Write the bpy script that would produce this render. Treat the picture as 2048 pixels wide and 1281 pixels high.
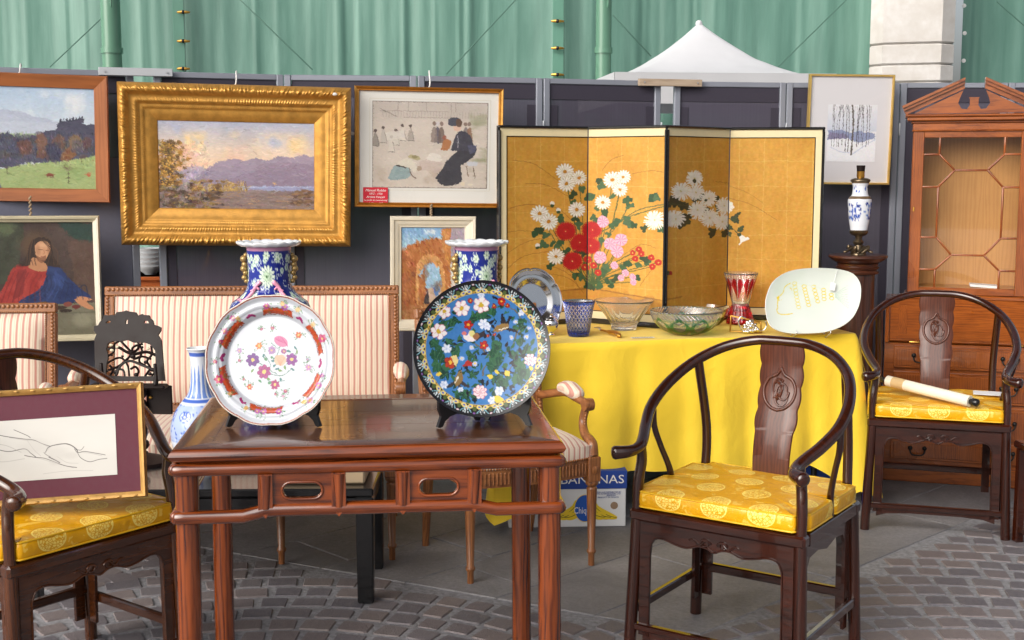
import bpy, bmesh, math, random
import numpy as np
from mathutils import Vector, Matrix
random.seed(7); RNG = np.random.default_rng(11)
for _o in list(bpy.data.objects): bpy.data.objects.remove(_o)
SC = bpy.context.scene
COL = SC.collection
PI = math.pi; R = math.radians
# ------------------------------------------------------------------ camera, sky, sun, exposure
CAM_H = 1.52; FPX = 2500.0; PITCH = math.atan(304.5/FPX)
cd = bpy.data.cameras.new('camera'); cam = bpy.data.objects.new('camera', cd); COL.objects.link(cam)
cam.location = (0, 0, CAM_H); cam.rotation_euler = (PI/2-PITCH, 0, 0)
cd.sensor_width = 36; cd.lens = FPX/2048*36; cd.clip_start = .05; cd.clip_end = 600
SC.camera = cam
wd = bpy.data.worlds.new('World'); SC.world = wd; wd.use_nodes = True
SUN_AZ = R(222); SUN_EL = R(33)          # azimuth clockwise from +Y: behind the camera, to its left
nt = wd.node_tree; nt.nodes.clear()
n_out = nt.nodes.new('ShaderNodeOutputWorld'); n_bg = nt.nodes.new('ShaderNodeBackground')
n_sky = nt.nodes.new('ShaderNodeTexSky'); n_sky.sky_type = 'NISHITA'; n_sky.sun_disc = False
n_sky.sun_elevation = SUN_EL; n_sky.sun_rotation = SUN_AZ
n_sky.air_density = 1.0; n_sky.dust_density = 6.0; n_sky.ozone_density = 1.0
n_hs = nt.nodes.new('ShaderNodeHueSaturation'); n_hs.inputs['Saturation'].default_value = .45
nt.links.new(n_sky.outputs[0], n_hs.inputs['Color']); nt.links.new(n_hs.outputs[0], n_bg.inputs[0])
nt.links.new(n_bg.outputs[0], n_out.inputs[0]); n_bg.inputs[1].default_value = .11
sl = bpy.data.lights.new('sun', 'SUN'); sl.energy = 2.0; sl.angle = R(65); sl.color = (1, .965, .915)
so = bpy.data.objects.new('sun', sl); COL.objects.link(so)
_sd = Vector((math.sin(SUN_AZ)*math.cos(SUN_EL), math.cos(SUN_AZ)*math.cos(SUN_EL), math.sin(SUN_EL)))
so.rotation_euler = (-_sd).to_track_quat('-Z', 'Y').to_euler()
so.location = (0, 0, 12)
SC.view_settings.view_transform = 'Standard'; SC.view_settings.look = 'None'
SC.view_settings.gamma = 1; SC.view_settings.use_curve_mapping = False
SC.view_settings.exposure = 0.64
SC.render.engine = 'CYCLES'
SC.cycles.max_bounces = 8; SC.cycles.transparent_max_bounces = 16

# ------------------------------------------------------------------ layout helpers
def ray(px, py):
    a = (px-1024)/FPX; b = (640.5-py)/FPX
    return Vector((a, math.cos(PITCH)+b*math.sin(PITCH), -math.sin(PITCH)+b*math.cos(PITCH)))
def atY(px, py, Y): d = ray(px, py); return Vector((0, 0, CAM_H))+d*(Y/d.y)
def atZ(px, py, z): d = ray(px, py); return Vector((0, 0, CAM_H))+d*((z-CAM_H)/d.z)

# ------------------------------------------------------------------ objects
def tag(o, label, cat, group=None):
    o['label'] = label; o['category'] = cat
    if group: o['group'] = group
    return o
def thing(name, label, cat, loc=(0, 0, 0), rz=0, group=None):
    o = bpy.data.objects.new(name, None); COL.objects.link(o); o.empty_display_size = .1
    o.location = loc; o.rotation_euler = (0, 0, rz)
    return tag(o, label, cat, group)
def link(me, name, mat, parent=None):
    o = bpy.data.objects.new(name, me); COL.objects.link(o)
    if mat is not None and not me.materials: me.materials.append(M[mat] if isinstance(mat, str) else mat)
    if parent is not None: o.parent = parent
    return o
def kids(o): return [c for c in bpy.data.objects if c.parent == o]
def copy_tree(o, parent=None):
    c = o.copy(); COL.objects.link(c); c.parent = parent
    for ch in kids(o): copy_tree(ch, c)
    return c

def smooth_curve(pts, n=8):
    """Catmull-Rom through points of any dimension"""
    P = [np.array(p, float) for p in pts]; P = [2*P[0]-P[1]]+P+[2*P[-1]-P[-2]]; out = []
    for i in range(1, len(P)-2):
        a, b, c, d = P[i-1:i+3]
        for k in range(n):
            t = k/n
            out.append(.5*((2*b)+(c-a)*t+(2*a-5*b+4*c-d)*t*t+(3*b-a-3*c+d)*t**3))
    out.append(P[-2]); return out

class MB:
    """collects shapes; build() links them as one mesh object"""
    def __init__(s): s.v = []; s.f = []
    def add(s, vs, fs, mat=None):
        b = len(s.v)
        s.v += [tuple(mat @ Vector(v)) if mat is not None else tuple(v) for v in vs]
        s.f += [tuple(b+i for i in f) for f in fs]; return s
    def box(s, c, size, bev=.003, rot=None, taper=None):
        hx, hy, hz = [x/2 for x in size]; b = min(bev, hx*.9, hy*.9, hz*.9)
        vs = []; idx = {}
        for sx in (-1, 1):
            for sy in (-1, 1):
                for sz in (-1, 1):
                    for a in range(3):
                        p = [sx*(hx-b), sy*(hy-b), sz*(hz-b)]; p[a] += (sx, sy, sz)[a]*b
                        idx[(sx, sy, sz, a)] = len(vs); vs.append(p)
        fs = []
        for a in range(3):
            o1, o2 = (a+1) % 3, (a+2) % 3
            for sg in (-1, 1):
                q = []
                for (u, w) in ((-1, -1), (1, -1), (1, 1), (-1, 1)):
                    k = [0, 0, 0]; k[a] = sg; k[o1] = u; k[o2] = w; q.append(idx[(*k, a)])
                fs.append(q if sg > 0 else q[::-1])
            for u in (-1, 1):
                for w in (-1, 1):   # edge along axis a
                    k0 = [0, 0, 0]; k0[a] = -1; k0[o1] = u; k0[o2] = w; k1 = list(k0); k1[a] = 1
                    q = [idx[(*k0, o1)], idx[(*k1, o1)], idx[(*k1, o2)], idx[(*k0, o2)]]
                    fs.append(q if u*w < 0 else q[::-1])
        for sx in (-1, 1):
            for sy in (-1, 1):
                for sz in (-1, 1):
                    q = [idx[(sx, sy, sz, a)] for a in range(3)]
                    fs.append(q if sx*sy*sz > 0 else q[::-1])
        if taper:      # taper = scale of x,y at the bottom
            for p in vs:
                t = (p[2]+hz)/(2*hz); k = taper+(1-taper)*t; p[0] *= k; p[1] *= k
        m = Matrix.Translation(c)
        if rot is not None: m = m @ rot
        return s.add(vs, fs, m)
    def tube(s, pts, r, n=10, cap=True, closed=False, flat=None):
        P = [Vector(p) for p in pts]; N = len(P)
        rr = r if hasattr(r, '__len__') else [r]*N
        if cap and not closed:      # rounded ends
            d0 = (P[0]-P[1]).normalized(); d1 = (P[-1]-P[-2]).normalized()
            P = [P[0]+d0*rr[0]*.5, P[0]+d0*rr[0]*.35]+P+[P[-1]+d1*rr[-1]*.35, P[-1]+d1*rr[-1]*.5]
            rr = [rr[0]*.35, rr[0]*.8]+list(rr)+[rr[-1]*.8, rr[-1]*.35]; N = len(P)
        T = []
        for i in range(N):
            a = P[(i-1) % N] if closed else P[max(i-1, 0)]; b = P[(i+1) % N] if closed else P[min(i+1, N-1)]
            T.append((b-a).normalized())
        up = Vector((0, 0, 1)) if abs(T[0].z) < .9 else Vector((1, 0, 0))
        u = (up-T[0]*up.dot(T[0])).normalized(); vs = []; fs = []
        for i in range(N):
            u = (u-T[i]*u.dot(T[i])).normalized(); w = T[i].cross(u)
            for k in range(n):
                a = 2*PI*k/n; fu = flat if flat else 1
                vs.append(P[i]+u*math.cos(a)*rr[i]*fu+w*math.sin(a)*rr[i])
        L = N if closed else N-1
        for i in range(L):
            j = (i+1) % N
            for k in range(n):
                k2 = (k+1) % n; fs.append((i*n+k, i*n+k2, j*n+k2, j*n+k))
        if not closed: fs.append(tuple(range(n))[::-1]); fs.append(tuple((N-1)*n+k for k in range(n)))
        return s.add(vs, fs)
    def lathe(s, prof, n=24, c=(0, 0, 0), mat=None, wob=None, cap=True):
        vs = []; fs = []
        for i, (r, z) in enumerate(prof):
            for k in range(n):
                a = 2*PI*k/n; q = r*(wob(a, i) if wob else 1)
                vs.append((q*math.cos(a), q*math.sin(a), z))
        for i in range(len(prof)-1):
            for k in range(n):
                k2 = (k+1) % n; fs.append((i*n+k, i*n+k2, (i+1)*n+k2, (i+1)*n+k))
        if cap:
            fs.append(tuple(range(n))[::-1]); fs.append(tuple((len(prof)-1)*n+k for k in range(n)))
        m = Matrix.Translation(c)
        if mat is not None: m = m @ mat
        return s.add(vs, fs, m)
    def prism(s, outline, t, mat=None, bev=0, holes=()):
        """outline in local XZ, thickness t along Y (centred)"""
        bm = bmesh.new(); es = []
        def loop(pts):
            vv = [bm.verts.new((p[0], -t/2, p[1])) for p in pts]
            for i in range(len(vv)): es.append(bm.edges.new((vv[i], vv[(i+1) % len(vv)])))
        loop(outline)
        for h in holes: loop(h)
        bmesh.ops.triangle_fill(bm, edges=es, use_beauty=True, use_dissolve=False)
        r = bmesh.ops.extrude_face_region(bm, geom=list(bm.faces))
        for g in r['geom']:
            if isinstance(g, bmesh.types.BMVert): g.co.y += t
        bmesh.ops.recalc_face_normals(bm, faces=list(bm.faces))
        bm.verts.index_update()
        vs = [v.co.copy() for v in bm.verts]; fs = [tuple(v.index for v in f.verts) for f in bm.faces]; bm.free()
        return s.add(vs, fs, mat)
    def ball(s, c, r, n=8, m=6, sc=(1, 1, 1)):
        prof = [(max(math.sin(PI*i/m), .02)*r, -math.cos(PI*i/m)*r) for i in range(m+1)]
        return s.lathe(prof, n, c, Matrix.Diagonal((*sc, 1)))
    def mesh(s, name, angle=35, recalc=True):
        me = bpy.data.meshes.new(name); me.from_pydata(s.v, [], s.f)
        if recalc and len(s.f) < 60000:
            bm = bmesh.new(); bm.from_mesh(me); bmesh.ops.recalc_face_normals(bm, faces=bm.faces); bm.to_mesh(me); bm.free()
        if angle:
            me.polygons.foreach_set('use_smooth', [True]*len(me.polygons)); me.set_sharp_from_angle(angle=R(angle))
        me.update(); return me
    def build(s, name, mat, parent=None, angle=35): return link(s.mesh(name, angle), name, mat, parent)

def grid_mesh(name, V, cols=None, wrap=False, smooth=True):
    """V: (rows, cols, 3) array; cols: (rows, cols, 3) linear colours"""
    h, w = V.shape[:2]
    I = np.arange(h*w).reshape(h, w)
    if wrap: I = np.concatenate([I, I[:, :1]], 1)
    q = np.stack([I[:-1, :-1], I[1:, :-1], I[1:, 1:], I[:-1, 1:]], -1).reshape(-1, 4)
    me = bpy.data.meshes.new(name); me.vertices.add(h*w); me.vertices.foreach_set('co', V.astype(np.float32).ravel())
    n = len(q); me.loops.add(n*4); me.loops.foreach_set('vertex_index', q.astype(np.int32).ravel())
    me.polygons.add(n); me.polygons.foreach_set('loop_start', np.arange(0, n*4, 4, dtype=np.int32))
    me.polygons.foreach_set('loop_total', np.full(n, 4, np.int32))
    me.polygons.foreach_set('use_smooth', np.full(n, smooth))
    me.update(calc_edges=True)
    if cols is not None:
        a = me.color_attributes.new('Col', 'FLOAT_COLOR', 'POINT')
        c = np.ones((h*w, 4), np.float32); c[:, :3] = cols.reshape(-1, 3); a.data.foreach_set('color', c.ravel())
    return me
def lin(c):
    c = np.asarray(c, float)/255.; return np.where(c <= .04045, c/12.92, ((c+.055)/1.055)**2.4)
def L3(r, g, b, k=.85): return tuple(lin((r, g, b))*k)

# ------------------------------------------------------------------ painting (flat print on canvases, glaze on pots)
def fbm(h, w, cells=6, oct=4, seed=0, asp=1.0):
    g = np.random.default_rng(seed); out = np.zeros((h, w)); amp = 1; tot = 0
    for o in range(oct):
        cy = max(2, int(cells*2**o)); cx = max(2, int(cells*asp*2**o))
        a = g.random((cy+2, cx+2)); y = np.linspace(0, cy, h); x = np.linspace(0, cx, w)
        yi = y.astype(int); xi = x.astype(int); fy = (y-yi)[:, None]; fx = (x-xi)[None]
        fy = fy*fy*(3-2*fy); fx = fx*fx*(3-2*fx)
        A = a[yi][:, xi]; B = a[yi][:, xi+1]; C = a[yi+1][:, xi]; D = a[yi+1][:, xi+1]
        out += amp*((A*(1-fx)+B*fx)*(1-fy)+(C*(1-fx)+D*fx)*fy); tot += amp; amp *= .5
    return out/tot
class Paint:
    """a picture in its own units: x0..x1 left to right, y0..y1 top to bottom, colours 0-255"""
    def __init__(s, x0, y0, x1, y1, res=1.0, base=(255, 255, 255)):
        s.x0, s.y0, s.x1, s.y1 = x0, y0, x1, y1
        s.w = max(2, int((x1-x0)*res)); s.h = max(2, int((y1-y0)*res)); s.res = res
        s.X = np.linspace(x0, x1, s.w); s.Y = np.linspace(y0, y1, s.h)
        s.a = np.zeros((s.h, s.w, 3)); s.a[:] = base; s.k = 0
    def seed(s): s.k += 1; return s.k*13+int(s.x0*7+s.y0) % 1000
    def win(s, xa, ya, xb, yb):
        i0 = max(0, np.searchsorted(s.X, xa)-1); i1 = min(s.w, np.searchsorted(s.X, xb)+1)
        j0 = max(0, np.searchsorted(s.Y, ya)-1); j1 = min(s.h, np.searchsorted(s.Y, yb)+1)
        return j0, j1, i0, i1
    def blend(s, sl, m, col):
        j0, j1, i0, i1 = sl
        if j1 <= j0 or i1 <= i0: return
        s.a[j0:j1, i0:i1] += (np.asarray(col, float)-s.a[j0:j1, i0:i1])*m[..., None]
    def grad(s, ya, yb, c0, c1):
        sl = s.win(s.x0, ya, s.x1, yb); t = np.clip((s.Y[sl[0]:sl[1]]-ya)/(yb-ya), 0, 1)[:, None, None]
        s.a[sl[0]:sl[1]] = np.asarray(c0, float)*(1-t)+np.asarray(c1, float)*t
    def noise(s, amp, cells=6, asp=1., oct=4, tint=(1, 1, 1)):
        n = fbm(s.h, s.w, cells, oct, s.seed(), asp)-.5; s.a += n[..., None]*amp*np.asarray(tint); return s
    def mottle(s, col, thr, soft, cells, asp=1., box=None, al=1.):
        n = fbm(s.h, s.w, cells, 4, s.seed(), asp); m = np.clip((n-thr)/soft, 0, 1)*al
        if box: 
            b = np.zeros_like(m); j0, j1, i0, i1 = s.win(*box); b[j0:j1, i0:i1] = np.minimum(1, np.minimum(np.minimum(np.arange(j1-j0)[:, None], np.arange(j1-j0)[::-1][:, None])/(.22*(j1-j0)), np.minimum(np.arange(i1-i0)[None], np.arange(i1-i0)[::-1][None])/(.12*(i1-i0)))); m *= b
        s.a += (np.asarray(col, float)-s.a)*m[..., None]
    def poly(s, pts, col, al=1., rough=0., vary=0.):
        p = np.asarray(pts, float); sl = s.win(p[:, 0].min()-rough, p[:, 1].min()-rough, p[:, 0].max()+rough, p[:, 1].max()+rough)
        j0, j1, i0, i1 = sl
        if j1 <= j0 or i1 <= i0: return
        x = s.X[None, i0:i1]*np.ones((j1-j0, 1)); y = s.Y[j0:j1, None]*np.ones((1, i1-i0))
        if rough:
            n = max(3, int((i1-i0)/(rough*1.6*s.res)))
            x = x+(fbm(j1-j0, i1-i0, n, 2, s.seed())-.5)*rough*2; y = y+(fbm(j1-j0, i1-i0, n, 2, s.seed())-.5)*rough*2
        ins = np.zeros(x.shape, bool); q = np.roll(p, -1, 0)
        for (ax, ay), (bx, by) in zip(p, q):
            if ay == by: continue
            c = ((ay > y) != (by > y)) & (x < (bx-ax)*(y-ay)/(by-ay)+ax); ins ^= c
        m = ins*al
        if vary: 
            v = (fbm(j1-j0, i1-i0, 7, 4, s.seed())-.5)*vary*2; s.blend(sl, m, np.asarray(col, float)+v[..., None])
        else: s.blend(sl, m, col)
    def ell(s, cx, cy, rx, ry=None, col=(0, 0, 0), al=1., rot=0., soft=.0, rough=0.):
        ry = rx if ry is None else ry; b = max(rx, ry)*(1+soft+rough)
        sl = s.win(cx-b, cy-b, cx+b, cy+b); j0, j1, i0, i1 = sl
        if j1 <= j0 or i1 <= i0: return
        x = s.X[None, i0:i1]-cx; y = s.Y[j0:j1, None]-cy; c, q = math.cos(rot), math.sin(rot)
        d = np.hypot((x*c+y*q)/rx, (-x*q+y*c)/ry)
        if rough: d = d+(fbm(j1-j0, i1-i0, 5, 3, s.seed())-.5)*rough*2
        so_ = max(soft, .6/(min(rx, ry)*s.res)); s.blend(sl, np.clip((1-d)/so_+.5, 0, 1)*al, col)
    def line(s, pts, wid, col, al=1., curve=False, taper=False):
        if curve and len(pts) > 2: pts = smooth_curve(pts, 6)
        p = np.asarray(pts, float); b = wid+1; sl = s.win(p[:, 0].min()-b, p[:, 1].min()-b, p[:, 0].max()+b, p[:, 1].max()+b)
        j0, j1, i0, i1 = sl
        if j1 <= j0 or i1 <= i0: return
        x = s.X[None, i0:i1]; y = s.Y[j0:j1, None]; D = np.full((j1-j0, i1-i0), 1e9); n = len(p)-1
        for k in range(n):
            ax, ay = p[k]; bx, by = p[k+1]; l2 = (bx-ax)**2+(by-ay)**2+1e-9
            t = np.clip(((x-ax)*(bx-ax)+(y-ay)*(by-ay))/l2, 0, 1); d = np.hypot(x-ax-t*(bx-ax), y-ay-t*(by-ay))
            wk = wid*(1-.8*(k+t)/n) if taper else wid
            D = np.minimum(D, d-wk/2)
        s.blend(sl, np.clip(.5-D*s.res, 0, 1)*al, col)
    def flower(s, cx, cy, r, n, col, ctr=(215, 160, 40), cr=.22, edge=None, sq=1., rot=0., rings=1, vary=6):
        for g in range(rings):
            rr = r*(1-.32*g)
            for k in range(n):
                a = rot+2*PI*(k+.5*(g % 2))/n; lx = math.cos(a); ly = math.sin(a)*sq; w = PI*rr/n*.62
                ph = math.atan2(ly, lx)
                if edge is not None: s.ell(cx+lx*rr*.6, cy+ly*rr*.6, rr*.42+.6, w*1.1+.5, edge, rot=ph)
                c2 = np.asarray(col, float)+random.uniform(-vary, vary)-g*4
                s.ell(cx+lx*rr*.6, cy+ly*rr*.6, rr*.42, w, c2, rot=ph)
        if cr: s.ell(cx, cy, r*cr, r*cr*sq, ctr)
    def leaf(s, cx, cy, l, w, rot, col, vein=None):
        c, q = math.cos(rot), math.sin(rot)
        pts = [(-l, 0), (-l*.4, -w), (l*.3, -w*.85), (l, 0), (l*.3, w*.85), (-l*.4, w)]
        s.poly([(cx+a*c-b*q, cy+a*q+b*c) for a, b in smooth_curve(pts+[pts[0]], 4)], col)
        if vein is not None: s.line([(cx-l*c, cy-l*q), (cx+l*c, cy+l*q)], .8, vein)
    def lobed(s, cx, cy, r, col):     # chrysanthemum leaf: a few lobes
        for k in range(4):
            a = random.random()*6.28; s.ell(cx+math.cos(a)*r*.55, cy+math.sin(a)*r*.55, r*.5, r*.42, col, rot=a, rough=.12)
        s.ell(cx, cy, r*.55, r*.5, col)
    def strokes(s, n, ln=6, wd=1.6, jit=12, ang=None, box=None, al=.75):
        x0, y0, x1, y1 = box if box else (s.x0, s.y0, s.x1, s.y1); g = random.Random(n)
        for _ in range(n):
            x, y = g.uniform(x0, x1), g.uniform(y0, y1); i = min(s.w-1, int((x-s.x0)/(s.x1-s.x0)*s.w)); j = min(s.h-1, int((y-s.y0)/(s.y1-s.y0)*s.h))
            c = s.a[max(j, 0), max(i, 0)]+g.gauss(0, jit)+np.array((g.gauss(0, jit*.4), g.gauss(0, jit*.4), g.gauss(0, jit*.4))); a = g.uniform(0, PI) if ang is None else ang+g.gauss(0, .35); l = ln*g.uniform(.5, 1.3)/2
            s.line([(x-l*math.cos(a), y-l*math.sin(a)), (x+l*math.cos(a), y+l*math.sin(a))], wd*g.uniform(.6, 1.3), c, al)
        return s
    def brush(s, warp=1.5, jit=14, cells=24, asp=1.4):
        dx = (fbm(s.h, s.w, cells, 3, s.seed(), asp)-.5)*2*warp*s.res*2; dy = (fbm(s.h, s.w, cells, 3, s.seed(), asp)-.5)*2*warp*s.res*2
        J, I = np.meshgrid(np.arange(s.h), np.arange(s.w), indexing='ij'); j = np.clip((J+dy).round().astype(int), 0, s.h-1); i = np.clip((I+dx).round().astype(int), 0, s.w-1)
        s.a = s.a[j, i]; s.a += ((fbm(s.h, s.w, cells*2, 2, s.seed(), asp*.5)-.5)*jit*2)[..., None]+(np.stack([fbm(s.h, s.w, cells, 2, s.seed(), asp) for _ in range(3)], -1)-.5)*jit*1.6
        return s
    def linear(s, k=.85): return lin(np.clip(s.a, 0, 255))*k
    def sheet(s, name, w, h, mat, parent=None, y=0., cx=0., cz=0., k=.85):
        """flat print of w x h metres in the XZ plane facing -Y"""
        x = np.linspace(cx-w/2, cx+w/2, s.w); z = np.linspace(cz+h/2, cz-h/2, s.h)
        V = np.zeros((s.h, s.w, 3)); V[..., 0] = x[None]; V[..., 2] = z[:, None]; V[..., 1] = y
        return link(grid_mesh(name, V, s.linear(k)), name, mat, parent)
# ------------------------------------------------------------------ materials
M = {}
class NT:
    def __init__(s, name):
        m = bpy.data.materials.new(name); m.use_nodes = True; s.m = m; s.t = m.node_tree
        s.b = s.t.nodes['Principled BSDF']; s.o = s.t.nodes['Material Output']; M[name] = m
    def n(s, ty, **kw):
        x = s.t.nodes.new('ShaderNode'+ty)
        for k, v in kw.items(): setattr(x, k, v)
        return x
    def l(s, a, b): s.t.links.new(a, b)
    def set(s, **kw):
        for k, v in kw.items(): s.b.inputs[k.replace('_', ' ')].default_value = v
        return s
    def coord(s, scale=(1, 1, 1), kind='Object', rot=(0, 0, 0)):
        c = s.n('TexCoord'); mp = s.n('Mapping'); mp.inputs['Scale'].default_value = scale; mp.inputs['Rotation'].default_value = rot
        s.l(c.outputs[kind], mp.inputs[0]); return mp.outputs[0]
    def noise(s, vec, scale, detail=4, rough=.55, dist=0):
        x = s.n('TexNoise'); x.inputs['Scale'].default_value = scale; x.inputs['Detail'].default_value = detail
        x.inputs['Roughness'].default_value = rough; x.inputs['Distortion'].default_value = dist
        if vec is not None: s.l(vec, x.inputs['Vector'])
        return x.outputs[0]
    def ramp(s, fac, stops):
        x = s.n('ValToRGB'); e = x.color_ramp.elements
        while len(e) < len(stops): e.new(.5)
        for el, (p, c) in zip(e, stops): el.position = p; el.color = (*c, 1) if len(c) == 3 else c
        s.l(fac, x.inputs[0]); return x.outputs[0]
    def mix(s, fac, a, b, mode='MIX'):
        x = s.n('Mix', data_type='RGBA', blend_type=mode)
        for k, v in ((0, fac), (6, a), (7, b)):
            if isinstance(v, (int, float)): x.inputs[k].default_value = v
            elif isinstance(v, tuple): x.inputs[k].default_value = (*v, 1) if len(v) == 3 else v
            else: s.l(v, x.inputs[k])
        return x.outputs[2]
    def math(s, op, a, b=None):
        x = s.n('Math', operation=op)
        for i, v in enumerate((a, b)):
            if v is None: continue
            if isinstance(v, (int, float)): x.inputs[i].default_value = v
            else: s.l(v, x.inputs[i])
        return x.outputs[0]
    def col(s, c): s.l(c, s.b.inputs['Base Color']); return s
    def rough(s, fac, a, b):
        x = s.n('MapRange'); x.inputs[3].default_value = a; x.inputs[4].default_value = b; s.l(fac, x.inputs[0]); s.l(x.outputs[0], s.b.inputs['Roughness']); return s
    def bump(s, h, st=.2, d=.002):
        x = s.n('Bump'); x.inputs['Strength'].default_value = st; x.inputs['Distance'].default_value = d
        s.l(h, x.inputs['Height']); s.l(x.outputs[0], s.b.inputs['Normal']); return s
def plain(name, c, rough=.5, metal=0, var=.12, scale=20, bump=.1, coat=0, spec=.5, **kw):
    t = NT(name); v = t.coord(); n = t.noise(v, scale, 5)
    t.col(t.mix(n, tuple(x*(1-var) for x in c), tuple(min(1, x*(1+var)) for x in c)))
    t.set(Metallic=metal, Coat_Weight=coat, Coat_Roughness=.08, **{'Specular IOR Level': spec}); t.rough(n, rough*.8, min(1, rough*1.2))
    if bump: t.bump(t.noise(v, scale*4, 3), bump, .002)
    return t
def wood(name, dark, light, rough=.3, coat=.5, scale=1., streak=14., wear=0.):
    for ax in 'XYZ':
        t = NT(name+ax); sc = [streak]*3; sc['XYZ'.index(ax)] = 1.1
        v = t.coord(tuple(x*scale for x in sc))
        n1 = t.noise(v, 2.2, 6, .6, .8); n2 = t.noise(v, 9, 4, .6, .3)
        v2 = t.coord(); n3 = t.noise(v2, 2.5, 3)
        w = t.n('TexWave', wave_type='BANDS', bands_direction={'X': 'Y', 'Y': 'X', 'Z': 'X'}[ax]); w.inputs['Scale'].default_value = 2.4
        w.inputs['Distortion'].default_value = 9; w.inputs['Detail'].default_value = 3; w.inputs['Detail Scale'].default_value = 1.4
        sc3 = [9.]*3; sc3['XYZ'.index(ax)] = 1.0; t.l(t.coord(tuple(x*scale for x in sc3)), w.inputs['Vector'])
        f = t.math('ADD', t.math('MULTIPLY', n1, .75), t.math('MULTIPLY', w.outputs['Fac'], .22))
        c = t.ramp(f, [(.25, dark), (.48, tuple(a*.4+b*.6 for a, b in zip(dark, light))), (.75, light)])
        c = t.mix(t.math('MULTIPLY', n2, .45), c, dark)
        c = t.mix(t.ramp(n3, [(.4, (0, 0, 0)), (.7, (.35, .35, .35))]), c, tuple(x*.55 for x in dark))
        t.col(c).set(Coat_Weight=coat, Coat_Roughness=.045); t.rough(n3, rough*.75, rough*1.35)
        t.bump(n2, .05, .001)
# Chinese rosewood / dark lacquered chair wood / walnut / yew / beech carving
wood('rose', (.034, .0052, .0018), (.30, .062, .008), .20, .7, 1.0, 24)
wood('rosetop', (.040, .015, .008), (.135, .055, .026), .26, .5, .7, 22)
wood('chair', (.010, .0022, .0012), (.055, .0095, .0022), .18, .6, 1.2, 18)
wood('honey', (.030, .008, .0025), (.10, .027, .005), .20, .6, 1.2, 9)
wood('yew', (.135, .027, .004), (.44, .118, .016), .28, .5, 1.8, 2.5)
wood('interior', (.42, .19, .045), (.58, .30, .085), .5, 0, .8, 3)
wood('beech', (.13, .040, .012), (.42, .165, .050), .40, .3, 1.4, 14)
wood('pine', (.35, .25, .17), (.62, .50, .38), .7, 0, 1.2, 8)
wood('teak', (.24, .070, .016), (.46, .150, .040), .5, .1, .8, 8)
wood('pedestal', (.022, .006, .003), (.10, .028, .012), .35, .5, 1, 8)
plain('ebony', (.006, .005, .006), .35, 0, .3, 20, .08, .3)
plain('ebony_brown', (.009, .0035, .003), .5, 0, .4, 20, .12, .0, .25)
wood('splat', (.040, .010, .005), (.135, .036, .016), .40, .1, 1.2, 12)
plain('blacklacquer', (.006, .006, .007), .25, 0, .3, 12, .03, .4)
# painted print materials (colour comes from the painted sheet)
def painted(name, rough, coat=0, bump=0, bs=300, metal=0, spec=.5, craq=0):
    t = NT(name); a = t.n('VertexColor'); a.layer_name = 'Col'; c = a.outputs[0]; t.col(c)
    t.set(Roughness=rough, Coat_Weight=coat, Coat_Roughness=.05, Metallic=metal, **{'Specular IOR Level': spec})
    if bump: t.bump(t.noise(t.coord(), bs, 3), bump, .001)
    return t
painted('canvas', .55, .12, .25, 420)
painted('paper', .8, 0, .06, 300)
painted('porcelain', .16, .15, .02, 30, 0, .35)
painted('enamel', .22, .15, .05, 60, 0, .35)
painted('goldleaf', .48, 0, .12, 60, .22)
painted('frosted', .4, .0, .03, 40, 0, .3)
plain('porcelain_white', (.70, .72, .74), .16, 0, .03, 8, 0, .15, .35)
# metals
plain('gilt', L3(196, 144, 66, 1), .40, .5, .5, 26, .35)
plain('gilt_old', L3(178, 138, 76, 1), .5, .4, .4, 30, .2)
plain('gilt_dark', L3(165, 105, 30, 1), .45, .55, .4, 40, .2)
plain('gilt_pale', L3(226, 190, 110, 1), .34, .7, .2, 30, .1)
plain('brass', L3(200, 150, 70, 1), .3, .9, .2, 30, .05)
plain('bronze', (.16, .12, .075), .3, .85, .6, 40, .3)
plain('silver', (.72, .70, .69), .13, 1, .10, 5, .04)
plain('alu', L3(148, 152, 164, .95), .5, .25, .06, 8, .03)
plain('alu_white', L3(190, 194, 200, .95), .5, .2, .06, 8, .03)
plain('steel_wire', (.6, .6, .62), .35, .8, .1, 20, 0)
plain('white_plastic', (.75, .74, .72), .45, 0, .04, 20, 0)
plain('iron_dark', (.03, .028, .027), .4, .7, .3, 30, .1)
plain('rope', (.30, .22, .14), .9, 0, .3, 90, .3)
plain('cream_paint', L3(226, 216, 196, .9), .6, 0, .12, 18, .25)
plain('cream_edge', L3(205, 195, 165, .9), .5, .1, .15, 22, .2)
plain('silk_border', L3(226, 212, 170, .9), .6, 0, .07, 30, .1)
plain('mat_white', L3(236, 234, 228, .8), .85, 0, .03, 6, .03)
plain('mat_grey', L3(228, 226, 230, .8), .85, 0, .03, 6, .03)
plain('mat_maroon', L3(92, 42, 56, .9), .85, 0, .08, 60, .05)
plain('backing', (.18, .14, .10), .9, 0, .2, 10, .1)
plain('paper_white', (.76, .76, .76), .8, 0, .03, 10, .03)
plain('red_card', L3(205, 30, 52, .9), .6, 0, .06, 12, .03)
plain('ink_white', (.8, .78, .76), .7, 0, .02, 10, 0)
plain('ink_black', (.02, .02, .02), .7, 0, .02, 10, 0)
plain('card_white', L3(232, 232, 232, .9), .7, 0, .05, 10, .08)
plain('card_blue', L3(28, 66, 150, .9), .6, 0, .06, 10, .05)
plain('card_brown', (.32, .21, .13), .85, 0, .15, 10, .1)
plain('banana', L3(240, 205, 40, .9), .6, 0, .05, 10, 0)
plain('banana_line', L3(60, 70, 20, .9), .6, 0, .05, 10, 0)
plain('box_blue', L3(30, 90, 185, .9), .6, 0, .05, 10, 0)
plain('beige_cloth', L3(196, 172, 140, .8), .9, 0, .2, 9, .3)
plain('crate_black', (.010, .010, .011), .5, 0, .2, 10, .1)
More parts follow.
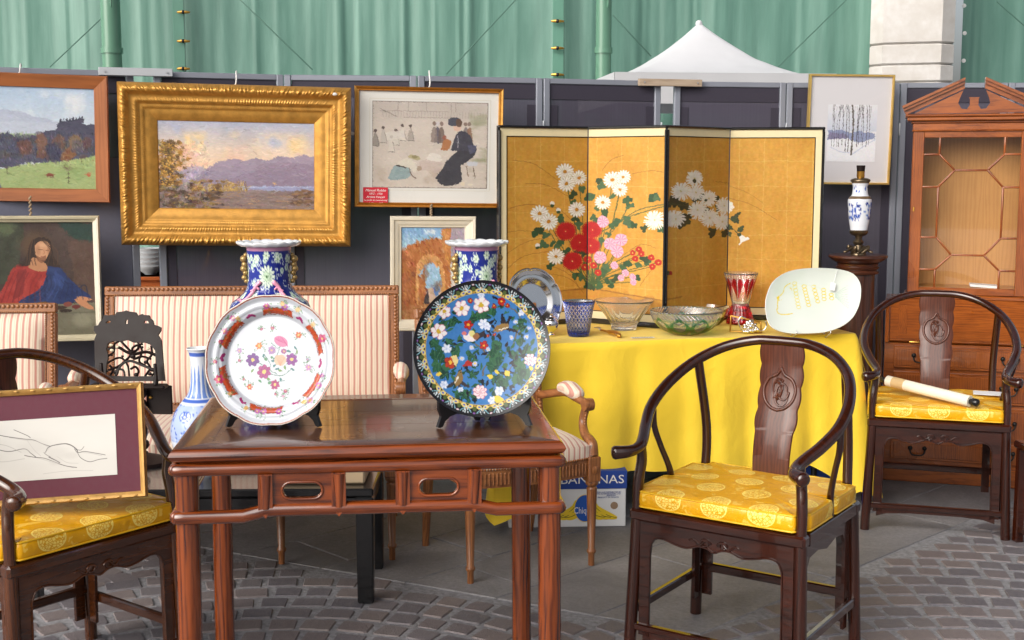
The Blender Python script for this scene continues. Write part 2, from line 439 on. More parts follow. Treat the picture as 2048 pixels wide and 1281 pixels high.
plain('strut_grey', L3(120, 105, 98, .7), .8, 0, .2, 10, .1)
plain('tent_white', (.66, .66, .68), .75, 0, .06, 3, .25)
plain('scroll_paper', (.74, .68, .56), .7, 0, .05, 10, .05)
plain('scroll_silk', (.55, .38, .18), .6, 0, .1, 20, .05)
plain('red_tag', (.5, .03, .02), .6, 0, .05, 20, 0)
plain('pink_glaze', L3(226, 150, 178, .9), .2, 0, .12, 40, .1, .4)
plain('gold_glaze', L3(170, 140, 88, 1), .3, .5, .25, 60, .2)
plain('blue_ceramic', L3(60, 100, 190, .9), .2, 0, .3, 40, 0, .5)
plain('orange_wood', L3(205, 105, 45, .9), .5, 0, .2, 10, .1)
plain('stud', L3(150, 95, 50, 1), .35, .7, .2, 40, 0)
# stone pillar
t = NT('pillar'); v = t.coord(); n = t.noise(v, 3, 6); n2 = t.noise(v, 14, 4)
t.col(t.mix(n2, t.ramp(n, [(.3, L3(196, 190, 182)), (.6, L3(232, 230, 228))]), L3(205, 198, 190))).set(Roughness=.8); t.bump(n2, .3, .006)
# striped upholstery
t = NT('stripe'); v = t.coord(); sx = t.n('SeparateXYZ'); t.l(v, sx.inputs[0])
nz = t.math('MULTIPLY', t.math('SUBTRACT', t.noise(v, 6, 2), .5), .010)
ph = t.math('FRACT', t.math('MULTIPLY', t.math('ADD', sx.outputs[0], nz), 1/.0245))
cr, pk, lt = L3(228, 214, 192, .9), L3(192, 132, 118, .9), L3(214, 176, 156, .9)
c = t.ramp(ph, [(0, cr), (.24, cr), (.27, lt), (.31, lt), (.34, cr), (.52, cr), (.57, pk), (.70, L3(200, 144, 130, .9)), (.86, pk), (.92, cr)])
vw = t.coord((1, .05, .05)); c = t.mix(t.math('MULTIPLY', t.noise(v, 60, 3), .16), c, L3(170, 130, 110))
t.col(c).set(Roughness=.5, Sheen_Weight=.3); t.bump(t.noise(v, 500, 2), .2, .001)
# yellow silk damask with round medallions
t = NT('silk'); v = t.coord(); sx = t.n('SeparateXYZ'); t.l(v, sx.inputs[0])
u = t.math('MULTIPLY', t.math('ADD', sx.outputs[0], t.math('MULTIPLY', sx.outputs[2], .0)), 1/.150)
w = t.math('MULTIPLY', t.math('ADD', sx.outputs[1], t.math('MULTIPLY', sx.outputs[2], -1.2)), 1/.118)
row = t.math('FLOOR', w); stag = t.math('MULTIPLY', t.math('MODULO', t.math('ABSOLUTE', row), 2), .5)
fu = t.math('SUBTRACT', t.math('FRACT', t.math('ADD', u, stag)), .5); fw = t.math('SUBTRACT', t.math('FRACT', w), .5)
d = t.math('SQRT', t.math('ADD', t.math('POWER', t.math('MULTIPLY', fu, .150), 2), t.math('POWER', t.math('MULTIPLY', fw, .118), 2)))
disc = t.math('LESS_THAN', d, .043); ring = t.math('GREATER_THAN', d, .039)
vor = t.n('TexVoronoi', feature='DISTANCE_TO_EDGE'); vor.inputs['Scale'].default_value = 110; t.l(v, vor.inputs['Vector'])
lace = t.math('GREATER_THAN', vor.outputs[0], .10)
pat = t.math('MULTIPLY', disc, t.math('MAXIMUM', ring, t.math('MULTIPLY', lace, .9)))
nn = t.noise(v, 26, 3); spr = t.math('MULTIPLY', t.math('GREATER_THAN', nn, .60), t.math('MULTIPLY', t.math('GREATER_THAN', d, .050), .4))
fac = t.math('MAXIMUM', pat, spr)
t.col(t.mix(fac, L3(224, 162, 6, .95), L3(250, 222, 112, .95)))
t.set(Sheen_Weight=.0, Metallic=.0); rr = t.n('MapRange'); rr.inputs[3].default_value = .30; rr.inputs[4].default_value = .5; t.l(fac, rr.inputs[0]); t.l(rr.outputs[0], t.b.inputs['Roughness'])
vy = t.coord((60, 60, 6)); t.bump(t.math('ADD', t.math('MULTIPLY', t.noise(v, 14, 3), 1.), t.math('MULTIPLY', t.noise(vy, 1, 2), .25)), .45, .012)
plain('silk_piping', L3(226, 176, 30, .95), .4, 0, .1, 60, .1)
# yellow tablecloth
t = NT('yellow_cloth'); v = t.coord(); n = t.noise(v, 2.2, 4)
t.col(t.mix(n, L3(236, 196, 30, .92), L3(248, 214, 60, .92))).set(Roughness=.75, Sheen_Weight=.15)
rg = t.math('ABSOLUTE', t.math('SUBTRACT', t.noise(v, 3.2, 3, .5, 1.2), .5)); rg2 = t.math('ABSOLUTE', t.math('SUBTRACT', t.noise(v, 8, 3, .5, .8), .5))
t.bump(t.math('ADD', t.math('ADD', t.math('MULTIPLY', rg, -1.6), t.math('MULTIPLY', rg2, -.5)), t.math('MULTIPLY', t.noise(v, 420, 2), .05)), .42, .014)
# green tarpaulin
t = NT('tarp'); v = t.coord((1, 1, .12)); n = t.noise(v, 5, 5, .6, .3); n2 = t.noise(t.coord((1, 1, .3)), 1.1, 3); n3 = t.noise(t.coord((1, 1, .05)), 26, 3)
c = t.ramp(n, [(.28, L3(84, 126, 114, .8)), (.50, L3(104, 148, 134, .8)), (.74, L3(132, 174, 160, .8))])
t.col(t.mix(t.math('MULTIPLY', n2, .5), c, L3(106, 150, 134, .8))).set(Roughness=.42)
t.bump(t.math('ADD', n, t.math('MULTIPLY', n3, .15)), .12, .05)
plain('tarp_seam', L3(104, 158, 138, .75), .5, 0, .1, 6, .1)
plain('tarp_line', L3(84, 124, 110, .8), .6, 0, .1, 6, .0)
plain('mesh_hem', L3(62, 57, 72, .8), .7, 0, .1, 40, .1)
plain('fabric_sheet', L3(112, 114, 132, .8), .7, 0, .12, 60, .2)
plain('shade_wood', (.20, .17, .14), .8, 0, .2, 4, .1)
plain('green_post', L3(104, 150, 126, .8), .22, 0, .1, 3, .03, .2)
# dark mesh of the partitions: fine open weave
t = NT('mesh_screen'); v = t.coord(); n = t.noise(v, 3, 3); n2 = t.noise(t.coord((300, 300, 2)), 1, 2)
oi = t.n('ObjectInfo'); t.col(t.mix(oi.outputs['Random'], t.mix(n2, L3(78, 72, 88, .8), L3(92, 86, 104, .8)), t.mix(n2, L3(92, 88, 106, .8), L3(108, 104, 122, .8)))).set(Roughness=.6)
tr = t.n('BsdfTransparent'); mx = t.n('MixShader'); mx.inputs[0].default_value = .16
t.l(t.b.outputs[0], mx.inputs[1]); t.l(tr.outputs[0], mx.inputs[2]); t.l(mx.outputs[0], t.o.inputs[0])
# glass
def glass(name, c, rough=0., ior=1.5, trans=1.0):
    t = NT(name); t.set(Roughness=rough, IOR=ior, Transmission_Weight=trans); t.b.inputs['Base Color'].default_value = (*c, 1); return t
glass('glass_clear', (1, 1, .99)); glass('glass_blue', (.03, .10, .62)); glass('glass_red', (.60, .01, .02)); glass('glass_green', (.02, .38, .16))
t = NT('pane'); gl = t.n('BsdfGlossy'); gl.inputs['Roughness'].default_value = .02; tr = t.n('BsdfTransparent'); mx = t.n('MixShader')
fr = t.n('Fresnel'); fr.inputs[0].default_value = 1.5; lw_ = t.n('LayerWeight'); t.l(t.math('ADD', .045, t.math('MULTIPLY', t.math('POWER', lw_.outputs['Facing'], 5), .9)), mx.inputs[0]); t.l(tr.outputs[0], mx.inputs[1]); t.l(gl.outputs[0], mx.inputs[2]); t.l(mx.outputs[0], t.o.inputs[0])
# paving
t = NT('sett'); v = t.coord(kind='Object'); g = t.n('NewGeometry'); oi = t.n('ObjectInfo')
rnd = t.math('FRACT', t.math('ADD', g.outputs['Random Per Island'], oi.outputs['Random']))
gc = t.n('TexCoord'); pos = g.outputs['Position']
n = t.noise(pos, 40, 5, .65); n2 = t.noise(pos, 160, 3)
c = t.ramp(rnd, [(0, L3(100, 97, 104, .85)), (.3, L3(114, 109, 114, .85)), (.55, L3(120, 110, 111, .85)), (.8, L3(128, 118, 117, .85)), (1, L3(107, 105, 111, .85))])
c = t.mix(t.ramp(n, [(.4, (0, 0, 0)), (.8, (.5, .5, .5))]), c, L3(140, 130, 126, .8))
t.col(c).set(Roughness=.6); t.bump(t.math('ADD', n, t.math('MULTIPLY', n2, .3)), .7, .006)
t = NT('mortar'); pos = t.n('NewGeometry').outputs['Position']; n = t.noise(pos, 55, 5)
t.col(t.ramp(n, [(.3, L3(126, 125, 129, .8)), (.7, L3(162, 162, 166, .8))])).set(Roughness=.85); t.bump(n, .8, .006)
t = NT('slab'); pos = t.n('NewGeometry').outputs['Position']; n = t.noise(pos, 60, 6, .7); n2 = t.noise(pos, 1.6, 4); n3 = t.noise(pos, 420, 2); oi = t.n('ObjectInfo')
c = t.ramp(n, [(.3, L3(124, 122, 125, .85)), (.7, L3(172, 170, 172, .85))]); st_ = t.ramp(t.noise(pos, 2.6, 5, .65, .6), [(.35, (0, 0, 0)), (.7, (.8, .8, .8))]); c = t.mix(t.math('MULTIPLY', t.math('ADD', n2, t.math('MULTIPLY', oi.outputs['Random'], .6)), .5), c, L3(134, 130, 132, .8)); c = t.mix(st_, c, L3(104, 102, 106, .8))
c = t.mix(t.math('MULTIPLY', t.math('GREATER_THAN', n3, .62), .5), c, L3(170, 168, 160, .75))
t.col(c).set(Roughness=.7); t.bump(t.math('ADD', n, n3), .5, .003)
# ================================================================== ground
def struct(o): o['kind'] = 'structure'; return o
mb = MB(); mb.add([(-60, -20, -.0045), (60, -20, -.0045), (60, 120, -.0045), (-60, 120, -.0045)], [(0, 1, 2, 3)])
ground = struct(mb.build('ground', 'mortar', None, 0))
VTX = Vector((.62, 3.95)); DL = Vector((-.893, .450)).normalized(); DR = Vector((.715, .699)).normalized()
NL = Vector((DL.y, -DL.x))      # points behind the left edge
if NL.y < 0: NL = -NL
NR = Vector((-DR.y, DR.x))
def behind(p, m=0.): q = Vector((p[0], p[1]))-VTX; return q.dot(NL) > m and q.dot(NR) > m
def clip_half(poly, n, m):
    out = []
    for i in range(len(poly)):
        a, b = poly[i], poly[(i+1) % len(poly)]; da = (a-VTX).dot(n)-m; db = (b-VTX).dot(n)-m
        if da >= 0: out.append(a)
        if (da >= 0) != (db >= 0): out.append(a+(b-a)*(da/(da-db)))
    return out
for i in range(0, 12):            # rows of flagstones along the right-hand edge
    b0 = i*.36; off = random.uniform(-.5, .5)
    for j in range(-4, 9):
        a0 = j*.98+off
        g = .004; q = [VTX+DR*(a0+s)+NR*(b0+t) for s, t in ((g, g), (.98-g, g), (.98-g, .36-g), (g, .36-g))]
        q = clip_half(clip_half(q, NL, .006), NR, .006)
        if len(q) < 3: continue
        c = sum(q, Vector((0, 0)))/len(q)
        if not (-3.6 < c.x < 3.6 and c.y < 7.6): continue
        dz = random.uniform(-.002, .001); n = len(q); m = MB()
        cc = [(p.x, p.y) for p in q]; ins = [(p+(c-p).normalized()*.004) for p in q]
        m.add([(x, y, -.02) for x, y in cc]+[(x, y, dz-.003) for x, y in cc]+[(p.x, p.y, dz) for p in ins],
              [(k, (k+1) % n, n+(k+1) % n, n+k) for k in range(n)]+[(n+k, n+(k+1) % n, 2*n+(k+1) % n, 2*n+k) for k in range(n)]+[tuple(range(2*n, 3*n))])
        m.build('flagstone', 'slab', ground, 0)
# ---- porphyry setts laid in arcs
def sett_shape(seed):
    g = random.Random(seed); ring = []
    for (sx, sy) in ((-1, -1), (1, -1), (1, 1), (-1, 1)):
        jx, jy = g.uniform(0, .07), g.uniform(0, .07); e = g.uniform(.03, .09)
        cx, cy = sx*(.5-jx), sy*(.5-jy)
        pr = [(cx-sx*e, cy), (cx, cy-sy*e)]
        ring += pr if sx*sy < 0 else pr[::-1]
    top = [(x*.93+g.uniform(-.012, .012), y*.93+g.uniform(-.012, .012)) for x, y in ring]; n = 8
    vs = [(x, y, -.025) for x, y in ring]+[(x, y, -.0055) for x, y in ring]+[(x, y, 0.0) for x, y in top]+[(g.uniform(-.2, .2), g.uniform(-.2, .2), 0.0003)]
    fs = [(k, (k+1) % n, n+(k+1) % n, n+k) for k in range(n)]+[(n+k, n+(k+1) % n, 2*n+(k+1) % n, 2*n+k) for k in range(n)]+[(2*n+k, 2*n+(k+1) % n, 3*n) for k in range(n)]
    return vs, fs
SHAPES = [sett_shape(i) for i in range(10)]
SMESH = []
for vs, fs in SHAPES:
    m = MB(); m.add(vs, fs); SMESH.append(m.mesh('sett', 0)); SMESH[-1].materials.append(M['sett'])
setts = []; FANS = [(-2.75, 3.35), (-.75, 2.95), (1.45, 2.75), (3.4, 3.1)]     # centres of the fans
for fi, (fx, fy) in enumerate(FANS):
    for k in range(1, 30):
        r = .12+k*.108; n = max(5, int(2*PI*r/.118)); t = [random.random()]
        for _ in range(n): t.append(t[-1]+random.uniform(.78, 1.25))
        for a, b in zip(t, t[1:]):
            p0 = 2*PI*(a-t[0])/(t[-1]-t[0])+k; p1 = 2*PI*(b-t[0])/(t[-1]-t[0])+k; ph = (p0+p1)/2
            x = fx+r*math.cos(ph); y = fy+r*math.sin(ph)
            if behind((x, y), -.048) or not (-3.0 < x < 3.2 and 1.8 < y < 5.9): continue
            ds_ = [math.hypot(x-q[0], y-q[1]) for q in FANS]
            if min(ds_) < ds_[fi]-.035: continue
            setts.append((x, y, ph+PI/2+random.uniform(-.04, .04), r*(p1-p0)-random.uniform(.010, .018), .108-random.uniform(.010, .020)))
def seen(s):
    d = s[1]; px = 1024+s[0]/d*FPX; return (-60 < px < 2100) and 3.8 < d < 5.4
vis = sorted([s for s in setts if seen(s)], key=lambda s: s[1])[:300]; vs_ = set(vis); rest = MB()
for i, s in enumerate(setts):
    x, y, a, w, d = s; m = Matrix.Translation((x, y, random.uniform(-.001, .0015))) @ Matrix.Rotation(a, 4, 'Z') @ Matrix.Diagonal((w, d, 1, 1))
    if s in vs_:
        o = bpy.data.objects.new('sett', SMESH[i % 10]); COL.objects.link(o); o.parent = ground; o.matrix_local = m
    else: rest.add(*SHAPES[i % 10], m)
o = rest.build('setts', 'sett', ground, 0); o['kind'] = 'stuff'

# ================================================================== green tarpaulins, posts, pillar, gazebo behind
TY = 14.0
def tarp(name, label, xa, xb, seed):
    g = np.random.default_rng(seed); w = int((xb-xa)/.022); X = np.linspace(xa, xb, w); Z = np.linspace(.05, 5.2, 60)
    prof = np.zeros(w)
    for f, a in ((.9, .030), (2.1, .010), (3.7, .006), (6.1, .004), (9.5, .002)):
        ph = np.cumsum(1+.5*np.interp(np.arange(w), np.linspace(0, w, 25), g.standard_normal(25)))*(xb-xa)/w
        prof += a*np.sin(ph*f*2*PI/1.6+g.random()*6)
    for _ in range(int((xb-xa)*3.2)):
        c0 = xa+(xb-xa)*g.random(); prof -= (.005+.012*g.random())*np.exp(-((X-c0)/(.012+.03*g.random()))**2)
    V = np.zeros((60, w, 3)); V[..., 0] = X[None]; V[..., 2] = Z[::-1][:, None]
    lean = np.interp(Z[::-1], [0, 5.2], [.25, -.25])[:, None]*np.sin(X*.9+1)[None]*.4
    idx = np.clip(np.arange(w)[None]+(lean*12).astype(int), 0, w-1)
    V[..., 1] = TY+prof[idx]*np.interp(Z[::-1], [0, 5.2], [1.2, .8])[:, None]
    o = link(grid_mesh(name, V), name, 'tarp'); return tag(o, label, 'tarpaulin')
def wx(px, y=60): return atY(px, y, TY).x
TA = tarp('tarpaulin', 'long green tarpaulin hanging in vertical folds above the grey partitions', -9.5, wx(1757), 3)
TB = tarp('tarpaulin', 'narrow strip of green tarpaulin to the right of the stone pillar', wx(1922), 9.5, 5)
for px, ys in ((367, (25, 83, 138)), (1115, (43, 97, 150))):
    x = wx(px); m = MB(); m.box((x, TY-.20, 2.6), (.12, .012, 5.0), .004); m.build('seam_strip', 'tarp_seam', TA)
    m = MB(); m.box((x+.065, TY-.212, 2.6), (.012, .006, 5.0), .002); m.build('seam_line', 'tarp_line', TA)
    for y in ys:
        p = atY(px, y, TY-.24); m = MB(); m.tube([p+Vector((-.065, 0, 0)), p+Vector((-.02, -.01, 0)), p+Vector((.02, -.01, 0)), p+Vector((.065, 0, 0))], [.010, .017, .017, .010], 8); tg = m.build('toggle', 'brass', TA)
        m = MB(); m.ball(p+Vector((0, -.012, 0)), .022); m.build('toggle_knob', 'iron_dark', tg)
for a, b, tt in (((100, 134), (206, 34), TA), ((893, 148), (1037, -6), TA), ((1551, 139), (1695, -2), TA), ((1226, 31), (1302, 113), TA), ((480, 0), (625, 140), TA), ((1994, 4), (2060, 62), TB)):
    m = MB(); m.tube([atY(*a, TY-.2), atY(*b, TY-.2)], .007, 6); m.build('guy_line', 'tarp_line', tt)
for px, y, tt in ((1753, 5, TA), (1753, 60, TA), (1752, 117, TA), (1928, 12, TB), (1929, 67, TB), (1927, 122, TB)):
    m = MB(); m.lathe([(.022, 0), (.022, .01), (.012, .012)], 10, atY(px, y, TY-.22), Matrix.Rotation(PI/2, 4, 'X')); m.build('eyelet', 'white_plastic', tt)
for px, w, lab in ((223, 38, 'round green post in front of the tarpaulin above the left partitions'), (1207, 31, 'round green post rising beside the peaked white gazebo')):
    p = atY(px, 80, TY-.75); r = w/2/FPX*(TY-.75); o = thing('green_post', lab, 'post', (p.x, p.y, 0))
    m = MB(); m.lathe([(r, .02), (r, 5.2)], 24); m.build('shaft', 'green_post', o)
    m = MB(); m.box((0, 0, .012), (.34, .34, .024), .004); m.build('base_plate', 'green_post', o)
    m = MB(); m.lathe([(r+.012, 2.7), (r+.012, 2.76)], 24); m.build('collar', 'green_post', o)
    m = MB(); m.tube(smooth_curve([(r, -.02, 3.34), (r-.01, -r-.03, 3.36), (r-.04, -r-.05, 3.28), (r-.05, -r-.04, 3.16)], 4), .012, 6); m.build('hook', 'green_post', o)
# pillar of stone blocks
PY = 13.4; xl, xr = atY(1764, 80, PY).x, atY(1926, 80, PY).x; hw = (xr-xl)/2
pil = thing('stone_pillar', 'pale stone pillar with chamfered corners behind the partitions', 'pillar', ((xl+xr)/2, PY+hw*.9, 0), R(-16))
zs = [0, .55, .95, 1.35, 1.75]; zj = [atY(1840, y, PY).z for y in (165, 130, 88)]; zs = [0, .7, 1.3, 1.9]+zj+[3.9, 5.0]; zs = [z for z in zs]
def octo(h, c): return [(-h+c, -h), (h-c, -h), (h, -h+c), (h, h-c), (h-c, h), (-h+c, h), (-h, h-c), (-h, -h+c)]
for z0, z1 in zip(zs, zs[1:]):
    m = MB(); vs = []; 
    for z, k in ((z0+.002, .018), (z0+.018, 0), (z1-.018, 0), (z1-.002, .018)): vs += [(x, y, z) for x, y in octo(hw-k, .13)]
    m.add(vs, [(i*8+j, i*8+(j+1) % 8, (i+1)*8+(j+1) % 8, (i+1)*8+j) for i in range(3) for j in range(8)]+[tuple(range(8))[::-1], tuple(range(24, 32))]); m.build('stone_block', 'pillar', pil)
# white peaked gazebo
GY = 12.2; ap = atY(1398, 46, GY); ez = atY(1398, 150, GY-.9).z; HW = 1.0
gz = thing('gazebo', 'white peaked gazebo roof rising above the partitions', 'gazebo', (ap.x, GY, 0), R(6))
n = 61; u = np.linspace(-1, 1, n); U, Vv = np.meshgrid(u, u); t_ = np.maximum(np.abs(U), np.abs(Vv)); rr_ = .75*t_+.25*np.hypot(U, Vv)
Z = ez+(ap.z-ez)*np.clip(1-np.clip(rr_, 0, 1), 0, 1)**1.65+.012*(fbm(n, n, 7, 3, 4)-.5)*2-.03*(1-np.abs(U*Vv))*(t_ > .8)*0
G = np.stack([U*HW, Vv*HW, Z], -1); link(grid_mesh('canopy', G[::-1]), 'canopy', 'tent_white', gz)
m = MB(); m.ball((0, 0, ap.z-.01), .035); m.build('finial', 'tent_white', gz)
for sx, sy in ((0, -1), (1, 0), (0, 1), (-1, 0)):
    N = 30; vs = []; fs = []
    for i in range(N+1):
        s = -1+2*i/N; x, y = (s*HW, sy*HW*1.003) if sy else (sx*HW*1.003, s*HW)
        vs += [(x, y, ez+.01), (x*(1+.004*math.sin(i*1.7)), y*(1+.004*math.sin(i)), ez-.26)]
    fs = [(2*i, 2*i+2, 2*i+3, 2*i+1) for i in range(N)]; m = MB(); m.add(vs, fs); m.build('valance', 'tent_white', gz)
for sx in (-1, 1):
    for sy in (-1, 1): m = MB(); m.box((sx*(HW-.03), sy*(HW-.03), ez/2-.05), (.04, .04, ez-.1), .004); m.build('leg', 'alu', gz)
# ================================================================== grey partitions with dark mesh
WH = 1.96
WT = [(-130, 131), (0, 135), (268, 143), (300, 143), (560, 150), (830, 152), (1085, 157), (1330, 163), (1570, 166), (1795, 166.5), (2015, 166), (2250, 165)]
def wall_pt(px):
    y = float(np.interp(px, [a for a, b in WT], [b for a, b in WT])); return atZ(px, y, WH)
PAN = [(-125, 266, 'behind the meadow landscape at the far left'), (306, 566, 'behind the left half of the wide gilt frame'), (568, 833, 'between the gilt-framed lake and the market print'),
       (835, 1084, 'behind the market print and the ruined arch painting'), (1086, 1320, 'behind the left half of the gold folding screen'), (1348, 1571, 'behind the right half of the gold folding screen'),
       (1573, 1799, 'behind the winter trees print and the wooden pedestal'), (1801, 2015, 'behind the glazed bureau cabinet'), (2017, 2230, 'at the far right edge beyond the bureau cabinet')]
def zig(i): return .05 if i % 2 else 0
for i, (a, b, txt) in enumerate(PAN):
    A, B = wall_pt(a), wall_pt(b); d = B-A; d.z = 0; w = d.length; rz = math.atan2(d.y, d.x)
    o = thing('partition_panel', 'grey framed dark mesh partition panel '+txt, 'partition', ((A.x+B.x)/2, (A.y+B.y)/2, 0), rz, 'partition panels of the stand')
    for sx in (-1, 1): m = MB(); m.box((sx*(w/2-.0165), 0, WH/2), (.033, .03, WH), .004); m.build('stile', 'alu', o)
    for z in (WH-.0135, .98, .10): m = MB(); m.box((0, .002, z), (w-.066, .026, .027 if z > .2 else .04), .003); m.build('rail', 'alu', o) if z != .98 else None
    m = MB(); m.box((0, .004, (WH+.05)/2), (w-.062, .004, WH-.14), .001); m.build('mesh_sheet', 'mesh_screen', o)
    for (cx_, cz_, sw, sh) in ((0, WH-.065, w-.07, .075), (-w/2+.055, .95, .045, 1.76), (w/2-.055, .95, .045, 1.76)): m = MB(); m.box((cx_, -.002, cz_), (sw, .002, sh), .0005); m.build('mesh_hem', 'mesh_hem', o)
    if i < 1: m = MB(); m.box((0, -.008, .80), (w-.07, .002, 1.56-.03), .0005); m.build('fabric_sheet', 'fabric_sheet', o)
    for z in (1.72, .5): m = MB(); m.tube([(w/2+.004, -.016, z-.03), (w/2+.004, -.016, z+.03)], .005, 8); m.build('hinge', 'alu_white', o)
for (xa, xb, y, mat, lab) in ((197, 345, 144, 'alu_white', 'weathered whitish batten laid along the partition top at left'), (1277, 1403, 164.5, 'pineX', 'raw pine batten fixed across the partition top above the gold screen')):
    A, B = atY(xa, y, wall_pt(xa).y-.035), atY(xb, y+(1 if xa < 1000 else 3), wall_pt(xb).y-.035); d = B-A
    o = thing('wooden_batten', lab, 'batten', (A+B)/2, math.atan2(d.y, d.x))
    m = MB(); m.box((0, 0, 0), (d.length, .022, .036), .002); m.build('board', mat, o)
    for sx in (-1, 1): m = MB(); m.lathe([(.004, 0), (.004, .004)], 8, (sx*d.length*.42, -.014, 0), Matrix.Rotation(PI/2, 4, 'X')); m.build('screw', 'steel_wire', o)

# unseen roof added over the stand to shade it from above; front left open
rf = struct(thing('shade_roof', 'x', 'roof')); del rf['label']; del rf['category']
for k in range(9): m = MB(); m.box((-9+k*2.25, 4.1, 7.0), (2.24, 5.6, .05), .01); m.build('shade_board', 'shade_wood', rf)
for k in range(5): m = MB(); m.box((0, 1.5+k*1.28, 6.87), (20, .16, .20), .01); m.build('shade_beam', 'shade_wood', rf)
# ================================================================== Chinese horseshoe armchairs
CW, CD, SH = .283, .243, .48      # half width, half depth, seat height
ARM = [(0, .245, .962), (.09, .24, .958), (.18, .205, .932), (.25, .135, .885), (.288, .04, .825), (.294, -.05, .768), (.272, -.125, .722), (.248, -.185, .692), (.240, -.225, .676), (.252, -.262, .668), (.285, -.285, .664)]
ARM = [(x*1.045, y*1.08, z) for x, y, z in ARM]
def splat_y(z):      # S-curve of the back splat, seen from the side
    t = (z-SH)/(.955-SH); return .193+.068*t+.030*math.sin(t*2*PI)*(-1)*.6
def make_chair(label, w):
    o = thing('horseshoe_armchair', label, 'armchair', group='carved horseshoe armchairs')
    half = smooth_curve(ARM, 7); pts = [(-x, y, z) for x, y, z in half[::-1]]+[tuple(p) for p in half[1:]]
    n = len(pts); rad = []
    for i in range(n):
        e = min(i, n-1-i)/(n/2); rad.append(.0162+.0055*max(0, 1-e*7)+.002*math.sin(min(1, e*1.1)*PI))
    m = MB(); m.tube(pts, rad, 14); m.build('crest_rail', w+'X', o, 60)
    # seat frame
    m = MB(); b = .045
    m.box((0, -CD+b/2, SH-.019), (2*CW, b, .038), .008); m.box((0, CD-b/2, SH-.019), (2*CW, b, .038), .008)
    m.box((-CW+b/2, 0, SH-.019), (b, 2*CD-2*b, .0375), .002); m.box((CW-b/2, 0, SH-.019), (b, 2*CD-2*b, .0375), .002)
    m.build('seat_frame', w+'X', o)
    m = MB(); m.box((0, 0, SH-.03), (2*CW-.08, 2*CD-.08, .010), .002); m.build('seat_board', w+'Y', o)
    for sx in (-1, 1):
        # front leg below and post above the seat
        fx, fy = sx*(CW-.020), -CD+.022
        m = MB(); m.tube([(sx*(CW-.004), -CD+.004, 0), (fx, fy, SH-.03)], .0195, 12, False); m.build('leg', w+'Z', o)
        m = MB(); m.tube(smooth_curve([(fx, fy, SH-.002), (fx, fy+.002, .56), (sx*.256, -.212, .63), (sx*.254, -.224, .682)], 5), [.0165]*11+[.0155]*5, 12, False); m.build('front_post', w+'Z', o, 60)
        m = MB(); m.prism([(0, 0), (0, -.085), (-.008, -.05), (-.022, -.018), (-.045, 0)], .009, Matrix.Translation((sx*.256, -.200, .682)) @ Matrix.Rotation(R(90), 4, 'Z')); m.build('arm_bracket', w+'Z', o)
        # back leg and back post
        bx, by = sx*(CW-.020), CD-.022
        m = MB(); m.tube([(sx*(CW-.004), CD-.004, 0), (bx, by, SH-.03)], .0195, 12, False); m.build('leg', w+'Z', o)
        m = MB(); m.tube(smooth_curve([(bx*.93, by-.004, SH-.002), (bx*.92, by-.002, .66), (sx*.249, .160, .893)], 5), .0155, 12, False); m.build('back_post', w+'Z', o, 60)
        # thin S-curved side post
        m = MB(); m.tube(smooth_curve([(sx*(CW-.018), .01, SH-.002), (sx*(CW-.016), .004, .55), (sx*(CW+.004), -.022, .63), (sx*.305, -.038, .70), (sx*.307, -.044, .772)], 5), [.0105+.001*math.cos(i*.3) for i in range(21)], 10, False); m.build('side_post', w+'Z', o, 60)
        m = MB(); ly = lambda z: CD-.006-.018*z/SH
        outl = [(-.165, .443), (.165, .443), (.165, .075), (.140, .075), (.135, .36), (.115, .392), (.06, .398), (.0, .383), (-.06, .398), (-.115, .392), (-.135, .36), (-.140, .075), (-.165, .075)]
        outl = [(x*1.22, z) for x, z in outl]
        m.prism(outl, .010, Matrix.Translation((sx*(CW-.026), 0, 0)) @ Matrix.Rotation(R(90), 4, 'Z')); m.build('side_apron', w+'Y', o)
        m = MB(); m.box((sx*(CW-.010), 0, .155), (.020, 2*CD-.03, .030), .004); m.build('stretcher', w+'Y', o)
    # aprons front and back with a double cusp
    for sy, nm in ((-1, 'front_apron'), (1, 'back_apron')):
        half_ = [(0, .384), (.022, .394), (.05, .396), (.085, .384), (.12, .388), (.158, .398), (.186, .394), (.200, .372), (.204, .33), (.206, .08)]
        half_ = [(x*1.05, z) for x, z in half_]; outl = [(-.247, .443), (.247, .443), (.250, .08)]+half_[::-1]+[(-x, z) for x, z in half_[1:]]+[(-.250, .08)]
        m = MB(); m.prism(outl, .012, Matrix.Translation((0, sy*(CD-.016), 0))); ap_ = m.build(nm, w+'X', o)
        if sy < 0:   # carved scrolls, beaded edge
            for sx in (-1, 1):
                m = MB(); sp = [(sx*(.010+.004*t*9), -CD+.009, .405+.010*math.sin(t*1.2*9)*(1-t*.4)) for t in np.linspace(0, 1, 22)]
                sp = [(sx*(.012+.07*t), -CD+.0085, .408+.011*math.sin(t*9)*(1-.6*t)) for t in np.linspace(0, 1, 24)]
                m.tube(sp, [.0048*(1-.5*t) for t in np.linspace(0, 1, 24)], 6); m.tube([(sx*(.03+.012*math.cos(a)), -CD+.0085, .409+.010*math.sin(a)) for a in np.linspace(0, 5.2, 14)], .0038, 6); m.build('carved_scroll', w+'X', ap_, 60)
            m = MB(); m.tube([(x, -CD+.0095, z-.001) for x, z in smooth_curve([(-x, z) for x, z in half_[:0:-1]]+half_, 3)], .0032, 6); m.build('apron_bead', w+'X', ap_, 60)
    m = MB(); m.box((0, -CD+.012, .105), (2*CW-.03, .024, .022), .004); m.build('foot_rail', w+'X', o)
    m = MB(); m.prism([(-.235, .092), (.235, .092), (.235, .060), (.19, .074), (.1, .080), (-.1, .080), (-.19, .074), (-.235, .060)], .010, Matrix.Translation((0, -CD+.015, 0))); m.build('foot_apron', w+'X', o)
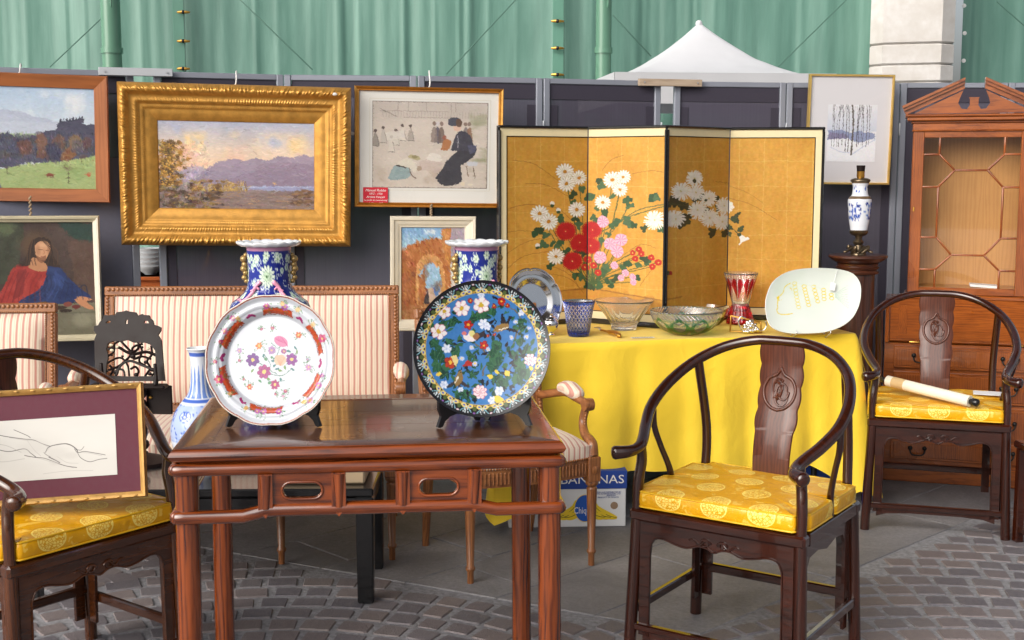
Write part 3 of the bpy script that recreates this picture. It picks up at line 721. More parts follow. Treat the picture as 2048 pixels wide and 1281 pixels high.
    m = MB(); m.box((0, CD-.012, .175), (2*CW-.03, .022, .030), .004); m.build('stretcher', w+'X', o)
    # back splat: waved edges in the upper half, wider at top
    rows = 56; vs = []; fs = []
    for i in range(rows+1):
        t = i/rows; z = SH-.012+t*(.952-SH+.012); hw = .060+.010*t
        if t > .42: hw += .007*abs(math.sin((t-.42)*6.9*PI))**.8
        
        y = splat_y(z); x7 = [-1, -.96, -.33, .33, .96, 1]
        for s in (0, 1):
            for k in x7: vs.append((k*hw, y+(-.006 if s == 0 else .006)*(1 if abs(k) < .98 else .5), z))
    for i in range(rows):
        a, b = i*12, (i+1)*12
        for j in range(5): fs += [(a+j, a+j+1, b+j+1, b+j), (a+6+j, b+6+j, b+7+j, a+7+j)]
        fs += [(a, b, b+6, a+6), (a+5, a+11, b+11, b+5)]
    m = MB(); m.add(vs, fs); sp_ = m.build('back_splat', 'splatZ', o, 50)
    m = MB(); cz = .80
    def on(x, z, d=.0065): return (x, splat_y(z)-d, z)
    og = [(0, .075), (.013, .053), (.040, .038), (.054, .005), (.046, -.030), (.024, -.052), (0, -.060)]
    og = smooth_curve(og, 5); loop = [on(x, cz+z) for x, z in og]+[on(-x, cz+z) for x, z in og[::-1][1:]]
    m.tube(loop, .0055, 7, closed=True)
    g = random.Random(5)
    for k in range(7):
        a0 = k*.9; rr = .014+.028*g.random(); q = []
        for t in np.linspace(0, 1, 14):
            a = a0+t*3.4*(1 if k % 2 else -1); q.append(on(.55*rr*math.cos(a)+.014*math.cos(a0*2), cz+rr*.8*math.sin(a)-.002+.012*math.sin(a0*1.7)))
        m.tube(q, [.0050*(1-.5*t) for t in np.linspace(0, 1, 14)], 6)
    m.build('carved_medallion', 'splatZ', sp_, 60)
    return o
def make_cushion(label):
    w, d, T = CW-.004, CD-.004, .060; nx, ny = .030, .040
    outl = [(-w+nx, -d), (w-nx, -d), (w-nx, -d+ny), (w, -d+ny), (w, -.012), (w-.026, -.008), (w-.026, .012), (w, .016), (w, d-.04), (w-.05, d-.04), (w-.05, d), (-w+.05, d), (-w+.05, d-.04), (-w, d-.04), (-w, .016), (-w+.026, .012), (-w+.026, -.008), (-w, -.012), (-w, -d+ny), (-w+nx, -d+ny)]
    o = thing('seat_cushion', label, 'cushion', group='yellow silk chair cushions')
    # dense outline, corners rounded
    pts = []
    N = len(outl)
    for i in range(N):
        a, b, c = Vector(outl[i-1]), Vector(outl[i]), Vector(outl[(i+1) % N])
        r1 = min(.012, (a-b).length*.4); r2 = min(.012, (c-b).length*.4)
        p, q = b+(a-b).normalized()*r1, b+(c-b).normalized()*r2
        for t in (0, .33, .66, 1): pts.append((1-t)**2*p+2*t*(1-t)*b+t*t*q)
        L = int(((c-b).length-r2*2)/.03)
        for k in range(1, L): pts.append(q+(c-b).normalized()*((c-b).length-2*r2)*k/L)
    n = len(pts); nor = []
    for i in range(n):
        t = (pts[(i+1) % n]-pts[i-1]).normalized(); nor.append(Vector((t.y, -t.x)))
    g = random.Random(3); wob = [g.uniform(-.0015, .0015) for _ in range(n)]
    prof = [(-.014, 0), (-.004, .004), (0.0015, .010), (.003, .018), (.004, .030), (.003, .042), (.001, .050), (-.004, .0545), (-.012, .057), (-.03, .0595)]
    vs = []; fs = []
    for ins, z in prof:
        for i in range(n): q = pts[i]+nor[i]*(ins+wob[i]) if ins > -.02 else pts[i]*(1+ins/.2); vs.append((q.x, q.y, z+wob[i]*.8))
    for r in range(len(prof)-1):
        for i in range(n): j = (i+1) % n; fs.append((r*n+i, r*n+j, (r+1)*n+j, (r+1)*n+i))
    top = (len(prof)-1)*n; c0 = len(vs)
    for k, zz in ((.6, .0635), (.3, .066)):
        for i in range(n): q = pts[i]*.85*k; vs.append((q.x, q.y, zz))
    vs.append((0, 0, .0665))
    for i in range(n):
        j = (i+1) % n; fs += [(top+i, top+j, c0+j, c0+i), (c0+i, c0+j, c0+n+j, c0+n+i), (c0+n+i, c0+n+j, c0+2*n)]
    fs.append(tuple(range(n))[::-1])
    m = MB(); m.add(vs, fs); m.build('cover', 'silk', o, 70)
    for z, ins in ((.0535, -.0005), (.008, .002)):
        m = MB(); m.tube([(*(pts[i]+nor[i]*ins), z) for i in range(n)], .0028, 6, closed=True); m.build('piping', 'silk_piping', o, 60)
    return o
CH_POS = [((.730, 3.796), R(-34), 'chair', 'empty dark horseshoe armchair standing nearest in front of the yellow table', 'yellow silk cushion on the empty armchair in front of the yellow table'),
          ((1.828, 5.305), R(-16), 'chair', 'dark horseshoe armchair carrying a rolled scroll before the bureau cabinet', 'yellow silk cushion under the rolled scroll'),
          ((-1.345, 3.545), R(53), 'honey', 'brown horseshoe armchair at the left edge holding the framed drawing', 'yellow silk cushion under the framed drawing at left')]
CHAIRS = []
for (xy, rz, w, l1, l2) in CH_POS:
    c = make_chair(l1, w); c.location = (*xy, 0); c.rotation_euler.z = rz
    q = make_cushion(l2); q.location = (*xy, SH+.001); q.rotation_euler.z = rz; CHAIRS.append(c)

# ================================================================== rosewood side table
TW, TD, TH = .484, .36, .845
tb = thing('rosewood_table', 'reddish rosewood table with oval pierced panels carrying the two big dishes', 'table', (-.384, 3.350, 0), R(6))
def ring_rail(hw, hd, z, r, bump=0., n=10):
    out = []
    for ax in range(4):
        L = hw if ax % 2 == 0 else hd
        xs = [-L, -L+.02]
        if bump: xs += [-L+.16, -L+.19, -L+.215, L-.215, L-.19, L-.16]
        xs += [L-.02, L]; pts = []
        for s in xs:
            e = L-abs(s); zz = z+(bump if e > .21 else bump*.5 if e > .175 else 0)
            pts.append({0: (s, -hd, zz), 1: (hw, s, zz), 2: (s, hd, zz), 3: (-hw, s, zz)}[ax])
        out.append((ax, pts, r))
    return out
m = MB()
def frame_board(m, hw, hd, z0, z1, w=.085):
    t = z1-z0; prof = [(0, z0+t*.10), (.006, z0+t*.30), (.009, z0+t*.5), (.006, z0+t*.72), (0, z0+t*.92), (-.006, z1), (-w, z1), (-w, z0), (-.008, z0)]
    for ax in range(4):
        L, D = (hw, hd) if ax % 2 == 0 else (hd, hw); vs = []
        for e in (-1, 1):
            for o_, z in prof: vs.append(Matrix.Rotation(ax*PI/2, 4, 'Z') @ Vector((e*(L+o_), -(D+o_), z)))
        n = len(prof); mm = MB(); mm.add(vs, [(i, (i+1) % n, n+(i+1) % n, n+i) for i in range(n)]+[tuple(range(n)), tuple(range(n, 2*n))[::-1]])
        yield mm, ax
top = bpy.data.objects.new('tabletop', None); COL.objects.link(top); top.parent = tb
for mm, ax in frame_board(m, TW-.009, TD-.009, TH-.034, TH):
    fb = mm.build('frame_board', 'rose'+'XY'[ax % 2], top, 40); fb.data.materials.append(M['rosetop'+'XY'[ax % 2]])   # worn dark top face
    for p in fb.data.polygons:
        if p.normal.z > .95: p.material_index = 1
for k in range(3):
    wv = (2*TD-.18)/3; m = MB(); m.box((0, -TD+.09+wv*(k+.5), TH-.010), (2*TW-.175, wv-.0012, .018), .0008); m.build('top_board', 'rosetopX', top)
m = MB(); m.box((0, 0, TH-.044), (2*TW-.05, 2*TD-.05, .024), .002); m.build('waist', 'roseX', tb)
for ax, pts, r in ring_rail(TW-.013, TD-.013, TH-.052, .0155): m = MB(); m.tube(pts, r, 12); m.build('upper_moulding', 'rose'+'XY'[ax % 2], tb, 60)
for ax, pts, r in ring_rail(TW-.014, TD-.014, TH-.170, .0170, .014): m = MB(); m.tube(pts, r, 12); m.build('humpback_rail', 'rose'+'XY'[ax % 2], tb, 60)
for sx in (-1, 1):
    for sy in (-1, 1):
        m = MB(); m.tube([(sx*(TW-.033), sy*(TD-.033), 0), (sx*(TW-.038), sy*(TD-.038), TH-.045)], [.0295, .029], 20, False); m.build('leg', 'roseZ', tb, 60)
def stadium(a, b, n=8):
    return [(a-b+b*math.cos(t), b*math.sin(t)) for t in np.linspace(-PI/2, PI/2, n)]+[(-a+b+b*math.cos(t), b*math.sin(t)) for t in np.linspace(PI/2, 3*PI/2, n)]
for sy in (-1, 1):
    for x in (-.255, -.078, .078, .255):
        m = MB(); prof = [(0, -.062), (.0175, -.040), (.0175, .048), (-.0175, .048), (-.0175, -.040)]
        m.prism(prof, .030, Matrix.Translation((x, sy*(TD-.014), TH-.112))); m.tube([(x, sy*(TD-.004), TH-.150), (x, sy*(TD-.004), TH-.066)], [.010, .0155], 10, False); m.build('strut', 'roseZ', tb, 60)
    for x in (-.1665, .1665):
        m = MB(); m.prism([(-.072, -.046), (.072, -.046), (.072, .046), (-.072, .046)], .012, Matrix.Translation((x, sy*(TD-.014), TH-.108)), holes=[stadium(.046, .0185)]); pn = m.build('pierced_panel', 'roseX', tb)
        m = MB(); m.tube([(x+a, sy*(TD-.007), TH-.108+b) for a, b in stadium(.049, .0215, 10)], .0036, 7, closed=True); m.build('opening_bead', 'roseX', pn, 60)
for sx in (-1, 1):
    for y in (-.14, .14):
        m = MB(); m.prism([(0, -.062), (.0175, -.040), (.0175, .048), (-.0175, .048), (-.0175, -.040)], .030, Matrix.Translation((sx*(TW-.014), y, TH-.112)) @ Matrix.Rotation(PI/2, 4, 'Z')); m.build('strut', 'roseZ', tb, 60)
# ================================================================== French striped seats
def beads(m, a, b, r, n, sc=(1, 1, 1)):
    for k in range(n):
        p = Vector(a)+(Vector(b)-Vector(a))*((k+.5)/n); m.ball(p, r, 6, 4, sc)
def puff(x0, x1, y0, y1, z0, z1, bul, nx=24, ny=16):
    """upholstered pad: box with a domed top (local XY plan)"""
    V = []; 
    for j in range(ny+1):
        for i in range(nx+1):
            u, v = i/nx*2-1, j/ny*2-1; e = (1-abs(u)**6)*(1-abs(v)**5); V.append((x0+(x1-x0)*i/nx, y0+(y1-y0)*j/ny, z1+bul*e))
    n = nx+1; F = [(j*n+i, j*n+i+1, (j+1)*n+i+1, (j+1)*n+i) for j in range(ny) for i in range(nx)]
    rim = [i for i in range(nx+1)]+[j*n+nx for j in range(1, ny+1)]+[ny*n+i for i in range(nx-1, -1, -1)]+[j*n for j in range(ny-1, 0, -1)]
    b = len(V); V += [(V[k][0], V[k][1], z0) for k in rim]; L = len(rim)
    F += [(rim[i], b+i, b+(i+1) % L, rim[(i+1) % L]) for i in range(L)]+[tuple(range(b, b+L))]
    return V, F
def louis(name, label, cat, W, D, H, group, seat_z=.43, arm_h=.235):
    """W: width across the back, D: depth of seat, H: height; front is -Y; leaning back"""
    o = thing(name, label, cat, group=group); lean = R(9); hw = W/2; fw = .040
    Tb = Matrix.Translation((0, D/2-.02, seat_z-.02)) @ Matrix.Rotation(-lean, 4, 'X')   # back frame plane: local XZ
    bh = (H-seat_z+.02)/math.cos(lean)
    def bx(nm, c, s, mat, par=o, bev=.004): m = MB(); m.box((0, 0, 0), s, bev, Tb @ Matrix.Translation(c)); return m.build(nm, mat, par)
    z0 = .075
    tr_ = bx('top_rail', (0, 0, bh-fw/2), (W, .036, fw), 'beechX'); br_ = bx('lower_rail', (0, 0, z0+fw/2), (W-2*fw, .034, fw), 'beechX')
    m = MB(); beads(m, Tb @ Vector((-hw+.01, -.019, bh-.014)), Tb @ Vector((hw-.01, -.019, bh-.014)), .0085, int(W/.019), (1, .6, 1)); m.build('carved_beading', 'beechX', tr_, 60)
    m = MB(); beads(m, Tb @ Vector((-hw+fw, -.018, bh-fw+.002)), Tb @ Vector((hw-fw, -.018, bh-fw+.002)), .0042, int(W/.010)); m.build('bead_row', 'beechX', tr_, 60)
    m = MB(); beads(m, Tb @ Vector((-hw+fw, -.018, z0+fw-.004)), Tb @ Vector((hw-fw, -.018, z0+fw-.004)), .006, int(W/.014)); m.build('carved_beading', 'beechX', br_, 60)
    for sx in (-1, 1):
        st = bx('back_stile', (sx*(hw-fw/2), 0, (bh-fw)/2-.02), (fw, .036, bh-fw+.04-.002), 'beechZ')
        m = MB(); beads(m, Tb @ Vector((sx*(hw-.014), -.019, .05)), Tb @ Vector((sx*(hw-.014), -.019, bh-fw)), .008, int(bh/.018), (1, .6, 1)); beads(m, Tb @ Vector((sx*(hw-fw), -.018, z0)), Tb @ Vector((sx*(hw-fw), -.018, bh-fw)), .004, int(bh/.010)); m.build('carved_beading', 'beechZ', st, 60)
    V, F = puff(-hw+fw+.002, hw-fw-.002, z0+fw, bh-fw-.002, 0, .006, .030, max(16, int(W*24)), 18)
    m = MB(); m.add([(x, -z, y) for x, y, z in V], F, Tb @ Matrix.Translation((0, -.008, 0))); m.build('back_upholstery', 'stripe', o, 60)
    m = MB(); m.box((0, 0, 0), (W-2*fw, .006, bh-z0-2*fw), .001, Tb @ Matrix.Translation((0, .012, (bh+z0)/2))); m.build('back_cloth', 'beige_cloth', o)
    # seat rails with bowed front, pad
    fy = -D/2; N = 16; bow = .035; pts = [(-hw-.01+(W+.02)*i/N, fy-bow*(1-(2*i/N-1)**2)) for i in range(N+1)]
    vs = []; 
    for x, y in pts: vs += [(x, y, seat_z-.075), (x, y, seat_z-.01), (x, y+.03, seat_z-.01), (x, y+.03, seat_z-.075)]
    fs = [(4*i+k, 4*i+4+k, 4*i+4+(k+1) % 4, 4*i+(k+1) % 4) for i in range(N) for k in range(4)]+[(0, 1, 2, 3), (4*N+3, 4*N+2, 4*N+1, 4*N)]
    m = MB(); m.add(vs, fs); rl = m.build('seat_rail', 'beechX', o)
    m = MB(); nb = int(W/.014)
    for i in range(nb+1):
        u = i/nb; x = -hw-.01+(W+.02)*u; y = fy-bow*(1-(2*u-1)**2); m.box((x, y-.002, seat_z-.043), (.006, .006, .045), .002)
    m.build('carved_fluting', 'beechX', rl)
    for sx in (-1, 1): m = MB(); m.box((sx*(hw-.006), .01, seat_z-.042), (.030, D-.06, .065), .004); m.build('seat_rail', 'beechY', o)
    m = MB(); m.box((0, D/2-.012, seat_z-.042), (W-.07, .03, .065), .004); m.build('seat_rail', 'beechX', o)
    V, F = puff(-hw+.012, hw-.012, -D/2-.0, D/2-.035, seat_z-.012, seat_z+.042, .040, max(16, int(W*26)), 16)
    V = [(x, y-(bow*(1-(x/hw)**2)*max(0, (D/2-.035-y)/D)), z) for x, y, z in V]
    m = MB(); m.add(V, F); m.build('seat_upholstery', 'stripe', o, 60)
    m = MB(); nb = int(W/.011)
    for i in range(nb+1): u = i/nb; m.ball((-hw+.012+(W-.024)*u, fy-bow*(1-(2*u-1)**2)-.003, seat_z-.006), .0045, 6, 4)
    m.build('nail_heads', 'stud', o, 60)
    legz = seat_z-.075
    lx = [-hw+.012, hw-.012]+([-hw/3+.02, hw/3-.02] if W > 1 else [])
    for x in lx:
        yb = fy-.004-bow*(1-(x/(hw+.01))**2)
        m = MB(); m.box((x, yb+.012, seat_z-.05), (.052, .052, .098 if abs(x) > hw*.8 else .08), .004); blk = m.build('leg_block', 'beechZ', o)
        m = MB(); m.lathe([(.012, -.003), (.016, .003), (.010, .006)], 12, (x, yb-.014, seat_z-.05), Matrix.Rotation(PI/2, 4, 'X')); m.build('rosette', 'beechZ', blk, 60)
        prof = [(.012, 0), (.0125, .045), (.018, .052), (.018, .060), (.0135, .066), (.0205, legz-.055), (.0205, legz-.050), (.015, legz-.045), (.0245, legz-.035), (.0245, legz-.022), (.018, legz-.015), (.020, legz)]
        m = MB(); m.lathe(prof, 32, (x, yb+.012, -.0), None, lambda a, i: 1-.07*(.5+.5*math.cos(a*10)) if 4 <= i <= 5 else 1); m.build('leg', 'beechZ', o, 60)
    for sx in (-1, 1):
        m = MB(); m.tube([(sx*(hw-.03), D/2+.05, 0), (sx*(hw-.025), D/2+.01, .22), (sx*(hw-.025), D/2-.02, seat_z-.04)], [.014, .020, .023], 10, False); m.build('leg', 'beechZ', o, 60)
        # arm: wooden rail, padded top, scrolled end, curved carved support
        ax = hw+.012; az = seat_z+arm_h
        ps = [Tb @ Vector((sx*(hw-.012), -.012, arm_h)), Vector((sx*ax, .05, az+.018)), Vector((sx*(ax+.012), -.03, az+.008)), Vector((sx*(ax+.012), -D/2+.12, az))]
        sm = smooth_curve(ps, 6); m = MB(); m.tube(sm, .017, 10); ar = m.build('arm_rail', 'beechY', o, 60)
        m = MB(); m.lathe([(.010, -.02), (.024, -.019), (.026, 0), (.024, .019), (.010, .02)], 16, (sx*(ax+.012), -D/2+.105, az-.003), Matrix.Rotation(PI/2, 4, 'Y')); m.build('scroll_end', 'beechY', ar, 60)
        pad = sm[5:15]; m = MB(); k = len(pad); m.tube([(p[0], p[1], p[2]+.020) for p in pad], [.012+.020*math.sin(PI*(i+.6)/(k+.2))**.5 for i in range(k)], 14); m.build('arm_pad', 'stripe', o, 60)
        sp = smooth_curve([(sx*(ax+.010), -D/2+.115, az-.01), (sx*(ax+.004), -D/2+.13, az-.07), (sx*(hw+.004), -D/2+.09, az-.15*arm_h/.235), (sx*(hw-.004), -D/2+.02, seat_z+.045), (sx*(hw-.008), -D/2+.008, seat_z+.0)], 5)
        m = MB(); nn = len(sp); m.tube(sp, [.016+.009*(i/nn)**2 for i in range(nn)], 10, False); sup = m.build('arm_support', 'beechZ', o, 60)
        m = MB()
        for p in sp[2:-4]: m.ball((p[0], p[1]-.016, p[2]), .0062, 6, 4, (1, 1, 1.2))
        m.build('carved_beading', 'beechZ', sup, 60)
    return o
sofa = louis('striped_sofa', 'pink and cream striped sofa with carved wooden frame behind the low black table', 'sofa', 1.25, .58, 1.015, None)
sofa.location = (-1.095, 4.99, 0); sofa.rotation_euler.z = R(3)
ac1 = louis('striped_armchair', 'striped armchair with carved arms turned to the right beside the yellow cloth', 'armchair', .53, .46, .965, 'striped carved armchairs', arm_h=.18)
ac1.location = (-.02, 4.77, 0); ac1.rotation_euler.z = R(25)
ac2 = copy_tree(ac1); ac2['label'] = 'striped armchair at the left edge, its back below the religious painting'
ac2.location = (-2.12, 4.82, 0); ac2.rotation_euler.z = R(5)
# ================================================================== low black table, strut, boxes underneath
lt = thing('low_black_table', 'low black lacquered table mostly hidden behind the rosewood table', 'table', (-1.10, 4.44, 0), R(1))
LW, LD, LH = .615, .22, .415
m = MB(); m.box((0, 0, LH-.015), (2*LW, 2*LD, .03), .006); m.build('tabletop', 'blacklacquer', lt)
for sy in (-1, 1): m = MB(); m.box((0, sy*(LD-.02), LH-.06), (2*LW-.10, .02, .055), .004); m.build('apron', 'blacklacquer', lt)
for sx in (-1, 1):
    m = MB(); m.box((sx*(LW-.02), 0, LH-.06), (.02, 2*LD-.10, .055), .004); m.build('apron', 'blacklacquer', lt)
    for sy in (-1, 1): m = MB(); m.box((sx*(LW-.032), sy*(LD-.032), (LH-.03)/2), (.062, .062, LH-.03), .006, None, .92); m.build('leg', 'blacklacquer', lt)
bxo = thing('beige_box', 'flat beige cloth-covered box lying on the low black table', 'box', (-.70, 4.44, LH+.001), R(1))
m = MB(); m.box((0, 0, .034), (.36, .30, .068), .006); m.build('body', 'beige_cloth', bxo)
m = MB(); m.box((0, 0, .073), (.365, .305, .010), .003); m.build('lid', 'beige_cloth', bxo)
# ================================================================== bureau cabinet
BY = 5.86; UY = 6.03; BRZ = R(-17); _T = atY(1939, 420, UY+.03); bcx = _T.x-.17*math.sin(-BRZ); _by = _T.y-.17*math.cos(BRZ)
bur = thing('bureau_cabinet', 'glazed yew bureau cabinet with broken pediment and slanting desk lid', 'cabinet', (bcx, _by, 0), BRZ)
def zl(y): return atY(1939, y, BY).z
def zu(y): return atY(1939, y, UY).z
def xu(px): return (px-1939)/FPX*UY*1.0
dU = UY-BY
def bb(nm, x0, x1, y0, y1, z0, z1, mat, par=bur, bev=.002): m = MB(); m.box(((x0+x1)/2, (y0+y1)/2, (z0+z1)/2), (x1-x0, y1-y0, z1-z0), bev); return m.build(nm, mat, par)
lw = .37; uw = xu(2052); DEP = .42
zlid0, zlid1 = zl(692), zu(603)
bb('carcass', -lw, lw, .012, DEP, .085, zlid0-.004, 'yewX'); bb('plinth', -lw-.012, lw+.012, -.006, DEP, .0, .085, 'yewX', bur, .004)
m = MB(); m.prism([(.012, 0), (DEP, 0), (DEP, zlid1-zlid0), (dU+.012, zlid1-zlid0)], 2*lw-.04, Matrix.Translation((0, 0, zlid0)) @ Matrix.Rotation(PI/2, 4, 'Z')); m.build('desk_box', 'yewX', bur)
for sx in (-1, 1):
    m = MB(); m.prism([(-.008, 0), (DEP, 0), (DEP, zlid1-zlid0), (dU, zlid1-zlid0)], .018, Matrix.Translation((sx*(lw-.009), 0, zlid0)) @ Matrix.Rotation(PI/2, 4, 'Z')); m.build('desk_side', 'yewZ', bur)
ang = math.atan2(dU-.002, zlid1-zlid0); ln = math.hypot(dU, zlid1-zlid0)
Tl = Matrix.Translation((0, 0, zlid0)) @ Matrix.Rotation(-ang, 4, 'X')
m = MB(); m.box((0, -.002, ln/2), (2*lw-.045, .018, ln-.008), .003); m.v = [tuple(Tl @ Vector(v)) for v in m.v]; lid = m.build('desk_lid', 'yewX', bur)
for (x0, x1, z0, z1) in ((-.31, .31, .012, .040), (-.31, .31, ln-.045, ln-.016), (-.31, -.27, .044, ln-.049), (.27, .31, .044, ln-.049)):
    m = MB(); m.box(((x0+x1)/2, -.012, (z0+z1)/2), (x1-x0, .003, z1-z0), .001); m.v = [tuple(Tl @ Vector(v)) for v in m.v]; m.build('crossbanding', 'yewZ' if x1-x0 < .1 else 'yewX', lid)
for x in (-.23, .23): m = MB(); m.tube([(x-.025, -.010, zlid0+.004), (x+.025, -.010, zlid0+.004)], .004, 8); m.build('hinge', 'brass', lid)
zs_ = [zl(746), zl(800), zl(865), .105]; zt = zl(700)
tops = [zl(700), zl(752), zl(818), zl(890)]; bots = [zl(744), zl(810), zl(882), .11]
for t0, b0 in zip(tops, bots):
    dr = bb('drawer', -lw+.045, lw-.045, -.004, .02, b0, t0, 'yewX', bur, .003); bb('drawer_field', -lw+.058, lw-.058, -.008, .0, b0+.012, t0-.012, 'yewZ', dr, .002)
    for x in (-.20, .20):
        m = MB(); zc = (t0+b0)/2+.012; q = smooth_curve([(x-.033, -.012, zc), (x-.034, -.030, zc-.012), (x-.024, -.032, zc-.028), (x, -.032, zc-.032), (x+.024, -.032, zc-.028), (x+.034, -.030, zc-.012), (x+.033, -.012, zc)], 4)
        m.tube(q, .0038, 8); m.ball((x-.033, -.014, zc), .011, 10, 8); m.ball((x+.033, -.014, zc), .011, 10, 8); m.build('drawer_handle', 'iron_dark', dr, 60)
# upper case
uz0, uz1 = zlid1+.002, zu(245)
bb('upper_side', -uw, -uw+.018, dU+.02, DEP, uz0, uz1, 'yewZ'); bb('upper_side', uw-.018, uw, dU+.02, DEP, uz0, uz1, 'yewZ')
bb('upper_back', -uw+.018, uw-.018, DEP-.012, DEP, uz0, uz1, 'interiorZ'); bb('shelf', -uw+.018, uw-.018, dU+.04, DEP-.012, zu(585), zu(585)+.014, 'interiorX')
bb('upper_top', -uw+.018, uw-.018, dU+.02, DEP, uz1-.02, uz1, 'yewX'); bb('base_mould', -uw-.012, uw+.012, dU-.012, DEP, uz0, uz0+.022, 'yewX', bur, .005)
dt, db = zu(262), uz0+.024; gt, gb = zu(275), zu(578); gl_, gr_ = xu(1848), xu(2030)
door = bb('door', -uw+.001, gl_, dU, dU+.02, db, dt, 'yewZ'); bb('door_stile', gr_, uw-.001, dU, dU+.02, db, dt, 'yewZ', door); bb('door_rail', gl_, gr_, dU+.001, dU+.02, gt, dt, 'yewX', door); bb('door_rail', gl_, gr_, dU+.001, dU+.02, db, gb, 'yewX', door)
bb('key_plate', -uw+.010, -uw+.020, dU-.003, dU+.001, zu(425), zu(425)+.022, 'brass', door)
A = [(1848, 275), (1878, 275), (1878, 309), (1848, 309)]; B_ = [(1848, 309), (1878, 309), (1908, 341), (1878, 375), (1848, 375)]; C_ = [(1848, 375), (1878, 375), (1878, 477), (1848, 477)]
D_ = [(1848, 477), (1878, 477), (1908, 512), (1878, 542), (1848, 542)]; E_ = [(1848, 542), (1878, 542), (1878, 578), (1848, 578)]
mir = lambda P: [(3878-x, y) for x, y in P]
F_ = [(1878, 275), (2000, 275), (2000, 309), (1970, 341), (1908, 341), (1878, 309)]; G_ = [(1908, 341), (1970, 341), (2000, 375), (2000, 477), (1970, 512), (1908, 512), (1878, 477), (1878, 375)]; H_ = [(1908, 512), (1970, 512), (2000, 542), (2000, 578), (1878, 578), (1878, 542)]
edges = set()
for P in [A, B_, C_, D_, E_, F_, G_, H_]+[mir(q) for q in (A, B_, C_, D_, E_)]:
    m = MB(); m.prism([(xu(x), zu(y)) for x, y in P], .003, Matrix.Translation((0, dU+.014, 0))); m.build('glass_pane', 'pane', door, 0)
    for a, b in zip(P, P[1:]+P[:1]):
        if (a[0] == b[0] and a[0] in (1848, 2030)) or (a[1] == b[1] and a[1] in (275, 578)): continue
        edges.add(tuple(sorted((a, b))))
for a, b in sorted(edges): m = MB(); m.tube([(xu(a[0]), dU+.006, zu(a[1])), (xu(b[0]), dU+.006, zu(b[1]))], .0055, 8); m.build('glazing_bar', 'yewZ', door, 60)
# frieze, cornice, swan-less broken pediment
bb('frieze', -uw-.002, uw+.002, dU-.004, DEP, zu(260), zu(246), 'yewX'); bb('frieze_bead', -uw-.006, uw+.006, dU-.010, DEP, zu(260)-.006, zu(260)+.001, 'yewX', bur, .003)
for k, (y0, y1, e) in enumerate(((246, 241, .012), (241, 233, .030), (233, 228, .040))): bb('cornice', -uw-e, uw+e, dU-e, DEP, zu(y0), zu(y1), 'yewX', bur, .004)
zb = zu(228); px_ = lambda a, b: (xu(a), zu(b))
tym = [px_(1826, 226), px_(1918, 180), px_(1912, 195), px_(1909, 206), px_(1916, 217), px_(1926, 218), px_(1931, 210), px_(1931, 198), px_(1929, 194), px_(1949, 194), px_(1947, 198), px_(1947, 210), px_(1952, 218), px_(1962, 217), px_(1969, 206), px_(1966, 195), px_(1960, 180), px_(2052, 226)]
m = MB(); m.prism(tym, .018, Matrix.Translation((0, dU+.010, 0))); m.build('tympanum', 'yewX', bur)
for sx in (-1, 1):
    a = Vector((sx*(uw+.042), 0, zb)); b = Vector((sx*(1939-1920)/FPX*UY, 0, zu(171)))
    d = (b-a).normalized(); n_ = Vector((-d.z*sx, 0, d.x*sx))*(1 if True else 1)
    if n_.z < 0: n_ = -n_
    for k, (o0, o1, e) in enumerate(((-.012, .008, .008), (.008, .022, .024), (.022, .034, .036))):
        vs = []
        for P, en in ((a, 0), (b, 1)):
            for oo in (o0, o1):
                q = P+n_*oo
                if en == 1: q = Vector((b.x, 0, a.z+d.z/d.x*(b.x-a.x)+oo/abs(d.x)))
                else: q = Vector((a.x, 0, zb+max(0, oo)+.012)) if False else P+n_*oo+Vector((0, 0, .010))
                for yy in (dU-e, dU+.05): vs.append((q.x, yy, q.z))
        m = MB(); m.add(vs, [(0, 1, 3, 2), (4, 6, 7, 5), (0, 4, 5, 1), (2, 3, 7, 6), (0, 2, 6, 4), (1, 5, 7, 3)]); m.build('raking_cornice', 'yewX', bur)
m = MB(); m.box((0, 0, 0), (.13, .10, .012), .001, Matrix.Rotation(R(3), 4, 'Y')); o = m.build('paper_stack', 'paper_white'); o.location = Matrix.Translation((bcx, _by, 0)) @ Matrix.Rotation(BRZ, 4, 'Z') @ Vector((xu(1975), dU+.12, zu(585)+.021)); o.rotation_euler.z = BRZ; tag(o, 'white papers lying behind the cabinet glass', 'papers')
# ================================================================== pedestal and vase lamp
pY = 6.02; pc = atY(1716, 510, pY); ptop = atY(1716, 511, pY-.05).z
ped = thing('pedestal_column', 'dark round wooden pedestal column carrying the porcelain lamp vase', 'pedestal', (pc.x, pY, 0))
m = MB(); m.lathe([(.15, 0), (.15, .05), (.14, .06), (.12, .075), (.125, .10), (.11, .12)], 40); m.build('base', 'pedestalX', ped, 40)
m = MB(); m.lathe([(.092, .12), (.086, .3), (.081, ptop-.095)], 40); m.build('shaft', 'pedestalZ', ped, 40)
m = MB(); m.lathe([(.081, ptop-.095), (.098, ptop-.090), (.102, ptop-.083), (.096, ptop-.077), (.090, ptop-.072), (.099, ptop-.066), (.103, ptop-.058), (.094, ptop-.052), (.098, ptop-.042), (.085, ptop-.036)], 40); m.build('capital', 'pedestalX', ped, 40)
m = MB(); m.lathe([(.105, ptop-.036), (.128, ptop-.022), (.139, ptop-.012), (.139, ptop-.004), (.134, ptop)], 48); m.build('top_disc', 'pedestalX', ped, 30)
lv = thing('lamp_vase', 'blue and white porcelain lamp vase with bronze mounts on the pedestal', 'vase', (pc.x, pY, ptop+.0005))
k = 1/415.
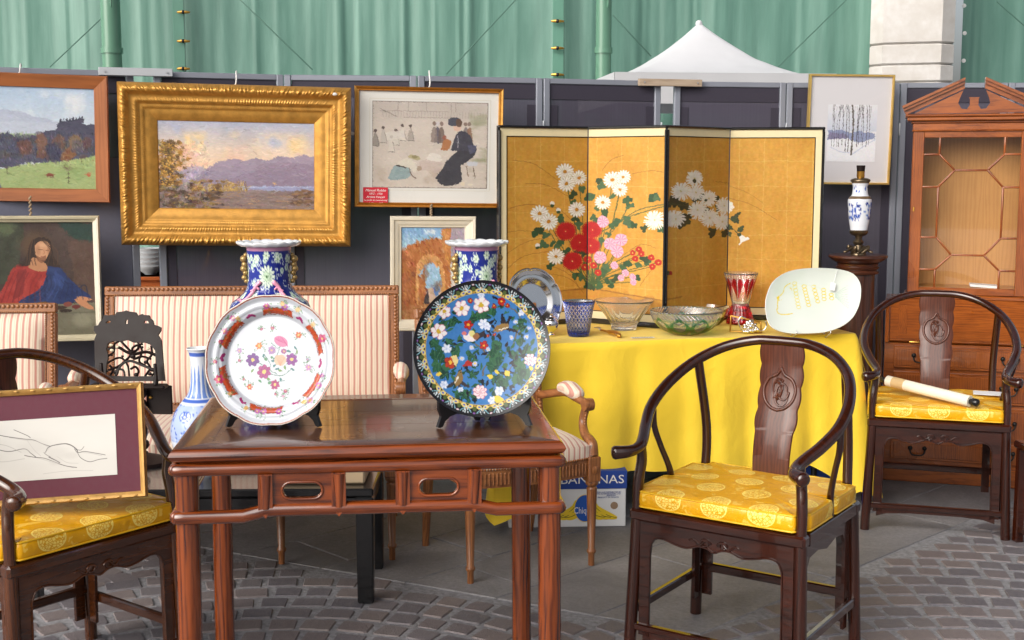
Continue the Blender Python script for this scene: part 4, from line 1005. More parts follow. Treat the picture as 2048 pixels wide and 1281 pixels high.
m = MB(); m.lathe([(.038, .0), (.036, .008), (.020, .022), (.016, .045), (.022, .052), (.026, .060), (.020, .068), (.014, .076), (.018, .088), (.034, .094), (.043, .104), (.045, .112), (.040, .118)], 24); m.build('bronze_base', 'bronze', lv, 50)
for i in range(4):
    a = i*PI/2+.4; m = MB(); q = [((.03+.030*t+.010*math.sin(t*7))*math.cos(a+.7*math.sin(t*5)), (.03+.030*t+.010*math.sin(t*7))*math.sin(a+.7*math.sin(t*5)), .010+.040*abs(math.sin(t*3.3))*(1-t*.7)) for t in np.linspace(0, 1, 16)]
    m.tube(q, [.010*(1-.45*t) for t in np.linspace(0, 1, 16)], 8); m.build('dragon_foot', 'bronze', lv, 60)
def lathe_paint(name, prof, nseg, P, mat, parent, sub=6, k=.85, wob=None):
    """painted turned pot: P.y runs down from the rim, P.x runs round (0..1)"""
    pr = smooth_curve(prof, sub); n = len(pr); th = np.linspace(0, 2*PI, nseg, endpoint=False)
    V = np.zeros((n, nseg, 3)); C = np.zeros((n, nseg, 3)); zt_ = pr[0][1]; zb_ = pr[-1][1]
    A_ = P.linear(k); 
    for i, (r, z) in enumerate(pr):
        rr = np.full(nseg, r)*(wob(th, i/(n-1)) if wob else 1); V[i, :, 0] = rr*np.sin(th); V[i, :, 1] = -rr*np.cos(th); V[i, :, 2] = z
        j = int(round((zt_-z)/(zt_-zb_)*(P.h-1))); ii = (((th/(2*PI)+.5) % 1)*(P.w-1)).astype(int); C[i] = A_[min(max(j, 0), P.h-1), ii]
    return link(grid_mesh(name, V, C, True), name, mat, parent)
P = Paint(0, 0, 260, 180, 1.4, (228, 232, 240)); random.seed(4)
for x0 in range(0, 260, 65):
    for _ in range(26): P.ell(x0+random.uniform(5, 60), random.uniform(78, 140), random.uniform(2, 6), random.uniform(2, 8), random.choice([(52, 84, 170), (90, 125, 200), (40, 60, 140)]), rot=random.random()*3, rough=.3)
    P.line([(x0+20, 80), (x0+28, 110), (x0+22, 140)], 3, (60, 90, 180), curve=True); P.line([(x0+45, 76), (x0+40, 110), (x0+50, 142)], 3, (60, 90, 180), curve=True)
    for _ in range(7): P.ell(x0+random.uniform(15, 50), random.uniform(20, 48), random.uniform(2, 5), random.uniform(3, 6), (60, 92, 180), rough=.3)
P.poly([(0, 55), (260, 55), (260, 66), (0, 66)], (112, 92, 70), vary=25); P.poly([(0, 0), (260, 0), (260, 8), (0, 8)], (112, 92, 70))
lathe_paint('porcelain_body', [(.040, .352), (.041, .345), (.035, .325), (.036, .300), (.040, .283), (.052, .272), (.056, .255), (.053, .215), (.048, .165), (.042, .130), (.040, .116)], 96, P, 'porcelain', lv)
m = MB(); m.lathe([(.030, .366), (.044, .360), (.047, .355), (.045, .348), (.038, .346)], 24); m.build('bronze_collar', 'bronze', lv, 50)
m = MB(); m.lathe([(.016, .364), (.019, .372), (.018, .392), (.020, .398)], 20); m.build('lamp_socket', 'brass', lv, 50)
m = MB(); m.lathe([(.018, .398), (.021, .424), (.019, .426)], 20); m.build('socket_cap', 'ebony_brown', lv, 50)
# ================================================================== table under the yellow cloth
CTH = .78; FL_, FR_ = Vector((-.01, 5.18)), Vector((1.54, 5.545)); dv = (FR_-FL_); cl = dv.length; crz = math.atan2(dv.y, dv.x); CDP = .78
nb_ = Vector((-dv.y, dv.x)).normalized(); cc_ = (FL_+FR_)/2+nb_*CDP/2
ctb = thing('trestle_table', 'folding table hidden beneath the yellow cloth', 'table', (cc_.x, cc_.y, 0), crz)
m = MB(); m.box((0, 0, CTH-.017), (cl-.01, CDP-.01, .026), .004); m.build('tabletop', 'pineX', ctb)
for sx in (-1, 1):
    for sy in (-1, 1): m = MB(); m.tube([(sx*(cl/2-.15), sy*(CDP/2-.08), 0), (sx*(cl/2-.12), sy*(CDP/2-.10), CTH-.03)], .014, 10, False); m.build('leg', 'iron_dark', ctb)
# the cloth itself
def cloth():
    hw, hd, r = cl/2+.004, CDP/2+.004, .02; per = []
    corners = [(hw-r, -hd+r, -PI/2), (hw-r, hd-r, 0), (-hw+r, hd-r, PI/2), (-hw+r, -hd+r, PI)]
    ends = []
    for i, (cx, cy, a0) in enumerate(corners):
        for t in np.linspace(0, 1, 9): a = a0+t*PI/2; per.append((cx+r*math.cos(a), cy+r*math.sin(a), a, i, t))
        nx = corners[(i+1) % 4]; a1 = a0+PI/2; p = Vector((cx+r*math.cos(a1), cy+r*math.sin(a1))); q = Vector((nx[0]+r*math.cos(a1), nx[1]+r*math.sin(a1)))
        N = int((q-p).length/.0125)
        for k in range(1, N): w = p+(q-p)*k/N; per.append((w.x, w.y, a1, i, -k/N*(q-p).length))
    n = len(per); K = 34; g = np.random.default_rng(8)
    s = np.arange(n); fold = np.zeros(n)
    for f, a in ((9, .006), (17, .005), (29, .005), (47, .002)): fold += a*np.sin(s/n*2*PI*f+g.random()*6+1.2*np.sin(s/n*2*PI*4+g.random()*6))
    vs = []; fs = []
    # distance (along the edge) from the nearest corner
    cid = [k for k, p in enumerate(per) if p[4] == .5]; 
    for k in range(K+1):
        t = k/K
        for i, (x, y, a, c, tt) in enumerate(per):
            dc = min((min(abs(i-j), n-abs(i-j)), j) for j in cid); cd_ = dc[0]*.0125; ci = cid.index(dc[1])
            ex = max(0, 1-cd_/.26); drop = .558+.02*math.sin(i*.02)+({0: .17, 1: .12, 2: .12, 3: .20}[ci])*ex**1.2
            out = (.012+fold[i]*1.6)*t**.8+.022*t*t+ex**2*.085*t*(1 if ci in (0, 3) else .6)+.004*math.sin(t*9+i*.05)
            z = CTH-.001-drop*t
            if k == 0: vs.append((x, y, CTH+.001))
            else: vs.append((x+math.cos(a)*(out+.006), y+math.sin(a)*(out+.006), max(z, .006)))
    for k in range(K):
        for i in range(n): j = (i+1) % n; fs.append((k*n+i, (k+1)*n+i, (k+1)*n+j, k*n+j))
    # top: rings shrinking to the middle
    b = len(vs)
    for q in (.995, .97, .7, .35): vs += [(x*q, y*q, CTH+.004+.001*math.sin(i*.11+q*9)) for i, (x, y, *_r) in enumerate(per)]
    vs.append((0, 0, CTH+.004))
    fs += [(i, (i+1) % n, b+(i+1) % n, b+i) for i in range(n)]
    for q in range(3): fs += [(b+q*n+i, b+q*n+(i+1) % n, b+(q+1)*n+(i+1) % n, b+(q+1)*n+i) for i in range(n)]
    fs += [(b+3*n+i, b+3*n+(i+1) % n, b+4*n) for i in range(n)]
    m = MB(); m.add(vs, fs); return m
o = cloth().build('tablecloth', 'yellow_cloth', None, 80); o.location = (cc_.x, cc_.y, 0); o.rotation_euler.z = crz
tag(o, 'bright yellow cloth draped over the table of glassware', 'tablecloth')
CT = CTH+.0055      # top of the cloth
# banana box and blue carton beneath
bo = thing('fruit_box', 'white and blue cardboard fruit box printed with bananas under the yellow cloth', 'box', (.225, 5.38, 0), R(3))
bw, bd, bh = .50, .40, .242
m = MB(); m.box((0, 0, bh/2), (bw, bd, bh), .003); m.build('carton', 'card_white', bo)
m = MB(); m.box((0, 0, .205), (bw+.008, bd+.008, .078), .002); lidb = m.build('lid', 'card_blue', bo)
def text(body, name, size, loc, mat, parent, rot=(PI/2, 0, 0), sx=1., shear=0., ext=.0004):
    cu = bpy.data.curves.new(name, 'FONT'); cu.body = body; cu.size = size; cu.align_x = 'CENTER'; cu.align_y = 'CENTER'; cu.extrude = ext; cu.shear = shear; cu.resolution_u = 3
    t_ = bpy.data.objects.new(name, cu); COL.objects.link(t_); dg = bpy.context.evaluated_depsgraph_get(); me = bpy.data.meshes.new_from_object(t_.evaluated_get(dg)); bpy.data.objects.remove(t_)
    ob = link(me, name, mat, parent); ob.location = loc; ob.rotation_euler = rot; ob.scale = (sx, 1, 1); me.materials.clear(); me.materials.append(M[mat]); return ob
fy = -bd/2-.0062
text('BANANAS', 'printed_word', .052, (.105, fy, .206), 'ink_white', lidb, sx=1.15)
fy = -bd/2-.0012
for i, (s_, z) in enumerate((('PACKED FOR AND DISTRIBUTED BY', .150), ('CHIQUITA INTERNATIONAL LTD', .143), ('BERMUDA', .136), ('PRODUCT OF PANAMA', .128))): text(s_, 'printed_line', .0085, (.195-.0012*len(s_), fy, z), 'card_blue', bo)
def oval(cx, cz, a, b, n=40): return [(cx+a*math.cos(2*PI*i/n), cz+b*math.sin(2*PI*i/n)) for i in range(n)]
lx = .075; 
for sx in (-1, 1):
    for k in range(3):
        ang_ = [0, .16, .33][k]; q = []
        for t in np.linspace(0, 1, 12):
            x = .035+.100*t*(1-.12*k)-.012*k; z = .118-.088*t**.55+.030*k*0-.004*k+.03*(t*t)*(.5+.2*k)
            q.append((lx+sx*x, fy-.0006-.0002*k, z-.006))
        m = MB(); m.tube(q, [.0042+.0125*math.sin(PI*min(1, t*.9+.08))**.7 for t in np.linspace(0, 1, 12)], 8, flat=None)
        m.v = [(x, fy-.0006-.0003*k+(y-fy)*.03, z) for x, y, z in m.v]; bn = m.build('printed_banana', 'banana', bo, 60)
        m = MB(); m.tube(q, .0012, 6); m.v = [(x, fy-.0012-.0003*k+(y-fy)*.03, z) for x, y, z in m.v]; m.build('banana_outline', 'banana_line', bn, 60)
for a, b, mt, dy in ((.046, .060, 'banana', .0020), (.0435, .0575, 'box_blue', .0026)): m = MB(); m.prism(oval(lx, .082, a, b), .0006, Matrix.Translation((0, fy-dy, 0))); m.build('printed_oval', mt, bo, 0)
text('Chiquita', 'printed_name', .040, (lx, fy-.0034, .072), 'ink_white', bo, sx=.70)
m = MB(); m.prism(oval(.200, .092, .016, .016, 24), .001, Matrix.Translation((0, fy-.0004, 0))); m.build('hand_hole', 'card_brown', bo, 0)
o = thing('blue_carton', 'plain dark blue carton under the right end of the yellow cloth', 'box', (1.16, 5.72, 0), crz+.05)
m = MB(); m.box((0, 0, .13), (.62, .36, .26), .004); m.build('carton', 'card_blue', o); m = MB(); m.box((0, 0, .262), (.60, .03, .004), .001); m.build('tape', 'card_brown', o)
# small dark stool at the far right edge, rolled scroll and paper on the second chair
st = thing('dark_stool', 'leg and corner of a dark stool cut off by the right edge', 'stool', (2.245, 4.84, 0), R(8))
m = MB(); m.box((0, 0, .405), (.36, .36, .03), .006); m.build('seat', 'chairX', st)
for sx in (-1, 1):
    for sy in (-1, 1): m = MB(); m.box((sx*.155, sy*.155, .195), (.034, .034, .39), .004); m.build('leg', 'chairZ', st)
    m = MB(); m.box((sx*.155, 0, .06), (.026, .28, .026), .003); m.build('stretcher', 'chairY', st); m = MB(); m.box((0, sx*.155, .35), (.28, .02, .05), .003); m.build('apron', 'chairX', st)
c2 = Matrix.Translation((*CH_POS[1][0], SH+.068)) @ Matrix.Rotation(CH_POS[1][1], 4, 'Z')
sc_ = thing('rolled_scroll', 'cream paper scroll with black knob rolled up on the armchair cushion', 'scroll')
p0 = atZ(1775, 762, SH+.12); p1 = atZ(1940, 803, SH+.088); d = (p1-p0).normalized()
m = MB(); m.tube([p0, p1], .0235, 20, False); rl_ = m.build('roll', 'scroll_paper', sc_, 40)
m = MB(); m.tube([p0+d*.03, p0+d*.09], .0242, 20, False); m.build('silk_band', 'scroll_silk', rl_, 40)
m = MB(); m.tube([p1, p1+d*.006], .012, 14, False); m.tube([p1+d*.006, p1+d*.012, p1+d*.032], [.013, .017, .0165], 14); m.build('end_knob', 'ebony', sc_, 50)
m = MB(); m.tube([p0-d*.03, p0], .012, 14); m.build('end_knob', 'ebony', sc_, 50)
m = MB(); m.box((0, 0, 0), (.13, .10, .0012), .0003); o = m.build('paper_sheet', 'paper_white'); o.location = tuple(atZ(1978, 787, SH+.070)); o.rotation_euler.z = R(-20); tag(o, 'white sheet of paper lying on the armchair cushion beside the scroll', 'paper')
# ================================================================== gold folding screen
SB = CT; STOP = 1.712
SPT = [(996, 5.72), (1175, 5.93), (1332, 5.70), (1457, 6.06), (1646, 6.00)]
SP = []
for px, Y in SPT: p = atY(px, 440, Y); SP.append(Vector((p.x, p.y)))
scr = thing('folding_screen', 'four-panel gold leaf folding screen painted with chrysanthemums on the yellow cloth', 'screen', (SP[2].x, SP[2].y, SB), 0)
C7 = lambda x, y: (990+x*.30435, 250+y*.30435); C8 = lambda x, y: (1300+x*.3046, 250+y*.3046)
random.seed(21)
GREEN = [(52, 84, 50), (66, 98, 60), (78, 108, 70), (58, 76, 44)]
def gold_base(P, seed, c=(218, 160, 62)):
    P.a[:] = c; P.k = seed; P.noise(26, 5, 1, 4, (1, 1, .9)); P.noise(16, 40, 1, 3)
    for X in list(np.arange(P.x0+18, P.x1, 50)): P.line([(X+random.uniform(-2, 2), P.y0), (X+random.uniform(-2, 2), P.y1)], 1.3, (240, 204, 118), .45)
    for Y in np.arange(P.y0+51, P.y1, 52.5):
        x = P.x0
        for X in list(np.arange(P.x0+18, P.x1+50, 50)): P.line([(x, Y+random.uniform(-2, 2)), (min(X, P.x1), Y+random.uniform(-2, 2))], 1.3, (240, 204, 118), .45); x = X
def spider(P, cx, cy, r):
    P.ell(cx, cy, r*.6, r*.6, (214, 200, 170), .8, rough=.15)
    for ring, (n, k0) in enumerate(((30, 1.), (22, .78), (14, .5))):
        for k in range(n):
            a = 6.283*k/n+random.uniform(-.1, .1); rr = r*k0*random.uniform(.88, 1.08)
            P.line([(cx+math.cos(a)*rr*.15, cy+math.sin(a)*rr*.15), (cx+math.cos(a+.1)*rr*.6, cy+math.sin(a+.1)*rr*.6), (cx+math.cos(a+.22)*rr, cy+math.sin(a+.22)*rr)], 2.2-.3*ring, (250-ring*5, 246-ring*6, 236-ring*8))
    P.ell(cx, cy, 2., 2., (205, 180, 90), .6)
PN = []
for i, (x0, x1) in enumerate(((1010, 1175), (1175, 1328), (1337, 1457), (1457, 1628))):
    PN.append(Paint(x0, 272, x1, 638, 1.35)); gold_base(PN[-1], i*50+3)
def on_all(f):
    for P in PN[:2]: f(P)
WH_ = [(455, 310, 55), (550, 352, 48), (467, 392, 52), (770, 365, 55), (842, 345, 45), (822, 430, 45), (707, 520, 48), (537, 570, 52), (285, 593, 55), (347, 650, 55), (397, 890, 53)]
RD_ = [(463, 718, 66), (637, 712, 60), (558, 800, 62), (628, 820, 60), (510, 925, 66)]
PK_ = [(710, 652, 40), (760, 803, 42), (832, 772, 42), (808, 853, 42), (692, 898, 43), (790, 950, 27), (865, 998, 25), (835, 1033, 22), (912, 1023, 22), (918, 1058, 22)]
SR_ = [(612, 918, 25), (648, 957, 25), (595, 972, 25), (678, 1005, 25), (950, 832, 22), (910, 858, 20), (966, 862, 22), (928, 897, 22), (1032, 885, 22), (1078, 915, 24), (1040, 945, 22)]
LF_ = [(690, 370), (700, 410), (630, 470), (620, 495), (580, 425), (510, 468), (510, 515), (770, 480), (720, 595), (660, 560), (880, 495), (890, 540), (870, 510), (1040, 470), (1020, 500), (1060, 475), (985, 690), (1095, 695), (800, 640), (780, 670), (890, 665), (915, 670), (870, 640), (640, 625), (655, 650), (550, 680), (530, 630), (420, 625), (430, 640), (280, 710), (262, 730), (300, 705), (330, 745), (370, 800), (420, 790), (400, 815), (320, 815), (300, 800), (470, 860), (360, 955), (375, 945), (540, 1020), (520, 1035), (570, 1040), (610, 1100), (640, 1110), (690, 1110), (700, 1085), (770, 1080), (770, 1100), (745, 1070), (800, 1040), (720, 1000), (740, 970), (850, 960), (880, 925), (950, 935), (1000, 910), (985, 895), (935, 1030), (700, 770), (745, 735), (550, 860), (590, 880), (690, 800), (430, 930)]
GR_ = [[(110, 232), (250, 260), (420, 380)], [(190, 390), (330, 400), (520, 500)], [(70, 560), (200, 530), (400, 560), (500, 640)], [(70, 715), (150, 705), (260, 715)], [(70, 860), (180, 790), (330, 755)], [(70, 960), (180, 880), (360, 850)], [(1100, 310), (1000, 305), (900, 325)], [(700, 300), (760, 230), (840, 200)], [(380, 960), (480, 1010), (560, 1110)], [(300, 1000), (480, 1040), (590, 1150)], [(1110, 900), (1040, 960), (960, 1080)], [(1060, 820), (960, 800), (820, 900)]]
for P in PN[:2]:
    random.seed(33)
    P.poly([C7(*q) for q in ((380, 1130), (600, 1110), (800, 1120), (1110, 1170), (1110, 1280), (60, 1280), (60, 1190))], (196, 134, 52), .55, 6); P.line([C7(380, 1130), C7(640, 1120), C7(1110, 1170)], 2.5, (120, 78, 34), .5)
    for g in GR_: P.line([C7(*q) for q in g], 1.1, (150, 100, 36), .75, True)
    for k in range(14): x = random.uniform(560, 720); P.line([C7(640+random.uniform(-20, 20), 1120), C7(x, 1000), C7(x+random.uniform(-40, 40), 920)], 1.6, random.choice(GREEN), 1, True)
    base = (640, 1090)
    for (x, y, r) in WH_+RD_+PK_+SR_[4:]:
        mid = (x*.55+base[0]*.45, y*.45+base[1]*.55) if x < 850 else ((x+base[0])/2-40, (y+base[1])/2)
        P.line([C7(*base), C7(*mid), C7(x, y)], 1.5, (70, 92, 48), .95, True)
    for b in (((600, 700), (700, 720), (830, 640), (960, 560), (1110, 525)), ((740, 760), (840, 640), (980, 580), (1105, 540)), ((830, 640), (870, 560), (885, 500))): P.line([C7(*q) for q in b], 1.9, (84, 104, 62), 1, True)
    for (x, y) in LF_: P.lobed(*C7(x, y), random.uniform(7, 10.5), random.choice(GREEN))
    for (x, y, r) in SR_: q = C7(x, y); P.ell(*q, r*.30, r*.28, (196, 44, 30), rough=.1); P.ell(*q, 1.3, 1.3, (240, 190, 90))
    for (x, y, r) in WH_: P.flower(*C7(x, y), r*.34, 16, (250, 246, 236), (198, 138, 30), .22, (196, 176, 140), .88)
    for (x, y) in ((370, 525), (412, 570), (272, 808)): P.ell(*C7(x, y), 5, 4, (246, 240, 226)); P.ell(*C7(x, y+16), 4.2, 3, (60, 80, 46))
    for (x, y, r) in RD_: 
        q = C7(x, y)
        for k in range(34): a = 6.283*k/34; P.line([q, (q[0]+math.cos(a)*r*.325, q[1]+math.sin(a)*r*.30)], 1.9, (190, 26, 26))
        P.ell(*q, r*.29, r*.27, (196, 30, 28), rough=.06)
        for k in range(26): a = 6.283*k/26; P.line([(q[0]+math.cos(a)*r*.1, q[1]+math.sin(a)*r*.1), (q[0]+math.cos(a)*r*.28, q[1]+math.sin(a)*r*.26)], .7, (150, 14, 18), .7)
        P.ell(*q, 1.2, 1.2, (240, 190, 120))
    for (x, y, r) in PK_:
        q = C7(x, y); P.ell(*q, r*.30, r*.30, (238, 176, 200), rough=.08)
        for k in range(18): a = 6.283*k/18; P.line([(q[0]+math.cos(a)*r*.06, q[1]+math.sin(a)*r*.06), (q[0]+math.cos(a)*r*.28, q[1]+math.sin(a)*r*.28)], .8, (206, 90, 136) if k % 2 else (252, 224, 232), .8)
    spider(P, *C7(1050, 632), 20)
P = PN[2]; random.seed(5)
for (x, y) in ((150, 500), (165, 520), (200, 520), (150, 490), (180, 505), (240, 550), (330, 480), (290, 500), (440, 490), (455, 560), (230, 620), (240, 650), (215, 670), (250, 610), (410, 720), (415, 745), (500, 745), (515, 690), (140, 520), (220, 540), (360, 570)): P.lobed(*C8(x, y), 9, random.choice([(70, 66, 34), (60, 58, 30)]))
P.line([C8(120, 520), C8(250, 540), C8(420, 600), C8(520, 690)], 1.8, (80, 80, 40), 1, True)
P.line([C8(430, 378), C8(516, 390)], 1., (120, 76, 26), .7)
for (x, y, r) in ((290, 355, 50), (205, 440, 55), (300, 450, 50), (385, 495, 50), (312, 572, 58), (130, 620, 45), (175, 625, 55), (392, 630, 58), (490, 548, 52), (480, 660, 55)): spider(P, *C8(x, y), r*.325)
P.ell(*C8(290, 372), 4, 4, (60, 62, 34)); P.ell(*C8(365, 505), 3, 3, (60, 62, 34)); P.ell(*C8(147, 988), 4.5, 4.5, (176, 40, 30)); P.ell(*C8(132, 985), 3, 4, (66, 74, 40))
P.line([C8(130, 1165), C8(215, 1158)], 4, (110, 70, 30), .35)
P = PN[3]
for (x, y) in ((530, 700), (575, 610), (565, 655), (545, 635), (600, 705), (590, 715), (525, 745), (550, 640)): P.lobed(*C8(x, y), 7, random.choice([(66, 74, 40), (74, 84, 48)]))
P.line([C8(516, 690), C8(560, 730), C8(590, 760)], 1.8, (70, 80, 44), 1, True); P.line([C8(520, 640), C8(560, 650)], 1.6, (70, 80, 44))
for k in range(7): P.line([C8(590, 755), C8(600+k*8, 800-k*3), C8(590+k*9, 822-k*8)], 3, (250, 247, 238), 1, True)
P.ell(*C8(588, 755), 4.5, 4, (62, 76, 42))
P.line([C8(516, 410), C8(640, 460), C8(740, 530)], 1., (170, 120, 44), .8, True); P.line([C8(516, 498), C8(660, 540), C8(835, 648)], 1., (160, 110, 40), .8, True); P.line([C8(935, 760), C8(945, 800), C8(950, 830)], .9, (170, 120, 50), .6)
spider(P, *C8(497, 556), 14)
for P in PN: P.brush(.7, 7, 70, .5)
HS = STOP-SB
for i in range(4):
    A, B = SP[i], SP[i+1]; d = B-A; w = d.length; rz = math.atan2(d.y, d.x)
    pn = bpy.data.objects.new('screen_panel', None); COL.objects.link(pn); pn.parent = scr; pn.location = (A.x-SP[2].x, A.y-SP[2].y, 0); pn.rotation_euler.z = rz
    g = .0015; L = .013 if i in (0,) else (.010 if i == 2 else .0); Rr = .013 if i == 3 else (.010 if i == 1 else 0.)   # black frame at the outer and middle edges
    bl = .030 if i == 0 else .0; br = .030 if i == 3 else .0; bt = .036; bb_ = .034; T = .018; ft = .012
    m = MB(); m.box((w/2, .012, HS/2), (w-2*g, .012, HS-.004), .001); m.build('back_board', 'blacklacquer', pn)
    m = MB(); m.box((w/2, .002, HS-ft/2), (w-2*g, T, ft), .003); m.build('frame_rail', 'blacklacquer', pn); m = MB(); m.box((w/2, .002, .012), (w-2*g, T, .024), .003); m.build('frame_rail', 'blacklacquer', pn)
    if L: m = MB(); m.box((g+L/2, .002, HS/2), (L, T-.001, HS-.042), .003); m.build('frame_stile', 'blacklacquer', pn)
    if Rr: m = MB(); m.box((w-g-Rr/2, .002, HS/2), (Rr, T-.001, HS-.042), .003); m.build('frame_stile', 'blacklacquer', pn)
    x0, x1 = g+L, w-g-Rr; z0, z1 = .024, HS-ft
    def bx_(nm, a, b, c, e, mat, y=.004, t=.004): m = MB(); m.box(((a+b)/2, y, (c+e)/2), (b-a, t, e-c), .0006); m.build(nm, mat, pn)
    bx_('silk_border', x0, x1, z1-bt, z1, 'silk_border'); bx_('silk_border', x0, x1, z0, z0+bb_, 'silk_border')
    if bl: bx_('silk_border', x0, x0+bl, z0+bb_, z1-bt, 'silk_border')
    if br: bx_('silk_border', x1-br, x1, z0+bb_, z1-bt, 'silk_border')
    ax, bx2, az, bz = x0+bl, x1-br, z0+bb_, z1-bt
    for a, b, c, e in ((ax, bx2, bz-.004, bz), (ax, bx2, az, az+.004)): bx_('inner_line', a, b, c, e, 'ebony_brown', .0015, .002)
    if bl: bx_('inner_line', ax, ax+.004, az+.004, bz-.004, 'ebony_brown', .0015, .002)
    if br: bx_('inner_line', bx2-.004, bx2, az+.004, bz-.004, 'ebony_brown', .0015, .002)
    PN[i].sheet('gold_leaf', bx2-ax, bz-az, 'goldleaf', pn, .0030, (ax+bx2)/2, (az+bz)/2, .74)
# ================================================================== the two dishes on stands
def plate_mesh(name, P, Rm, rpx, cx, cy, prof, mat, parent, wob, nr=150, nt_=420, k=.85):
    """dish in its own XZ plane, front -Y. prof(r/R) -> depth. colours from the painting"""
    r = np.linspace(.0005, 1, nr)[:, None]; t = np.linspace(0, 2*PI, nt_, endpoint=False)[None]
    q = r*(1+(wob(t)-1)*np.clip((r-.75)/.25, 0, 1)); x = q*np.sin(t); z = q*np.cos(t)
    V = np.stack([x*Rm, -prof(r)*np.ones_like(t), z*Rm], -1)
    A_ = P.linear(k); ix = np.clip((cx+x*rpx-P.x0)/(P.x1-P.x0)*(P.w-1), 0, P.w-1).astype(int); iy = np.clip((cy-z*rpx-P.y0)/(P.y1-P.y0)*(P.h-1), 0, P.h-1).astype(int)
    o = link(grid_mesh(name, V[::-1], A_[iy, ix][::-1], True), name, mat, parent)
    return o
def plate_back(name, Rm, prof, wob, th, mat, parent):
    nt_ = 160; vs = []; fs = []; rs = [0.0, .35, .6, .62, .75, .9, .985, 1.0, 1.0]
    for i, r in enumerate(rs):
        for j in range(nt_):
            t = 2*PI*j/nt_; q = max(r, .01)*(1+(float(wob(np.array([t]))[0])-1)*min(1, max(0, (r-.75)/.25)))*(1.004 if i >= 7 else 1)
            y = -float(prof(np.array(r)))+(th if i < 7 else (th*.5 if i == 7 else 0.0)); y += .010 if r in (.6, .62) else 0
            vs.append((q*math.sin(t)*Rm, y, q*math.cos(t)*Rm))
    for i in range(len(rs)-1):
        for j in range(nt_): k = (j+1) % nt_; fs.append((i*nt_+j, (i+1)*nt_+j, (i+1)*nt_+k, i*nt_+k))
    m = MB(); m.add(vs, fs); return m.build(name, mat, parent, 60)
def plate_stand(label, pos, rz, wd=.115, s=1.):
    o = thing('plate_stand', label, 'plate stand', pos, rz, 'black wooden plate stands')
    for sx in (-1, 1):
        a = R(52)
        # leaf outline in (s, z): s from the hinge at the back to the lip at the front
        out = [(0, .024), (.0, .19), (.012, .20), (.022, .185), (.030, .10), (.045, .060), (.085, .046), (.118, .050), (.126, .070), (.122, .086), (.130, .094), (.140, .090), (.146, .070), (.146, .048), (.138, .030), (.146, .012), (.150, .003), (.143, .0), (.134, .002), (.124, .016), (.108, .026), (.085, .030), (.055, .022), (.030, .024), (.020, .012), (.014, .002), (.004, .0)]
        mt = Matrix.Translation((sx*.006, .082, 0)) @ Matrix.Rotation(-(PI/2-a) if sx > 0 else PI+(PI/2-a), 4, 'Z')
        m = MB(); m.prism([(q*s, z*s) for q, z in out], .009, mt); m.build('leaf', 'ebony', o)
    m = MB(); m.tube([(0, .084, .02), (0, .084, .15)], .005, 8); m.build('hinge_pin', 'ebony', o)
    return o
def seat_dish(name, label, px, py, Y, rpx, tilt, rz, cat='dish'):
    c = atY(px, py, Y); o = thing(name, label, cat, c); o.rotation_euler = (-tilt, 0, rz); return o, rpx/FPX*(Y/math.cos(PITCH)/1.0)
# ---- famille rose dish
P = Paint(410, 585, 680, 860, 1.5, (224, 229, 238)); random.seed(9); cx, cy, R0 = 545, 722, 131
P.noise(6, 4)
MAG = (172, 52, 120); GRN = (96, 140, 96)
def pol(r, a): return (cx+r*math.sin(R(a)), cy-r*math.cos(R(a)))
C2 = lambda x, y: (400+x*.32787, 460+y*.32787)
def ringseg(P, r0, r1, a0, a1, col, n=14): P.poly([pol(r0, a0+(a1-a0)*i/n) for i in range(n+1)]+[pol(r1, a1-3+(a0-a1+6)*i/n) for i in range(n+1)], col, 1, 0, 14)
for a0, a1 in ((-13, 25), (44, 84), (104, 138), (164, 205), (224, 264), (283, 322)):
    ringseg(P, 95, 105, a0, a1, (196, 72, 30)); P.line([pol(94, a0+(a1-a0)*i/12) for i in range(13)], .9, (120, 36, 16)); P.line([pol(105.5, a0+2+(a1-a0-4)*i/12) for i in range(13)], .9, (120, 36, 16))
    for _ in range(26): q = pol(random.uniform(96, 104), random.uniform(a0+2, a1-2)); P.ell(*q, 1., .8, (226, 130, 60), .7)
    am = a1+(9 if a1 < 300 else 11)
    for k in (-1, 0, 1, 2): P.ell(*pol(101-abs(k)*1.5, am+k*2.2-1), 4., 2.6, MAG, rot=R(am)+.3*k)
def sprig(P, x, y, s, col, n=5):
    for k in range(n+3): a = random.uniform(0, 6.28); l = s*random.uniform(.9, 1.7); P.line([(x, y), (x+l*math.cos(a)*.7, y+l*math.sin(a)*.6), (x+l*math.cos(a+.3), y+l*math.sin(a+.3))], .8, GRN, .8); P.ell(x+l*math.cos(a+.3), y+l*math.sin(a+.3), 1.5, 1, GRN, .8, rot=a)
    P.flower(x, y, s*.75, n+1, col, (236, 200, 120), .3, None)
